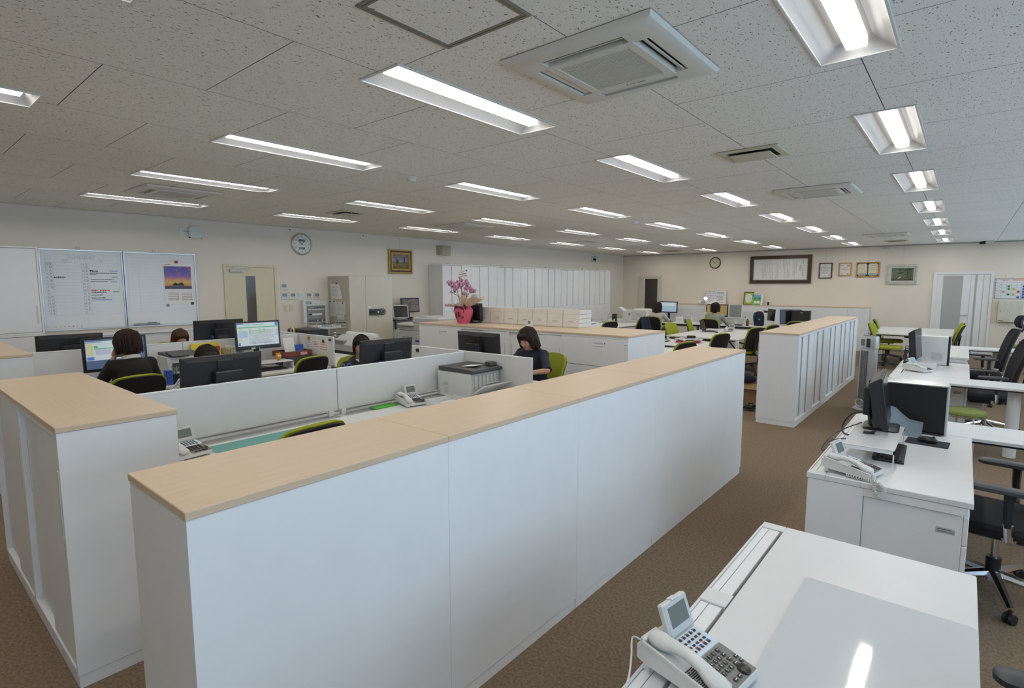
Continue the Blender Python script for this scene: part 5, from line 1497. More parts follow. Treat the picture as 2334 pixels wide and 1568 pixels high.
# telephone on swing arm with a small lamp
t = thing('swing_arm_stand', 'telephone on a cream swing arm between the far desks', 'stand', (-5.27, 14.3, DZ0))
MB().box(-.04, .04, -.04, .04, 0, .30, .006).cyl((0, 0, .30), (0, 0, .50), .025).build('arm_post', ACMAT, t); MB().box(-.17, .05, -.06, .05, .50, .52, .006).box(-.16, .03, -.09, .02, .46, .475, .01).build('arm_plate', ACMAT, t)
MB().lathe([(.04, 0), (.045, .01), (.03, .02)], 18, M=T(.02, -.03, .66) @ RX(PI / 2)).build('lamp_disc', mat('lit_disc', (.9, .9, .9), .3, emit=2.2, ecol=(1, 1, .97)), t)
MB().tube([(0, 0, .50), (.02, 0, .58), (.02, -.01, .66)], .008, 6).build('lamp_stem', OFFWH, t)
phone('telephone resting on the cream swing arm plate', (-5.34, 14.28, DZ0 + .522), math.radians(0))
def bottle(label, loc, h, r, body, cap):
    t = thing('bottle', label, 'bottle', loc, 0, 'bottles on the far desks')
    MB().lathe([(r * .9, 0), (r, .006), (r, h * .62), (r * .5, h * .78), (r * .38, h * .86), (r * .38, h * .9)], 16).build('bottle_body', body, t); MB().lathe([(r * .45, h * .9), (r * .45, h), (r * .4, h)], 12).build('cap', cap, t)
bottle('clear water bottle with blue cap on the far right desk', (-4.22, 14.22, DZ0), .22, .033, CLEAR, BLUEP)
bottle('brown tea bottle at the right hand of the man in green', (-4.12, 14.08, DZ0), .20, .034, mat('tea', (.16, .05, .015), .2), PAPER)
bottle('pale bottle with yellow cap by the white screen', (-5.66, 14.4, DZ0), .24, .03, PAPER, YELP)
t = thing('backpack', 'dark navy backpack standing on the far right desk', 'bag', (-3.92, 14.33, DZ0)); q = MB(); pad(q, .22, .17, .05, [(0, .01), (.02, 0), (.24, 0), (.33, .03), (.36, .07)]); q.build('bag_body', NAVY, t); MB().tube(spline([(-.08, -.06, .33), (-.11, -.08, .25), (-.10, -.09, .12)], 5), .012, 6).build('strap', BLACK, t); MB().lathe([(.02, 0), (.02, .003)], 14, M=T(.03, -.088, .16) @ RX(PI / 2)).build('badge', TEALM, t)
t = thing('desk_calendar', 'small white desk calendar beside the woman in beige', 'calendar', (-5.88, 14.1, DZ0), .15); MB().prism([(-.04, 0), (.04, 0), (0, .17)], -.09, .09, 'x').build('calendar_block', PAPER, t); q = MB(); M = T(0, -.021, .085) @ RX(math.radians(77)); [scrib(q, M @ T(0, 0, .001), -.07, .07, -.05 + .025 * k, .008) for k in range(4)]; q.build('calendar_print', GREYINK, t, 0)
t = thing('pen_holder', 'blue pen holder on the far left desk', 'pen holder', (-5.72, 14.22, DZ0)); MB().box(-.06, .06, -.04, .04, 0, .10, .004).build('holder', BLUEP, t); MB().cyl((-.03, 0, .05), (-.04, .01, .17), .005, n=6).cyl((.02, 0, .05), (.03, .01, .16), .005, n=6).build('pens', MIDGREY, t)
t = thing('photo_card', 'small framed card with red mark on the far desk', 'card', (-5.20, 14.05, DZ0), .1); MB().box(-.055, .055, -.004, .004, 0, .16, .002, M=RX(math.radians(-12))).build('card', PAPER, t); MB().box(-.008, .008, -.0055, -.004, .12, .135, M=RX(math.radians(-12))).build('red_mark', REDP, t)
o = MB().box(-.12, .12, -.09, .09, 0, .025, .004).build('notebook', PAPER); o.location = (-5.55, 14.12, DZ0); o.rotation_euler = (0, 0, .25); tag(o, 'open white notebook on the far left desk', 'notebook')
keyboard('dark keyboard before the man in green on the far desk', (-4.45, 14.08, DZ0 + .0005), 0, .40)
# printer counter by the far corner
cabinet('white low counter cabinet carrying the far printer, left part', (-8.15, 14.0, 0), 0, .80, .55, .735, 'doors2', group='far printer counter', hz=(.45, .6)); cabinet('white low counter cabinet carrying the far printer, right part', (-7.35, 14.0, 0), 0, .58, .55, .735, 'doors2', group='far printer counter', hz=(.45, .6))
t = thing('check_printer', 'boxy off-white printer with raised paper wing in the far corner', 'printer', (-7.30, 14.26, .7355))
MB().box(-.28, .05, -.16, .16, 0, .27, .012).build('main_body', OFFWH, t); MB().box(.05, .48, -.18, .18, 0, .33, .03).build('large_body', OFFWH, t)
MB().prism([(-.28, .26), (-.44, .36), (-.46, .345), (-.36, .22), (-.28, .10)], -.13, .13, 'y').build('paper_wing', PRW, t); MB().box(-.1, -.04, -.1615, -.16, .14, .20, .002).build('logo_plate', MIDGREY, t); MB().box(.15, .30, -.20, -.18, .12, .22, .005).build('output_slot', PRW, t); MB().box(-.20, -.02, -.10, .10, .27, .30, .006).build('top_lid', GREYPL, t)
t = thing('red_box', 'muted red document box beside the far printer', 'box', (-6.60, 14.42, DZ0), 0); MB().box(-.13, .13, -.12, .12, 0, .10, .004).build('lower_tray', OFFWH, t); MB().box(-.12, .12, -.11, .11, .10, .20, .004).build('red_carton', mat('dull_red', (.30, .10, .09), .6), t)
# ================================================================ things on the left wall
def wallL(y, z, out=0.0): return face_posX(XL + out, y, z)     # right = +Y, up = +Z, out = +X
# whiteboards
def board_frame(t, w, h):
    g = MB().box(0, w, 0, .022, 0, .03, .003).box(0, w, h - .022, h, 0, .03, .003).box(0, .018, .022, h - .022, 0, .03, .003).box(w - .018, w, .022, h - .022, 0, .03, .003)
    me = g.mesh('frame'); me.materials.append(ALU); inst('frame', me, t)
    MB().box(.018, w - .018, .022, h - .022, .004, .016).build('writing_surface', BOARD, t)
def wb(label, y0, w):
    t = thing('whiteboard', label, 'whiteboard', (0, 0, 0)); t.matrix_world = wallL(y0, 1.125, .004)
    board_frame(t, w, 1.085); return t
LINEM = mat('printed_lines', (.45, .47, .47), .6, var=0)
S = T(0, 0, .0162)
t = wb('whiteboard printed as a monthly schedule with handwriting', 1.53, .915)
g = MB()
W0, H0w = .915, 1.085
for k in range(18):
    flat(g, S, .06, .86, .205 + .0438 * k, .2065 + .0438 * k)
for x in (.06, .86, .085, .135, .44, .47, .52): flat(g, S, x, x + .0015, .205, .205 + .0438 * (17 if x in (.06, .86) else 16))
flat(g, S, .06, .86, 1.015, 1.0165); flat(g, S, .06, .0615, .95, 1.015); flat(g, S, .8585, .86, .95, 1.015)
g.build('ruled_grid', LINEM, t, 0)
g = MB(); letter(g, S, 'SCHEDULE', .45, .98, .062); letter(g, S, '9月', .27, .925, .045); letter(g, S, '月', .66, .925, .045); g.build('heading', LINEM, t, 0)
g = MB(); days = '月火水木金土日'
letter(g, S, '日', .077, .8845, .034); letter(g, S, '曜', .112, .8845, .034)
for d_ in range(1, 16):
    y = .8845 - .0438 * d_
    letter(g, S, str(d_), .073, y, .030)
    if d_ not in (8, 9): letter(g, S, days[(d_ - 1) % 7] if d_ < 8 else days[(d_ - 10) % 7], .112, y, .034)
for d_ in range(16, 32):
    y = .8845 - .0438 * (d_ - 16)
    letter(g, S, str(d_), .456, y, .028)
    if d_ < 31: letter(g, S, days[(d_ - 3) % 7], .497, y, .034)
g.build('day_names', GREYINK, t, 0)
g = MB()
scrib(g, S, .14, .26, .885 - .0438 * 4, .018, .95)
for r_, x0, x1, h in ((1.7, .53, .56, .012), (2, .53, .62, .022), (2.6, .53, .75, .012), (3, .53, .60, .012), (3.8, .78, .84, .012), (4.6, .53, .80, .012), (5.2, .53, .73, .012), (8.6, .53, .70, .014), (8.5, .78, .85, .012), (9.5, .53, .65, .014), (10.4, .53, .68, .014), (2.6, .76, .84, .012)):
    scrib(g, S, x0, x1, .885 - .0438 * r_, h, .9)
g.build('black_handwriting', INK, t, 0)
g = MB(); scrib(g, S, .53, .74, .885 - .0438 * 8, .018, .6); g.build('red_handwriting', REDINK, t, 0)
g = MB()
for r_, x0, x1 in ((1.9, .75, .85), (5.3, .75, .84), (11, .53, .76)): scrib(g, S, x0, x1, .885 - .0438 * r_, .012, .8)
g.build('blue_handwriting', BLUEINK, t, 0)
g = MB()
for k, ch in enumerate('主朝外早夜日日'): g.box(.10 + .045 * k, .14 + .045 * k, .035, .067, .016, .019, .002)
g.build('name_magnets', PAPER, t); g = MB()
for k in range(7): letter(g, S, '月火水木金土日'[k], .12 + .045 * k, .051, .024, h=.0032)
g.build('magnet_letters', INK, t, 0)
t2 = wb('whiteboard with ruled columns carrying a landscape calendar', 2.452, .945)
g = MB()
for k in range(17): flat(g, S, .05, .88, .22 + .046 * k, .2215 + .046 * k)
for x in (.05, .18, .62, .88): flat(g, S, x, x + .0015, .22, .956)
flat(g, S, .05, .88, 1.0, 1.0015); g.build('ruled_grid', LINEM, t2, 0)
MB().box(.07, .40, .028, .05, .016, .06, .004).build('marker_tray', MIDGREY, t2)
MB().box(.24, .36, .05, .058, .03, .045, .002).build('marker', BLACK, t2)
t = thing('wall_calendar', 'wall calendar with purple sunset sea picture on the whiteboard', 'calendar', (0, 0, 0)); t.matrix_world = wallL(2.452 + .49, 1.44, .0215)
MB().box(0, .40, 0, .62, 0, .002).build('calendar_sheet', PAPER, t)
def sunset():
    m = bpy.data.materials.new('sunset_print'); m.use_nodes = True
    n, l = m.node_tree.nodes, m.node_tree.links; p = n['Principled BSDF']; p.inputs['Roughness'].default_value = .4
    tc = n.new('ShaderNodeTexCoord'); sx = n.new('ShaderNodeSeparateXYZ'); l.new(tc.outputs['Generated'], sx.inputs[0])
    r = n.new('ShaderNodeValToRGB'); cr = r.color_ramp
    cr.elements[0].position = 0; cr.elements[0].color = (.06, .05, .12, 1); cr.elements[1].position = 1; cr.elements[1].color = (.06, .07, .32, 1)
    for pos, c in ((.12, (.10, .07, .12, 1)), (.15, (.60, .33, .06, 1)), (.30, (.72, .46, .14, 1)), (.46, (.55, .24, .20, 1)), (.58, (.16, .13, .42, 1)), (.85, (.08, .10, .40, 1))):
        e_ = cr.elements.new(pos); e_.color = c
    no = n.new('ShaderNodeTexNoise'); no.inputs['Scale'].default_value = 5; no.inputs['Detail'].default_value = 5
    l.new(tc.outputs['Generated'], no.inputs['Vector']); l.new(sx.outputs['Y'], r.inputs['Fac'])
    r2 = n.new('ShaderNodeValToRGB'); r2.color_ramp.elements[0].position = .50; r2.color_ramp.elements[1].position = .62
    l.new(no.outputs['Fac'], r2.inputs['Fac']); mx = n.new('ShaderNodeMix'); mx.data_type = 'RGBA'
    mu = n.new('ShaderNodeMath'); mu.operation = 'MULTIPLY'; l.new(r2.outputs['Color'], mu.inputs[0]); l.new(sx.outputs['Y'], mu.inputs[1])
    l.new(mu.outputs[0], mx.inputs['Factor']); l.new(r.outputs['Color'], mx.inputs['A']); mx.inputs['B'].default_value = (.42, .10, .22, 1)
    l.new(mx.outputs['Result'], p.inputs['Base Color']); return m
pic = MB().box(.015, .385, .235, .575, .002, .003).build('sunset_picture', sunset(), t, 0)
MB().prism([(.11, .285), (.13, .305), (.15, .33), (.17, .33), (.185, .315), (.20, .312), (.22, .325), (.24, .335), (.26, .325), (.28, .30), (.285, .285)], .003, .0036, 'z').build('island_rock', mat('rock_print', (.02, .025, .02), .5, var=0), pic, 0)
g = MB()
for q in range(2):
    for i in range(5): scrib(g, T(0, 0, .002), .05 + .19 * q, .18 + .19 * q, .17 - .025 * i, .010, .9)
g.build('dates', GREYINK, t, 0)
g = MB()
for q in range(2):
    for i in range(5): flat(g, T(0, 0, .0021), .185 + .185 * q, .195 + .185 * q, .165 - .025 * i, .177 - .025 * i)
scrib(g, T(0, 0, .002), .03, .11, .60, .012, .9)
g.build('red_dates', REDINK, t, 0)
for (x, y, c) in ((.19, .64, REDP), (.04, -.01, MIDGREY), (.38, .01, WALNUT)):
    MB().box(x - .02, x + .02, y - .02, y + .02, .002, .012, .003).build('magnet', c, t)
for y in (1.95, 2.85):
    o = MB().box(XL, XL + .02, y - .02, y + .02, 2.215, 2.245, .002).build('wall_hook', GREYPL); tag(o, 'small steel hook above the %s whiteboard' % ('schedule' if y < 2.4 else 'calendar'), 'hook', 'whiteboard hooks')
# wifi box and plate
t = thing('wireless_access_point', 'rounded white wireless box high above the whiteboard', 'wireless box', (0, 0, 0)); t.matrix_world = wallL(3.43, 2.545)
q = MB(); pad(q, .20, .20, .07, [(0, .02), (.012, .004), (.03, 0), (.042, .012), (.047, .04)]); q.build('casing', OFFWH, t); q = MB(); scrib(q, T(0, 0, .048), -.03, .03, -.03, .008); scrib(q, T(0, 0, .048), -.01, .05, .01, .006); q.build('maker_mark', GREYINK, t, 0)
MB().box(-.09, -.07, -.09, -.07, 0, .012).box(.07, .09, -.09, -.07, 0, .012).build('wall_clip', BLACK, t)
t = thing('outlet_plate', 'white network outlet plate with short cable beside wireless box', 'outlet', (0, 0, 0)); t.matrix_world = wallL(3.25, 2.555); MB().box(-.04, .04, -.06, .06, 0, .008, .002).build('plate', OFFWH, t); MB().tube(spline([(0, 0, .01), (.05, -.005, .025), (.10, 0, .02), (.125, 0, .02)], 5), .004, 6).build('cable', MIDGREY, t)
# clocks
def clock(label, M, r, rim, face, nums, hands):
    t = thing('wall_clock', label, 'clock', (0, 0, 0)); t.matrix_world = M
    ring = MB().lathe([(r * 1.0, 0), (r * 1.03, .012), (r * 1.0, .035), (r * .93, .042), (r * .88, .036), (r * .88, .004)], 40); ring.build('rim', rim, t)
    MB().lathe([(r * .89, .002), (r * .89, .022), (.001, .0225)], 40).build('dial', face, t)
    g = MB()
    for k in range(1, 13):
        a = PI / 2 - 2 * PI * k / 12
        if nums: letter(g, T(0, 0, .0225), str(k), r * .70 * math.cos(a), r * .70 * math.sin(a), r * .26)
        else: flat(g, T(r * .72 * math.cos(a), r * .72 * math.sin(a), .0228) @ RZ(a), -.014, .014, -.005, .005)
    g.build('numerals', INK if nums else GREYINK, t, 0)
    for nm, ang, ln, wd in (('hour_hand', hands[0], r * .45, .004), ('minute_hand', hands[1], r * .68, .003)):
        MB().box(-wd, wd, -.02, ln, .026, .0275, M=RZ(-math.radians(ang))).build(nm, INK, t)
    MB().lathe([(.007, .0225), (.012, .029), (.004, .03)], 14).build('hand_pin', INK, t)
    return t
t = clock('round silver-rimmed wall clock with two small digital windows', wallL(5.19, 2.467), .192, mat('champagne_rim', (.52, .50, .42), .3, .6), PAPER, True, (305, 43))
MB().box(-.060, .060, .045, .085, .0226, .0238).build('digital_window', MIDGREY, t); MB().box(-.060, .060, -.095, -.055, .0226, .0238).build('digital_window', MIDGREY, t); q = MB(); scrib(q, T(0, 0, .0238), -.05, .05, .065, .02, .6); scrib(q, T(0, 0, .0238), -.05, .05, -.075, .02, .6); q.build('digital_figures', INK, t, 0)
clock('small round brown-rimmed clock with pale green dial, back wall', face_negY(-6.07, YB, 2.42), .172, WALNUT, mat('pale_green_dial', (.55, .56, .38), .5, var=0), False, (305, 43))
# thermostats, switches
for k, (y, z) in enumerate(((4.828, 1.70), (4.829, 1.542), (4.983, 1.54), (5.14, 1.538), (5.292, 1.536), (5.453, 1.533))):
    t = thing('air_conditioner_control', ['wall control panel alone above the row of five', 'wall control panel at the left end of row', 'wall control panel second in the row', 'wall control panel third in the row, pale screen', 'wall control panel fourth in the row', 'wall control panel at the right end of the row'][k], 'control panel', (0, 0, 0), 0, 'air conditioner controls'); t.matrix_world = wallL(y, z)
    MB().box(-.06, .06, -.06, .06, 0, .016, .003).build('casing', OFFWH, t); MB().box(-.042, .042, -.010, .045, .016, .0175).build('screen', mat('control_lcd_pale', (.55, .57, .56), .1) if k == 3 else (GLASSY if k < 2 else MIDGREY), t); q = MB(); scrib(q, T(0, 0, .0165), -.03, .02, -.035, .008); q.box(.03, .042, -.042, -.03, .016, .018); q.build('buttons', GREYINK, t, 0)
for k, y in enumerate((4.845, 4.95)):
    t = thing('light_switch', 'ivory double switch plate below the controls, %s one' % ('left' if k == 0 else 'right'), 'switch', (0, 0, 0), 0, 'wall switches'); t.matrix_world = wallL(y, 1.328); MB().box(-.037, .037, -.062, .062, 0, .008, .002).build('plate', CREAM, t)
    for q in (-1, 1): MB().box(-.012, .012, q * .025 - .02, q * .025 + .02, .008, .012, .002).build('rocker', CREAM, t)
# fire alarm panel
t = thing('fire_alarm_panel', 'white fire alarm panel with grey control face on the wall', 'alarm panel', (0, 0, 0)); t.matrix_world = wallL(5.12, .93)
MB().box(0, .47, 0, .527, 0, .11, .004).build('cabinet_box', OFFWH, t); fc = MB().box(.06, .43, .02, .43, .11, .118, .003).build('control_face', MIDGREY, t)
q = MB().box(.08, .42, .385, .405, .118, .119).box(.08, .42, .135, .175, .118, .119); q.build('blue_strip', mat('steel_blue', (.08, .14, .18), .5), fc, 0)
for k in range(5): MB().box(.09 + .065 * k, .14 + .065 * k, .352, .368, .118, .120).build('indicator', PAPER, fc)
MB().box(.09, .36, .25, .29, .118, .1195).build('label_strip', PAPER, fc); MB().box(.09, .16, .255, .285, .1195, .122, .003).build('rotary_panel', BLACK, fc)
for k, c in enumerate((REDP, PAPER, REDP, PAPER)): MB().cyl((.22 + .045 * k, .155, .119), (.22 + .045 * k, .155, .126), .012).build('button', c, fc)
q = MB(); scrib(q, T(0, 0, .1185), .09, .30, .21, .012); scrib(q, T(0, 0, .1185), .09, .40, .06, .010); scrib(q, T(0, 0, .1195), .09, .2, .395, .012); q.build('panel_print', GREYPL, fc, 0)
MB().box(.04, .16, .455, .51, .11, .1115).build('notice_sticker', mat('pale_teal', (.30, .48, .48), .6), t); MB().box(.13, .155, .465, .49, .1115, .1125).build('red_seal', REDP, t)
# oil painting on the clock wall
def landscape(name, stops, vert='Y', nscale=9):
    m = bpy.data.materials.new(name); m.use_nodes = True
    n, l = m.node_tree.nodes, m.node_tree.links; p = n['Principled BSDF']; p.inputs['Roughness'].default_value = .5
    tc = n.new('ShaderNodeTexCoord'); sx = n.new('ShaderNodeSeparateXYZ'); l.new(tc.outputs['Generated'], sx.inputs[0])
    no = n.new('ShaderNodeTexNoise'); no.inputs['Scale'].default_value = nscale; no.inputs['Detail'].default_value = 6; l.new(tc.outputs['Generated'], no.inputs['Vector'])
    ma = n.new('ShaderNodeMath'); ma.operation = 'MULTIPLY_ADD'; ma.inputs[1].default_value = .35; ma.inputs[2].default_value = -.17; l.new(no.outputs['Fac'], ma.inputs[0])
    ad = n.new('ShaderNodeMath'); ad.operation = 'ADD'; l.new(ma.outputs[0], ad.inputs[0]); l.new(sx.outputs[vert], ad.inputs[1])
    r = n.new('ShaderNodeValToRGB'); cr = r.color_ramp; cr.elements[0].position = stops[0][0]; cr.elements[0].color = stops[0][1] + (1,); cr.elements[1].position = stops[-1][0]; cr.elements[1].color = stops[-1][1] + (1,)
    for ps, c in stops[1:-1]: cr.elements.new(ps).color = c + (1,)
    l.new(ad.outputs[0], r.inputs['Fac']); l.new(r.outputs['Color'], p.inputs['Base Color']); return m
def frame_pic(name, label, M, w, h, bands, inner, cat='picture', cord=None, tilt=0):
    """bands: [(width, depth, material)] from outside in"""
    t = thing(name, label, cat, (0, 0, 0)); t.matrix_world = M @ RX(tilt)
    a = 0; nm = ['outer_frame', 'inner_frame', 'slip', 'mount']
    for k, (bw, bd, bm) in enumerate(bands):
        g = MB(); x0, x1, y0, y1 = -w / 2 + a, w / 2 - a, -h / 2 + a, h / 2 - a
        g.box(x0, x1, y0, y0 + bw, 0, bd, .003).box(x0, x1, y1 - bw, y1, 0, bd, .003).box(x0, x0 + bw, y0 + bw, y1 - bw, 0, bd, .003).box(x1 - bw, x1, y0 + bw, y1 - bw, 0, bd, .003)
        g.build(nm[min(k, 3)], bm, t); a += bw
    p = MB().box(-w / 2 + a, w / 2 - a, -h / 2 + a, h / 2 - a, .002, .009).build('picture_face', inner, t)
    if cord: MB().tube([(0, h / 2, .008), (0, h / 2 + cord, .006)], .0025, 5).build('hanging_wire', GREYPL, t)
    return t, p, (w / 2 - a, h / 2 - a)
LAND1 = landscape('meadow_painting', [(0, (.10, .08, .02)), (.3, (.22, .17, .05)), (.42, (.12, .12, .06)), (.52, (.30, .28, .30)), (.8, (.20, .16, .22)), (1, (.26, .15, .12))])
t, p, s = frame_pic('oil_painting', 'gilt and black framed meadow painting hanging beside the safe', wallL(7.41, 2.228, .004), .62, .50, [(.028, .045, GOLD), (.032, .035, WALNUT), (.020, .04, GOLD), (.02, .03, GOLD)], LAND1, cord=.24)
g = MB()
for x, y, hh in ((.11, .0, .10), (-.09, -.01, .06), (-.06, .0, .05)): g.prism([(x - .02, y - .02), (x + .02, y - .02), (x + .012, y + hh), (x - .008, y + hh * 1.1)], .009, .0096, 'z')
g.build('painted_trees', mat('painted_dark_green', (.03, .05, .04), .6), p, 0)
for k, (y, dd) in enumerate(((4.98, .05), (6.5, .05))):
    o = MB().cyl((XL, y, 2.705), (XL + .02, y, 2.705), .008, n=8).build('rail_hook', DARKGREY); tag(o, 'tiny dark hook near the ceiling line, %s of the clock' % ('left' if k == 0 else 'right'), 'hook', 'picture rail hooks')
t = thing('wall_speaker', 'beige box speaker high on the wall above the tall cabinets', 'speaker', (0, 0, 0)); t.matrix_world = wallL(8.63, 2.52)
MB().prism([(-.18, 0), (.18, 0), (.15, .13), (-.11, .13)], -.105, .105, 'y').build('cabinet', mat('speaker_beige', (.42, .38, .27), .6), t); MB().box(-.095, .135, -.08, .08, .13, .136, .003).build('grille', mat('speaker_cloth', (.46, .42, .31), .8, bump=.3, bscale=400), t); MB().box(.01, .014, -.08, .08, .136, .138).box(-.09, .13, -.002, .002, .136, .138).build('grille_rib', BEIGE, t)
t = thing('security_camera', 'small white and black security camera on the far left wall', 'camera', (0, 0, 0)); t.matrix_world = wallL(15.15, 2.56); MB().box(-.06, .06, -.09, .09, 0, .03, .004).build('mount', OFFWH, t); MB().cyl((0, 0, .03), (.05, -.02, .12), .03).build('camera_body', BLACK, t); MB().box(.06, .16, -.10, .10, .03, .12, .02).build('shade', OFFWH, t)
t = thing('security_camera', 'dark dome camera at the ceiling line, back right', 'camera', (0.30, YB - .22, HC)); MB().box(-.03, .12, -.04, .04, -.05, -.001, .006).build('mount', OFFWH, t); MB().cyl((-.03, 0, -.035), (-.13, -.02, -.045), .034).build('camera_body', BLACK, t)

# ================================================================ things on the back wall
def wallB(x, z, out=0.0): return face_negY(x, YB - out, z)
PAPERW = mat('white_mount', (.72, .72, .70), .6, var=.01)
t, p, s = frame_pic('framed_motto', 'wide dark wood frame with columns of vertical writing', wallB(-4.195, 2.18, .004), 1.64, .80, [(.075, .045, WALNUT), (.022, .035, mat('umber_slip', (.12, .07, .05), .5)), (.018, .03, GREYPL)], PAPERW, cat='frame')
g = MB(); M = T(0, 0, .009); FADED = mat('faded_ink', (.12, .12, .12), .7, var=0)
for k, ch in enumerate('富士セーカス株式会社'): letter(g, M, ch, .60, .24 - .047 * k, .044, h=.0006)
for k, ch in enumerate('企業理念'): letter(g, M, ch, .53, .10 - .047 * k, .044, h=.0006)
cols = [(.42, .26, -.10, 1), (.38, .26, -.24, 0), (.34, .26, -.20, 0), (.24, .26, -.25, 1), (.20, .22, -.26, 0), (.16, .24, -.25, 0), (.12, .26, -.26, 0), (.08, .26, .05, 0), (.0, .26, .02, 1), (-.06, .24, -.26, 0), (-.10, .24, -.26, 0), (-.14, .26, .14, 0), (-.20, .22, -.25, 0), (-.24, .25, -.26, 0), (-.28, .25, -.24, 0), (-.34, .24, -.25, 0), (-.38, .26, -.22, 0), (-.42, .26, -.26, 0), (-.46, .26, -.25, 0), (-.50, .26, .12, 0)]
for x, a, b, _ in cols: scribv(g, M, x * 1.02, a * 1.0, b, .026)
g.build('writing', FADED, t, 0)
def text_face(t, m, rows, w, h, size=.012):
    g = MB(); M = T(0, 0, .009)
    for y, x0, x1 in rows: scrib(g, M, x0 * w, x1 * w, y * h, size)
    g.build('print', m, t, 0)
t, p, s = frame_pic('certificate', 'small dark framed certificate right of the wide motto frame', wallB(-3.025, 2.125, .004), .325, .425, [(.026, .03, WALNUT)], PAPERW, cat='frame', cord=.36)
text_face(t, GREYINK, [(.8, -.4, .4)] + [(.62 - .13 * k, -.85, R.uniform(.2, .85)) for k in range(9)], *s)
g = MB(); flat(g, T(0, 0, .009), .075, .10, -.15, -.125); g.build('red_seal', REDINK, t, 0)
t, p, s = frame_pic('certificate', 'light oak framed award certificate with orange seal', wallB(-2.56, 2.152, .004), .30, .36, [(.028, .03, OAK)], PAPERW, cat='frame', cord=.36)
text_face(t, GREYINK, [(.28, -.4, .4), (.05, -.75, .75), (-.08, -.7, .7), (-.25, -.3, .3), (.7, -.9, -.3)], *s)
q = MB().lathe([(.028, .009), (.028, .0098)], 20, c=(.065, .10, 0)); q.build('orange_seal', mat('orange_print', (.65, .38, .12), .6), t, 0); g = MB(); flat(g, T(0, 0, .009), -.09, -.06, -.135, -.11); flat(g, T(0, 0, .009), .04, .09, -.135, -.115); g.build('red_print', REDINK, t, 0)
DKGR = mat('dark_green_velvet', (.015, .03, .02), .7)
t, p, s = frame_pic('certificate', 'wide oak framed pair of cream diplomas on dark green', wallB(-2.045, 2.137, .004), .535, .395, [(.028, .03, OAK)], DKGR, cat='frame', cord=.36)
for q in (-1, 1):
    w_, h_ = .108, .155
    d_ = MB().prism([(q * .121 - w_ + .03, -h_), (q * .121 + w_ - .03, -h_), (q * .121 + w_, -h_ + .03), (q * .121 + w_, h_ - .03), (q * .121 + w_ - .03, h_), (q * .121 - w_ + .03, h_), (q * .121 - w_, h_ - .03), (q * .121 - w_, -h_ + .03)], .009, .010, 'z').build('diploma', mat('cream_diploma', (.66, .62, .46), .7), t)
    g = MB(); scrib(g, T(q * .121, 0, .010), -.04, .04, .10, .012); scrib(g, T(q * .121, 0, .010), -.06, .06, .05, .007); scrib(g, T(q * .121, 0, .010), -.05, .05, .0, .007); g.build('diploma_print', GREYINK, d_, 0)
    g = MB(); flat(g, T(q * .121, 0, .010), -.09, .09, -.14, -.10); g.build('diploma_ornament', mat('teal_print', (.25, .38, .38), .6), d_, 0)
LAND2 = landscape('bamboo_painting', [(0, (.03, .04, .02)), (.2, (.13, .15, .08)), (.6, (.17, .20, .11)), (1, (.12, .17, .09))])
t, p, s = frame_pic('nihonga_painting', 'silver framed green painting of a bird beneath bamboo', wallB(-1.288, 2.0, .004), .635, .495, [(.05, .05, SILVERFR), (.022, .035, SILVERFR), (.014, .03, PAPERW)], LAND2, cord=.46, tilt=math.radians(3))
g = MB(); M = T(0, 0, .009)
for x in (.11, .14, .18): flat(g, M, x - .006, x + .006, -.16, .12)
for k in range(26):
    x, y = R.uniform(-.05, .20), R.uniform(.0, .15); a = R.uniform(-.7, .3) + PI
    g.prism([(0, 0), (.05, .008), (.085, 0), (.05, -.008)], .009, .0096, 'z', M=T(x, y, 0) @ RZ(a))
g.build('painted_bamboo', mat('bamboo_green', (.02, .07, .03), .6), p, 0)
g = MB().prism([(-.12, -.10), (-.09, -.075), (-.06, -.072), (-.045, -.06), (-.03, -.062), (-.025, -.075), (-.04, -.095), (-.065, -.108)], .009, .0097, 'z'); g.build('painted_bird', mat('bird_white', (.60, .58, .52), .6), p, 0)
MB().prism([(-.14, -.112), (-.10, -.075), (-.06, -.068), (-.075, -.085)], .0097, .0101, 'z').build('painted_wing', mat('bird_brown', (.12, .05, .03), .6), p, 0)
# magnet board with coloured markers and grey box
t = thing('magnet_board', 'white grid board with red, blue, green and yellow magnets', 'notice board', (0, 0, 0)); t.matrix_world = wallB(.53, 1.415, .004)
MB().box(0, .80, 0, .45, 0, .012).build('board_face', BOARD, t); g = MB().box(-.008, .808, -.008, 0, 0, .018).box(-.008, .808, .45, .458, 0, .018).box(-.008, 0, 0, .45, 0, .018).box(.80, .808, 0, .45, 0, .018); g.build('frame', MIDGREY, t)
g = MB(); M = T(0, 0, .012)
for k in range(7): flat(g, M, 0, .80, .37 - .062 * k, .372 - .062 * k)
for k in range(9): flat(g, M, .10 + .085 * k, .102 + .085 * k, 0, .372)
for k in range(6): g.box(-.06, .06, -.0015, .0015, 0, .0008, M=M @ T(.05, .34 - .062 * k, 0) @ RZ(-.55))
g.build('grid_lines', DARKGREY, t, 0)
MB().box(.28, .48, .415, .435, .012, .014).build('orange_strip', mat('orange_card', (.65, .22, .03), .6), t); g = MB(); scrib(g, M, .02, .24, .43, .014); scrib(g, M, .10, .2, .41, .01); g.build('red_print', REDINK, t, 0)
cm = {'r': REDP, 'b': BLUEP, 'g': mat('green_plastic', (.03, .22, .05), .4), 'y': YELP}
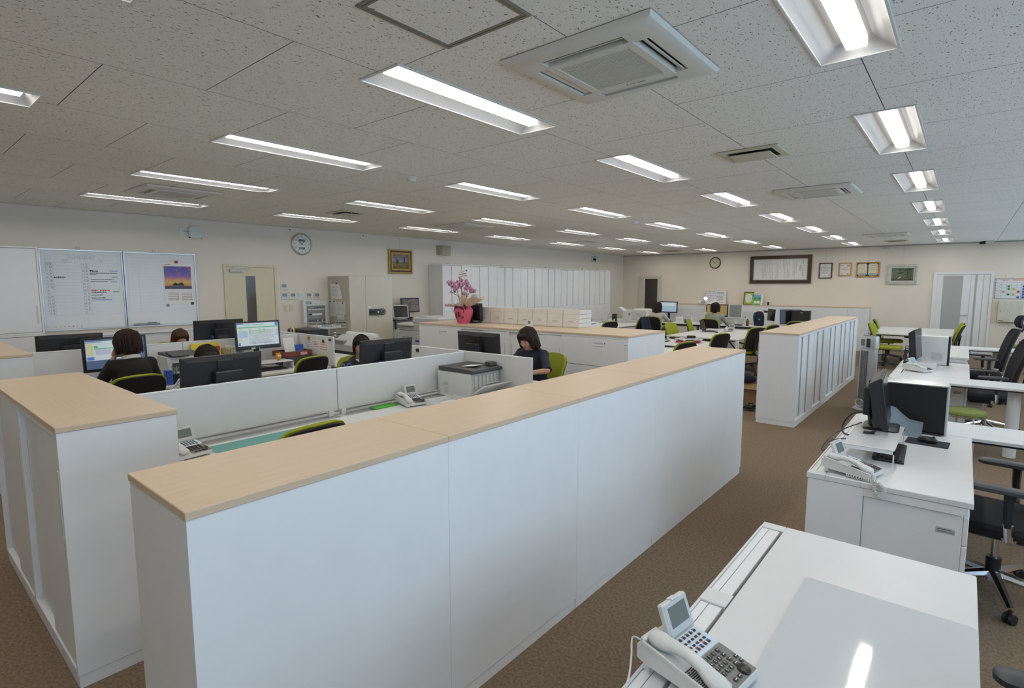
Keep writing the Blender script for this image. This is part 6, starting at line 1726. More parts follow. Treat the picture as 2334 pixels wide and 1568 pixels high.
for c, r_, k in ((1, 0, 'g'), (1, 1, 'g'), (1, 3, 'g'), (2, 1, 'y'), (0, 2, 'y'), (2, 3, 'y'), (3, 2, 'r'), (4, 0, 'b'), (4, 1, 'b'), (4, 2, 'b'), (4, 3, 'b'), (4, 4, 'b'), (3, 4, 'b'), (5, 0, 'r'), (5, 1, 'r'), (5, 2, 'r'), (5, 3, 'r'), (5, 4, 'r')):
    MB().cyl((.143 + .085 * c, .279 - .062 * r_, .012), (.143 + .085 * c, .279 - .062 * r_, .022), .024, n=14).build('magnet', cm[k], t)
for k, x in enumerate((.70, 1.08)):
    o = MB().tube([(x, YB - .002, 1.95), (x, YB - .02, 1.95), (x, YB - .022, 1.92), (x, YB - .015, 1.905)], .005, 6).build('wall_hook', GREYPL); tag(o, 'small hook above the magnet board, %s one' % ('left' if k == 0 else 'right'), 'hook', 'magnet board hooks')
t = thing('key_box', 'flat cream steel wall box below the magnet board', 'wall box', (0, 0, 0)); t.matrix_world = wallB(.60, .86); MB().box(0, .44, 0, .50, 0, .09, .006).build('box_body', mat('ivory_steel', (.58, .56, .46), .5), t); dd = MB().box(.006, .434, .006, .494, .09, .098, .003).build('box_door', MATS['ivory_steel'], t); MB().cyl((.05, .26, .098), (.05, .26, .104), .01).build('lock', DARKGREY, dd); MB().box(.02, .11, .03, .042, .098, .0992).build('name_plate', DARKGREY, dd)
o = MB().box(-.40 - 1.35, -.26 - 1.35, YB - .05, YB - .001, 2.665, 2.695, .004).build('rail_lamp', GREYPL); tag(o, 'slim grey sensor bar under the ceiling line above pictures', 'sensor')
# things standing on the back counter
t = thing('calligraphy_poster', 'leaning white poster with large pale blue character', 'poster', (-5.98, 17.10, HT), 0)
MP = T(0, 0, 0) @ RX(math.radians(-8)); MB().box(-.31, .31, -.008, 0, .0, .40, .001, M=MP).build('poster_sheet', PAPER, t)
MM = MP @ face_negY(0, -.008, 0); g = MB(); letter(g, MM, '夢', -.145, .20, .40, h=.0008); g.build('large_character', mat('pale_blue_print', (.46, .53, .64), .7, var=0), t, 0)
g = MB(); [scrib(g, MM, .03, R.uniform(.2, .27), .36 - .043 * k, .018, .95) for k in range(8)]; g.build('poem_lines', INK, t, 0)
LIME = mat('lime_print', (.38, .50, .08), .6)
t, p, s = frame_pic('framed_award', 'black framed certificate with lime border on the back counter', T(-4.985, 17.06, HT + .19) @ RX(math.radians(-9)) @ face_negY(0, 0, 0), .28, .375, [(.018, .018, BLACK)], LIME, cat='frame')
q = MB().lathe([(.095, .009), (.095, .0097)], 28, sy=1.35); q.build('oval_panel', PAPER, t, 0); g = MB(); [scrib(g, T(0, 0, .0098), -.06, .06, .08 - .025 * k, .008) for k in range(7)]; g.build('print', GREYINK, t, 0)
t = thing('picture_calendar', 'green meadow picture calendar leaning beside the lime certificate', 'calendar', (-4.72, 16.98, HT), -.1)
MP = RX(math.radians(-14)); MB().box(-.14, .14, -.003, 0, 0, .31, M=MP).build('back_sheet', PAPER, t); MM = MP @ face_negY(0, -.003, 0)
g = MB(); flat(g, MM, -.135, .09, .17, .305); g.build('sky', mat('sky_print', (.15, .40, .62), .6), t, 0); g = MB(); flat(g, MM, -.135, .09, .0, .17, .0006); g.build('meadow', mat('meadow_print', (.10, .40, .05), .6), t, 0)
g = MB().lathe([(.03, .001), (.03, .0014)], 16, c=(.05, .20, 0), M=MM).lathe([(.022, .001), (.022, .0014)], 14, c=(-.05, .20, 0), M=MM).lathe([(.022, .001), (.022, .0014)], 14, c=(-.09, .20, 0), M=MM); g.build('trees', mat('tree_print', (.04, .20, .05), .6), t, 0)
g = MB(); flat(g, MM, -.11, -.03, .04, .12, .001); flat(g, MM, -.02, .07, .04, .12, .001); g.build('date_panels', PAPER, t, 0)
o = MB().box(-.025, .025, -.02, .02, 0, .09, .004).build('desk_timer', BLACK); o.location = (-4.42, 17.0, HT); tag(o, 'tiny black and white timer on the back counter', 'timer')
o = MB().box(-.12, .12, -.006, -.001, -.03, .03, .004).build('cabinet_label', BLACK); o.location = (-4.35, 16.749, .965); tag(o, 'black rounded label plate on a back cabinet door', 'label plate')
t = thing('door_sensor', 'small white sensor box beside the far dark door', 'sensor', (0, 0, 0)); t.matrix_world = wallB(-7.75, 1.30); MB().box(-.05, .05, -.09, .09, 0, .03, .01).build('casing', OFFWH, t)

# ================================================================ island: orchid, trays, monitor
t = thing('orchid', 'pink orchid in a pot wrapped in pink paper with maroon bow', 'flower', (-5.90, 5.92, HT + .0005))
PINK = mat('pink_wrap', (.62, .10, .175), .55, var=.08); PEACH = mat('peach_paper', (.76, .60, .46), .6, var=.03, alpha=.88); LPINK = mat('pale_pink_paper', (.72, .54, .55), .6, var=.05, alpha=.85); MAROON = mat('maroon_ribbon', (.10, .008, .018), .4)
def wrap(u, v):
    a = 2 * PI * u; r_ = (.085 + .055 * math.sin(min(1, v * 1.25) * PI * .55)) * (1 - .35 * max(0, v - .75) / .25) + .005 * math.sin(a * 11) * v
    return (r_ * math.cos(a), r_ * math.sin(a), .27 * v)
MB().sheet(wrap, 44, 12, .003).build('pot_wrap', PINK, t, 60)
MB().lathe([(.07, .005), (.075, .20), (.06, .20)], 20).build('flower_pot', mat('pot_soil', (.05, .03, .02), .9), t)
def collar(a0, span, ln, up, m, nm):
    def fn(u, v):
        a = a0 + (u - .5) * span * (1 - .45 * v); r_ = .07 + ln * v * (1 - .35 * abs(2 * u - 1) ** 1.5)
        return (r_ * math.cos(a), r_ * math.sin(a), .25 + up * v ** 1.3 + .02 * math.sin(u * 9) * v)
    MB().sheet(fn, 14, 8, .002).build(nm, m, t, 60)
for a0, sp, ln, up, m in ((PI * 1.02, 1.5, .30, .02, LPINK), (-.1, 1.5, .37, .14, PEACH), (PI * .75, 1.4, .20, .16, PEACH), (-PI * .45, 1.6, .16, .06, LPINK), (PI * .35, 1.4, .16, .17, LPINK), (-PI * .75, 1.4, .20, .03, LPINK), (-.65, 1.1, .17, .16, PEACH)):
    collar(a0, sp, ln, up, m, 'wrap_collar')
for k in range(8):
    a = -PI / 2 + (k - 3.5) * .35; c, s_ = math.cos(a), math.sin(a)
    lp_ = [(.10 * c + .055 * math.cos(b) * -s_ * (1 if k % 2 else -1), .115 * s_ + .0, .235 + .042 * math.sin(b) - .02 * (k % 3)) for b in [2 * PI * i / 12 for i in range(12)]]
    MB().tube(lp_, .009, 6, closed=True, flat=(.35, 1.6)).build('bow_loop', MAROON, t)
for k in range(4):
    a = -PI / 2 + (k - 1.5) * .45
    MB().tube(spline([(.09 * math.cos(a), .115 * math.sin(a), .23), (.12 * math.cos(a), .14 * math.sin(a), .17), (.11 * math.cos(a + .1), .135 * math.sin(a + .1), .10 - .02 * (k % 2))], 5), .010, 6, flat=(.3, 1.5)).build('bow_tail', MAROON, t)
LEAFG = mat('orchid_leaf', (.022, .05, .018), .35)
for a, ln in ((2.6, .17), (.7, .19), (3.6, .14), (5.6, .15), (1.6, .14)):
    def lf_(u, v, a=a, ln=ln):
        r_ = .02 + ln * v; w_ = .032 * math.sin(PI * min(.97, .12 + .88 * v)) * (2 * u - 1)
        return (r_ * math.cos(a) - w_ * math.sin(a), r_ * math.sin(a) + w_ * math.cos(a), .25 + .13 * v - .10 * v * v - .012 * abs(2 * u - 1))
    MB().sheet(lf_, 6, 10, .003).build('leaf', LEAFG, t, 60)
STEMG = mat('orchid_stem', (.10, .13, .04), .6)
stems = [[(-.02, 0, .22), (-.09, -.02, .42), (-.10, -.03, .54), (-.17, -.04, .61), (-.27, -.04, .60)], [(0, 0, .22), (-.02, -.01, .45), (.0, -.03, .60), (.0, -.04, .66), (-.03, -.05, .62)], [(.02, 0, .22), (.08, -.01, .42), (.11, -.02, .56), (.12, -.03, .63), (.20, -.04, .57)], [(.03, .02, .22), (.07, .0, .38), (.15, -.03, .46), (.22, -.05, .50), (.28, -.05, .48)], [(-.02, .02, .22), (-.04, -.02, .38), (-.13, -.05, .44), (-.18, -.05, .47), (-.20, -.05, .45)]]
for st_ in stems: MB().tube(spline(st_, 6), .0045, 6).build('stem', STEMG, t)
PETAL = mat('orchid_petal', (.56, .30, .42), .5, var=.18, scale=30); LIPM = mat('orchid_lip', (.26, .03, .12), .45)
bl = MB()
for k in range(5):
    a = PI / 2 + 2 * PI * k / 5; wd, ln = (.022, .040) if k in (1, 4) else (.015, .038)
    bl.sheet(lambda u, v, wd=wd, ln=ln: ((2 * u - 1) * wd * math.sin(PI * min(.96, .1 + .9 * v)) , ln * v, .006 * v - .010 * v * v), 4, 5, .0015, M=RZ(a - PI / 2))
blm = bl.mesh('blossom', 60); blm.materials.append(PETAL)
lp2 = MB().ell((0, -.006, .008), (.008, .012, .007), 8, 6); lpm = lp2.mesh('lip'); lpm.materials.append(LIPM)
spots = [(-.28, .63), (-.24, .595), (-.22, .64), (-.17, .615), (-.12, .60), (-.20, .555), (-.15, .54), (-.10, .545), (-.17, .50), (-.12, .49), (-.20, .48), (-.07, .52), (-.05, .59), (-.03, .63), (.0, .66), (.03, .64), (.0, .60), (.03, .57), (.06, .60), (-.02, .555), (.05, .545), (.09, .61), (.12, .64), (.15, .61), (.11, .575), (.16, .575), (.09, .53), (.20, .54), (.17, .52), (.23, .51), (.20, .485), (.25, .49), (.05, .455), (.09, .45)]
for x, z in spots:
    b_ = inst('blossom', blm, t, (x, -.05 + R.uniform(-.04, .03), z), (math.radians(80) + R.uniform(-.4, .4), R.uniform(-.4, .4), R.uniform(-.7, .7))); inst('lip', lpm, b_)
MC = T(.0, -.02, .0)
MB().cyl((-.02, 0, .30), (-.025, 0, .70), .002, n=5).cyl((.02, 0, .30), (.025, 0, .70), .002, n=5).build('card_stick', STEMG, t)
cd = MB().box(-.085, .085, -.003, 0, -.055, .055, M=T(0, -.004, .745) @ RZ(.15) @ RY(-.13)).build('gift_card', PAPER, t); MM = T(0, -.004, .745) @ RZ(.15) @ RY(-.13) @ face_negY(0, -.003, 0)
g = MB(); letter(g, MM, '御 祝', 0, .03, .028, h=.0006); g.build('red_writing', REDINK, cd, 0); g = MB(); scrib(g, MM, -.07, .06, .002, .014, .95); scrib(g, MM, -.065, .07, -.026, .012, .95); g.build('black_writing', INK, cd, 0); g = MB().prism([(.085, .055), (.055, .055), (.085, .02)], 0, .0008, 'z', M=MM).prism([(-.085, -.055), (-.055, -.055), (-.085, -.02)], 0, .0008, 'z', M=MM); g.build('corner_mark', MAROON, cd, 0)
# rows of white letter tray stacks
TRAYW = mat('tray_translucent_white', (.74, .72, .68), .4, var=.02); TRAYP = mat('tray_peach_paper', (.80, .755, .70), .7, var=.03)
names = ['behind the orchid pot', 'second from the orchid', 'third from the orchid', 'fourth, in the middle of the row', 'third from the right end', 'second from the right end', 'at the right end of the row']
t0 = None
for k in range(7):
    x = -5.88 + .269 * k
    if t0 is None:
        t0 = t = thing('letter_tray_stack', 'stack of white letter trays ' + names[0], 'tray', (x, 6.22, HT + .0008), 0, 'letter tray stacks on the island')
        for j in range(4):
            tr = MB().box(.004, .256, .0 + .010 * j, .32, .060 * j, .060 * j + .004).box(.004, .256, .0 + .006 * j, .004 + .006 * j, .060 * j, .060 * j + .0595).box(.004, .256, .316, .32, .060 * j, .060 * j + .05).build('tray', TRAYP, t)
            for q in (0, 1):
                xx = (.0, .005) if q == 0 else (.255, .260)
                sd = MB().prism([(.0 + .006 * j, .060 * j), (.32, .060 * j), (.324, .060 * j + .056), (.008 + .006 * j, .060 * j + .056)], xx[0], xx[1], 'x').build('tray_side', TRAYW, tr)
        MB().box(.09, .17, -.0015, .0, .075, .087).build('tray_label', GREYPL, t)
        q = MB().box(.02, .24, .03, .30, .188, .215, .001); q.build('papers', PAPER, t)
        for j in range(4): MB().box(-.002, .0105, -.004 + .006 * j, .004 + .006 * j, .060 * j + .002, .060 * j + .058, .002).build('corner_post', TRAYW, t)
    else:
        dup(t0, (x, 6.22, HT + .0008), 0, 'stack of white letter trays ' + names[k])
t = thing('thermometer', 'small white digital thermometer in front of the trays', 'thermometer', (-4.75, 6.09, HT), -.1); MB().prism([(-.02, 0), (.03, 0), (.01, .085), (.0, .085)], -.045, .045, 'x').build('casing', OFFWH, t); MB().box(-.025, .025, -.0195, -.0175, .03, .07, M=RX(math.radians(-13))).build('lcd', GLASSY, t)
monitor('dark monitor seen from behind the orchid pot on the island', (-5.90, 6.16, HT), PI, w=.36, h=.27, lift=.03, minipc=False)
t = thing('teal_drawer_box', 'small dark teal drawer box left of the orchid', 'drawer box', (-6.28, 6.40, HT)); MB().box(-.13, .13, -.12, .12, 0, .10, .004).build('box_body', mat('teal_card', (.03, .08, .11), .5), t); MB().box(-.03, .03, -.1215, -.12, .055, .075).build('label', PAPER, t)
# ================================================================ copier corner
COPW = mat('copier_white', (.55, .555, .55), .4, var=.02)
t = thing('photocopier', 'large white photocopier between the safe and the flower island', 'photocopier', (-7.86, 6.45, 0))
MB().box(-.44, .36, 0, .68, .02, .89, .008).build('body', COPW, t)
for k, (a, b) in enumerate(((.06, .26), (.265, .42), (.425, .58), (.585, .80))): dr = MB().box(-.42, .30, -.010, -.0005, a, b, .003).build('paper_drawer', COPW, t); MB().box(-.16, .04, -.0115, -.010, b - .04, b - .015).build('drawer_grip', MIDGREY, dr)
MB().box(.20, .30, -.0115, -.010, .70, .74).build('logo_plate', BLUEP, t)
MB().box(-.30, .40, .02, .68, .892, 1.03, .012).build('scanner_unit', COPW, t); MB().box(-.27, .14, -.06, .02, .985, 1.02, .008, M=RX(0)).build('control_panel', COPW, t)
MB().box(.03, .74, .06, .66, 1.032, 1.145, .02).build('document_feeder', COPW, t); MB().box(.16, .40, .10, .55, 1.146, 1.165, .004).build('feeder_tray', GREYPL, t); MB().box(-.40, -.05, .06, .50, .893, .91, .004, M=T(0, 0, 0)).build('output_paper', PAPER, t); MB().box(.12, .18, .0585, .06, 1.06, 1.11).build('vent_mark', GREYPL, t)
t = thing('black_shelf', 'black metal shelf against the wall right of the safe', 'shelf', (-8.93, 7.25, 0)); MB().box(-.31, .31, -.50, .50, 1.02, 1.045, .003).build('shelf_board', BLACK, t); MB().box(-.31, .31, -.50, .50, .62, .64, .003).build('lower_board', BLACK, t)
for sx in (-1, 1):
    for sy in (-1, 1): MB().box(sx * .285, sx * .31, sy * .475, sy * .50, 0, 1.02).build('shelf_post', BLACK, t)
monitor('black security monitor with four camera pictures by the wall', (-9.0, 7.45, 1.0455), math.radians(90 + 2), w=.50, h=.31, lift=.11, kind='cctv', minipc=False)
monitor('small silver screen beside the security monitor', (-8.75, 7.0, 1.0455), math.radians(90 - 12), w=.34, h=.27, lift=.02, minipc=False, casing=GREYPL, square=True, tilt=12)
keyboard('black keyboard in front of the small silver screen', (-8.68 + .0, 7.06, 1.046), math.radians(80), .36, .12) if False else None
# wire basket cart in front of the fire panel
t = thing('wire_basket_cart', 'chrome wire basket cart with papers below the fire panel', 'cart', (-8.30, 5.05, 0))
for sx in (-1, 1):
    for sy in (-1, 1): MB().cyl((sx * .20, sy * .30, 0), (sx * .20, sy * .30, 1.10), .009, n=8).build('cart_post', CHROME, t)
for z in (.55, .80, 1.0):
    g = MB()
    for zz in (z, z + .05, z + .10): g.tube([(-.20, -.30, zz), (.20, -.30, zz), (.20, .30, zz), (-.20, .30, zz)], .004, 5, closed=True)
    for k in range(13):
        y = -.30 + .05 * k; g.tube([(-.20, y, z + .10), (-.20, y, z), (.20, y, z), (.20, y, z + .10)], .002, 4)
    for k in range(9):
        x = -.20 + .05 * k; g.tube([(x, -.30, z + .10), (x, -.30, z), (x, .30, z), (x, .30, z + .10)], .002, 4)
    bk_ = g.build('wire_basket', CHROME, t); MB().box(.195, .207, -.20, .24, z + .095, z + .107, .002).build('label_bar', BLACK, bk_)
    MB().box(-.15, .12, -.24, .2, z + .006, z + .03 + .02 * (z > .9), .002, M=RZ(.08)).build('papers', PAPER, t)
o = MB().box(-.08, .08, -.02, .02, 0, .012, .003).build('blue_pouch', BLUEP); o.location = (-8.22, 5.0, 1.058); o.rotation_euler = (0, 0, 1.2); tag(o, 'small blue pouch on papers in the top wire basket', 'pouch')
t = thing('storage_box', 'black ribbed storage box on the chief desk below the controls', 'box', (-7.26, 4.12, DZ0)); MB().box(-.30, .26, -.16, .16, 0, .375, .006).build('box_body', BLACK, t)
for k in range(9): MB().box(-.28 + .06 * k, -.25 + .06 * k, -.15, .15, .375, .385, .002).build('lid_rib', DARKGREY, t)
for k, (x, m_) in enumerate(((-.16, REDP), (-.12, PAPER))):
    MB().tube([(x + .04 * math.cos(a), -.168 - .012 * k, .36 + .04 * math.sin(a)) for a in [2 * PI * i / 16 for i in range(16)]], .007, 6, closed=True).build('tape_roll', m_, t)
MB().box(-.07, -.058, -.18, -.17, .33, .44, .003).build('lime_pen', mat('lime_pen', (.40, .60, .03), .4), t)
t = thing('plotter', 'grey and white roll plotter beyond the whiteboard island', 'plotter', (-7.30, 4.98, 0))
MB().box(-.50, .35, -.12, .22, .60, .70, .01).build('stand_beam', DARKGREY, t); MB().prism([(-.16, .70), (.10, .70), (.20, .86), (.16, .93), (.02, .93), (-.16, .80)], -.50, .35, 'x').build('plotter_body', COPW, t); MB().cyl((-.45, .12, .935), (.30, .12, .935), .045).build('paper_roll', PAPERW, t); MB().box(-.40, -.16, -.165, -.10, .80, .86, .004).build('control_panel', MIDGREY, t)
for x in (-.42, .27): MB().box(x - .03, x + .03, -.12, .18, 0, .60, .004).build('stand_leg', DARKGREY, t)
# ================================================================ people
def tcap(mb, p0, p1, r0, r1, n=12):
    p0, p1 = Vector(p0), Vector(p1)
    mb.ell(p0, (r0,) * 3, n, 8); mb.ell(p1, (r1,) * 3, n, 8); mb.tube([p0, p1], [r0, r1], n)
def fuse(mb, name, voxel, smooth=6):
    """merge overlapping volumes into one continuous skin"""
    me = mb.mesh('raw', 0)
    o = bpy.data.objects.new('raw', me); C.objects.link(o)
    md = o.modifiers.new('r', 'REMESH'); md.mode = 'VOXEL'; md.voxel_size = voxel
    if smooth:
        m2 = o.modifiers.new('s', 'SMOOTH'); m2.factor = .5; m2.iterations = smooth
    dg = bpy.context.evaluated_depsgraph_get(); dg.update()
    out = bpy.data.meshes.new_from_object(o.evaluated_get(dg)); out.name = name
    bpy.data.objects.remove(o); bpy.data.meshes.remove(me)
    out.polygons.foreach_set('use_smooth', [True] * len(out.polygons)); out.materials.clear()
    return out
def hand_geo(mb, wrist, d, nrm, side, curl=.6, sc=1.0):
    """palm and five fingers; d: direction from wrist to knuckles, nrm: back-of-hand normal, side: +1/-1 thumb side"""
    w_, d, nrm = Vector(wrist), Vector(d).normalized(), Vector(nrm)
    nrm = (nrm - d * nrm.dot(d)).normalized(); lat = d.cross(nrm) * side
    M = Matrix((list(lat) + [0], list(d) + [0], list(nrm) + [0], [0, 0, 0, 1])).to_3x3().transposed()
    q = MB(); q.ell((0, 0, 0), (.040 * sc, .048 * sc, .016 * sc), 12, 8)
    c = w_ + d * .048 * sc
    mb.add([c + M @ Vector(v) for v in q.v], q.f)
    for k, (off, ln) in enumerate(((.030, .066), (.010, .076), (-.011, .070), (-.031, .056))):
        p = w_ + d * .085 * sc + lat * off * sc; pts = [p - d * .025 * sc, p]; a = 0
        for s_ in (.45, .32, .23):
            a += curl * .62
            p = p + (d * math.cos(a) - nrm * math.sin(a)) * ln * s_ * sc; pts.append(p)
        mb.tube(pts, [.0095 * sc, .0095 * sc, .0088 * sc, .008 * sc, .0055 * sc], 8)
    t0_ = w_ + d * .03 * sc + lat * .032 * sc
    t1_ = t0_ + (lat * .8 + d * .6 - nrm * .25).normalized() * .035 * sc; t2_ = t1_ + (lat * .25 + d * .9 - nrm * .35).normalized() * .03 * sc; t3_ = t2_ + (d * .95 - nrm * .4).normalized() * .022 * sc
    mb.tube([t0_ - lat * .015 * sc, t0_, t1_, t2_, t3_], [.012 * sc, .012 * sc, .011 * sc, .0095 * sc, .006 * sc], 8)
def person(label, loc, rz, head, cloth, trouser, hairm, hair='short', yaw=0, pitch=0.1, arms=None, sleeve='long', female=True, voxel=.011, collar=None, face=False, feet=True, roll=0):
    t_w = .92 if female else 1.0
    H = Vector(head); MH = T(*H) @ RZ(yaw) @ RY(roll) @ RX(pitch)
    nb = MH @ Vector((0, .025, -.15))            # neck base
    pel = Vector((0, .03, .575)); sp = (nb - pel)
    ch = pel + sp * .70 + Vector((0, .012, 0)); wa = pel + sp * .36 + Vector((0, .012, 0))
    sh = [nb + Vector((s * .165 * t_w, .012, -.055)) for s in (-1, 1)]
    arms = arms or [((-.24, -.10, .80), (-.12, -.38, .765)), ((.24, -.10, .80), (.12, -.38, .765))]
    def torso(mb, g):
        mb.ell(pel, (.165 * t_w + g, .12 + g, .12 + g)); mb.ell(wa, (.135 * t_w + g, .105 + g, .14 + g)); mb.ell(ch, (.155 * t_w + g, .11 + g, .16 + g))
        tcap(mb, pel, ch, .115 + g, .105 + g); tcap(mb, sh[0], sh[1], .052 + g, .052 + g); tcap(mb, ch, nb + Vector((0, .0, -.03)), .09 + g, .052 + g)
        for s_ in sh: tcap(mb, ch + (s_ - ch) * .35, s_, .08 + g, .055 + g)
    b = MB(); torso(b, -.004)
    b.ell(MH @ Vector((0, 0, 0)), (.001,) * 3)
    hd = MB(); hd.ell((0, .006, .012), (.074, .092, .098), 20, 14); hd.ell((0, -.022, -.058), (.056, .064, .066), 16, 12); hd.ell((0, -.058, -.098), (.026, .024, .022), 10, 8)
    hd.ell((0, -.074, .002), (.046, .018, .05), 12, 8)
    hd.tube([(0, -.088, .012), (0, -.104, -.022), (0, -.106, -.034), (0, -.090, -.043)], [.009, .012, .015, .008], 8)
    for s_ in (-1, 1): hd.ell((s_ * .076, .012, -.018), (.010, .020, .032), 8, 8); hd.ell((s_ * .036, -.068, -.032), (.024, .02, .022), 10, 8)
    b.add([MH @ Vector(v) for v in hd.v], hd.f)
    tcap(b, nb + Vector((0, .008, -.02)), MH @ Vector((0, .018, -.06)), .052 if female else .058, .05 if female else .056)
    for i, arm in enumerate(arms):
        el, ha = arm[0], arm[1]
        tcap(b, sh[i], el, .045 * t_w, .038 * t_w); tcap(b, el, ha, .038 * t_w, .026 * t_w)
    lg = [((s * .09, .0, .56), (s * .12, -.42, .52), (s * .125, -.36, .10), (s * .13, -.50, .045)) for s in (-1, 1)]
    for a_, k_, n_, o_ in lg:
        tcap(b, a_, k_, .078, .055); tcap(b, k_, n_, .054, .036); tcap(b, n_, o_, .034, .03)
    me = fuse(b, 'person', voxel)
    fm = MB()
    for i, arm in enumerate(arms):
        el, ha = arm[0], arm[1]
        d_ = (Vector(ha) - Vector(el)); hand_geo(fm, ha, d_, (0, 0, 1) if i < 2 and abs(d_.normalized().z) < .8 else (0, -1, 0), 1 if i == 0 else -1, .5)
    bm = bmesh.new(); bm.from_mesh(me); fme = fm.mesh('f', 60); bm.from_mesh(fme); bm.to_mesh(me); bm.free(); bpy.data.meshes.remove(fme)
    me.polygons.foreach_set('use_smooth', [True] * len(me.polygons)); me.materials.append(SKIN)
    p = bpy.data.objects.new('person', me); C.objects.link(p); p.location = loc; p.rotation_euler = (0, 0, rz); tag(p, label, 'person')
    # clothes
    c = MB(); torso(c, .012)
    for i, arm in enumerate(arms):
        el, ha = Vector(arm[0]), Vector(arm[1])
        if sleeve == 'long': tcap(c, sh[i], el, .060 * t_w, .052 * t_w); c.tube([el, el + (ha - el) * .90], [.052 * t_w, .038 * t_w], 14); c.ell(el, (.052 * t_w,) * 3)
        else: tcap(c, sh[i], sh[i] + (el - sh[i]) * .80, .062 * t_w, .056 * t_w); c.tube([sh[i] + (el - sh[i]) * .8, el], [.056 * t_w, .060 * t_w], 14)
    cm_ = fuse(c, 'top_garment', voxel, 5); cm_.materials.append(cloth); inst('top_garment', cm_, p)
    l_ = MB()
    for a_, k_, n_, o_ in lg: tcap(l_, a_, k_, .09, .068); l_.tube([k_, Vector(n_)], [.068, .055], 14); l_.ell(k_, (.068,) * 3)
    l_.ell(pel, (.172, .125, .09)); lm = fuse(l_, 'trousers', .014, 4); lm.materials.append(trouser); inst('trousers', lm, p)
    for a_, k_, n_, o_ in lg:
        s_ = MB(); pad(s_, .085, .25, .04, [(0, .004), (.02, 0), (.06, .008), (.085, .02)], T(o_[0], o_[1] + .06, 0)); s_.build('shoe', BLACK, p)
    if collar:
        cpts = [nb + Vector((.068 * math.cos(a), .062 * math.sin(a) + .008, .012 + .02 * math.sin(a))) for a in [2 * PI * k / 20 for k in range(20)]]
        MB().tube(cpts, .016, 8, closed=True, flat=(1.3, .6)).build('collar', collar, p)
    # hair
    h = MB()
    if hair == 'short':
        h.ell((0, .022, .030), (.088, .098, .100), 20, 14); h.ell((0, .055, -.02), (.072, .058, .075), 16, 12); h.ell((0, -.050, .072), (.066, .048, .042), 14, 10)
        for s_ in (-1, 1): h.ell((s_ * .066, -.008, .012), (.022, .045, .055), 10, 8)
    elif hair == 'crop':
        h.ell((0, .024, .034), (.084, .094, .094), 20, 14); h.ell((0, .058, -.03), (.066, .050, .075), 16, 12); h.ell((0, -.046, .078), (.062, .046, .034), 14, 10)
        for s_ in (-1, 1): h.ell((s_ * .068, .012, .028), (.018, .040, .045), 10, 8)
    elif hair == 'puffy':
        h.ell((0, .022, .026), (.104, .112, .110), 20, 14); h.ell((0, .060, -.045), (.092, .066, .085), 16, 12); h.ell((0, -.055, .068), (.072, .045, .042), 14, 10)
        for s_ in (-1, 1): tcap(h, (s_ * .078, -.010, .02), (s_ * .082, .005, -.07), .036, .028)
    elif hair == 'bob':
        h.ell((0, .020, .030), (.096, .104, .106), 20, 14); h.ell((0, .058, -.045), (.085, .065, .09), 16, 12); h.tube([(-.058, -.056, .068), (0, -.072, .068), (.058, -.056, .068)], [.030, .032, .030], 10)
        h.tube([(-.058, -.066, .040), (0, -.080, .036), (.058, -.066, .040)], [.018, .018, .018], 10)
        for s_ in (-1, 1): tcap(h, (s_ * .074, -.03, .04), (s_ * .078, -.030, -.085), .036, .026); tcap(h, (s_ * .075, .03, .0), (s_ * .080, .03, -.11), .045, .030)
    elif hair == 'long':
        h.ell((0, .020, .028), (.094, .102, .104), 20, 14); tcap(h, (0, .055, .0), (0, .075, -.16), .082, .062)
        for s_ in (-1, 1): tcap(h, (s_ * .07, .01, .02), (s_ * .078, .02, -.16), .040, .028)
        h.ell((0, -.052, .068), (.068, .042, .04), 14, 10)
    hb = MB().add(h.v, h.f, MH); hm = fuse(hb, 'hair', .007, 4); hm.materials.append(hairm); inst('hair', hm, p)
    st_ = MB()
    low = {'short': -.075, 'crop': -.07, 'puffy': -.10, 'bob': -.13, 'long': -.20}[hair]; wd_ = {'short': .090, 'crop': .086, 'puffy': .106, 'bob': .100, 'long': .097}[hair]
    for k in range(110):
        a = R.uniform(-PI, PI); front = math.sin(a) < -.35
        zb_ = (R.uniform(.022, .05) if front else R.uniform(low - .01, low + .03)); pts = []
        a2 = a + R.uniform(-.25, .25)
        for q in range(7):
            f_ = q / 6; ph = PI / 2 * (1 - f_) if f_ < .55 else None
            zz = .135 + (zb_ - .135) * f_
            rr_ = math.sqrt(max(.02, 1 - max(-1, min(1, (zz - .026) / .112)) ** 2)) if zz > .026 else (1.0 if hair != 'bob' else 1.0 + .10 * (.026 - zz) / .15)
            if zz < .0 and hair in ('short', 'crop'): rr_ *= 1 + .9 * zz
            aa = a + (a2 - a) * f_
            pts.append(MH @ Vector((wd_ * 1.0 * rr_ * math.cos(aa), .022 + (wd_ + .008) * rr_ * math.sin(aa), zz)))
        st_.tube(pts, [.002, .006, .0075, .0075, .007, .006, .0015], 5)
    st_.build('hair_strands', hairm, p, 60)['kind'] = 'stuff'
    if face:
        for s_ in (-1, 1):
            MB().ell((0, 0, 0), (.013, .006, .0055 if not face == 'down' else .0022), 10, 6, M=MH @ T(s_ * .032, -.0855, -.006)).build('eye', mat('eye_white', (.55, .50, .47), .3) if face != 'down' else INK, p)
            if face != 'down': MB().ell((0, 0, 0), (.0055, .003, .0055), 8, 6, M=MH @ T(s_ * .032 + .001, -.090, -.006)).build('iris', INK, p)
            MB().tube([MH @ Vector((s_ * .016, -.0925, .013)), MH @ Vector((s_ * .034, -.089, .019)), MH @ Vector((s_ * .050, -.078, .013))], [.002, .0035, .0015], 6).build('eyebrow', hairm, p)
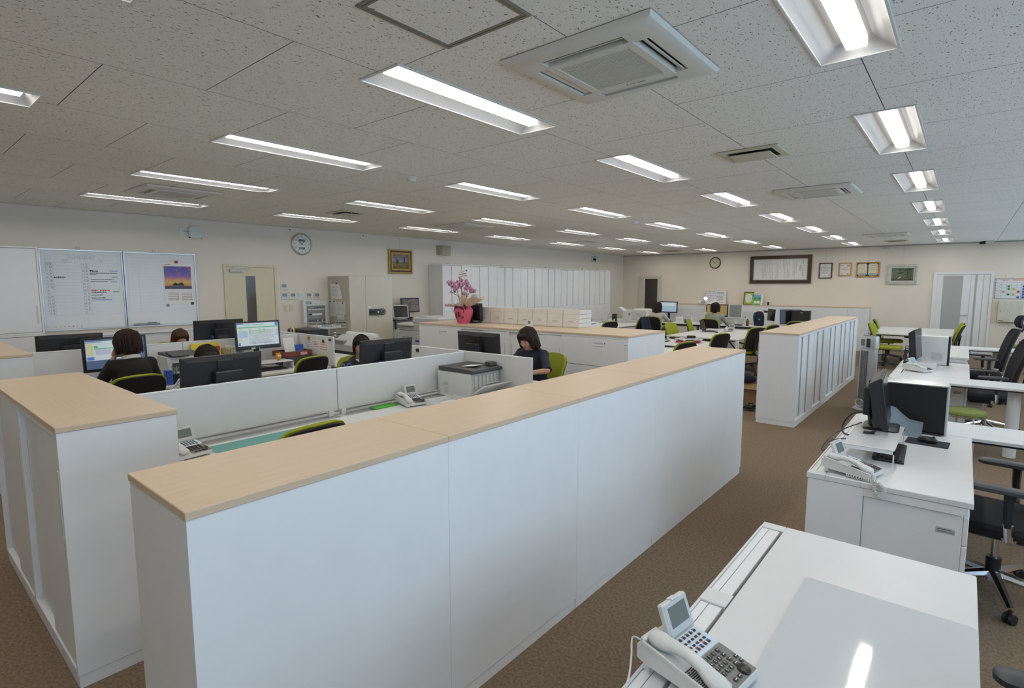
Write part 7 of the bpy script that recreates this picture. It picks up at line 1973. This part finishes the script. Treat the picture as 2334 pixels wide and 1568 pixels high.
        MB().tube([MH @ Vector((-.023, -.081, -.068)), MH @ Vector((0, -.0895, -.066)), MH @ Vector((.023, -.081, -.068))], [.002, .0052, .002], 6).build('lips', mat('lips', (.36, .13, .11), .5), p)
    return p
def plaid_mat():
    m = mat('plaid_cloth', (.62, .60, .60), .85, var=0)
    n, l, p = nodes_of(m); tc = n.new('ShaderNodeTexCoord'); mp = n.new('ShaderNodeMapping'); mp.inputs['Rotation'].default_value = (.4, .5, .78); l.new(tc.outputs['Object'], mp.inputs['Vector'])
    b = n.new('ShaderNodeTexBrick'); b.offset = 0; b.inputs['Scale'].default_value = 22; b.inputs['Mortar Size'].default_value = .035; b.inputs['Brick Width'].default_value = .5; b.inputs['Row Height'].default_value = .5
    b.inputs['Color1'].default_value = (.62, .60, .60, 1); b.inputs['Color2'].default_value = (.64, .62, .62, 1); b.inputs['Mortar'].default_value = (.05, .05, .07, 1)
    l.new(mp.outputs['Vector'], b.inputs['Vector']); l.new(b.outputs['Color'], p.inputs['Base Color']); return m
BLKCL = mat('black_knit', (.010, .010, .011), .9, var=.15, bump=.3, bscale=500); NAVYSH = mat('navy_shirt', (.010, .013, .028), .75, var=.15, bump=.15, bscale=80); SAGESH = mat('sage_sweater', (.30, .34, .25), .9, var=.05, bump=.3, bscale=300); BEIGECL = mat('beige_cardigan', (.52, .48, .43), .9, var=.05, bump=.3, bscale=300); DKTR = mat('dark_trousers', (.02, .02, .028), .85); GREYTR = mat('grey_trousers', (.10, .11, .13), .85); JACK = mat('charcoal_jacket', (.018, .018, .024), .85, var=.15); PLAID = plaid_mat(); CRISP = mat('white_collar', (.66, .63, .57), .7)
person('woman in black cardigan seen from behind, hand at her cheek', (-5.93, 1.60, 0), math.radians(-90 + 6), (.02, -.08, 1.185), BLKCL, GREYTR, HAIRBRN, 'puffy', yaw=.12, pitch=.16, arms=[((-.25, -.13, .80), (-.12, -.40, .77)), ((.22, -.22, .80), (.105, -.15, 1.055))], collar=CRISP)
person('woman with brown hair half hidden behind the far left monitor', (-8.22, 2.72, 0), math.radians(90), (0, -.16, 1.015), NAVYSH, DKTR, HAIRLT, 'long', pitch=.35, voxel=.013)
person('person in white plaid shirt behind the large front monitor', (-4.98, 1.93, 0), math.radians(90 - 4), (-.09, -.14, 1.095), PLAID, GREYTR, HAIRBLK, 'short', pitch=.40, arms=[((-.34, -.0, .81), (-.15, -.24, .765)), ((.25, -.10, .78), (.12, -.32, .765))], voxel=.013)
person('man in dark jacket looking past the monitor edge', (-4.98, 3.37, 0), math.radians(82), (.0, -.13, 1.075), JACK, DKTR, HAIRBLK, 'crop', yaw=-.25, pitch=.12, female=False, collar=CRISP, face='open', arms=[((-.27, -.12, .77), (-.13, -.38, .765)), ((.27, -.12, .77), (.13, -.38, .765))])
person('woman in navy shirt looking down at the chief desk', (-3.74, 4.92, 0), math.radians(4), (-.02, -.15, 1.125), NAVYSH, DKTR, HAIRBRN, 'bob', yaw=-.06, pitch=.40, sleeve='short', face='down', arms=[((-.25, -.20, .80), (-.08, -.42, .765)), ((.29, -.22, .80), (.10, -.44, .775))])
person('woman in beige cardigan seen from behind at the far desk', (-6.15, 13.30, 0), math.radians(180 + 4), (0, -.06, 1.16), BEIGECL, DKTR, HAIRBRN, 'long', pitch=.1, voxel=.014, arms=[((-.25, -.12, .82), (-.16, -.42, .80)), ((.24, -.12, .82), (.14, -.42, .78))])
person('man in sage sweater seen from behind at the far desk', (-4.66, 13.28, 0), math.radians(180), (0, -.06, 1.175), SAGESH, DKTR, HAIRBLK, 'puffy', pitch=.08, female=False, voxel=.014, arms=[((-.27, -.15, .80), (-.25, -.45, .77)), ((.26, -.15, .80), (.12, -.42, .77))])
# the chairs they sit on
chair('task chair under the woman in black cardigan', -5.89, 1.52, -86)
chair('task chair under the person in plaid shirt', -4.97, 1.99, 80)
chair('task chair under the man in dark jacket', -5.0, 3.40, 56)
chair('lime green chair of the woman in navy, backrest showing beside her', -3.72, 4.88, -18)
chair('task chair under the woman with brown hair', -8.27, 2.72, 90)
chair('task chair under the woman in beige cardigan', -6.15, 13.24, 182)
chair('task chair under the man in sage sweater', -4.66, 13.22, 178)
# name card worn by the man
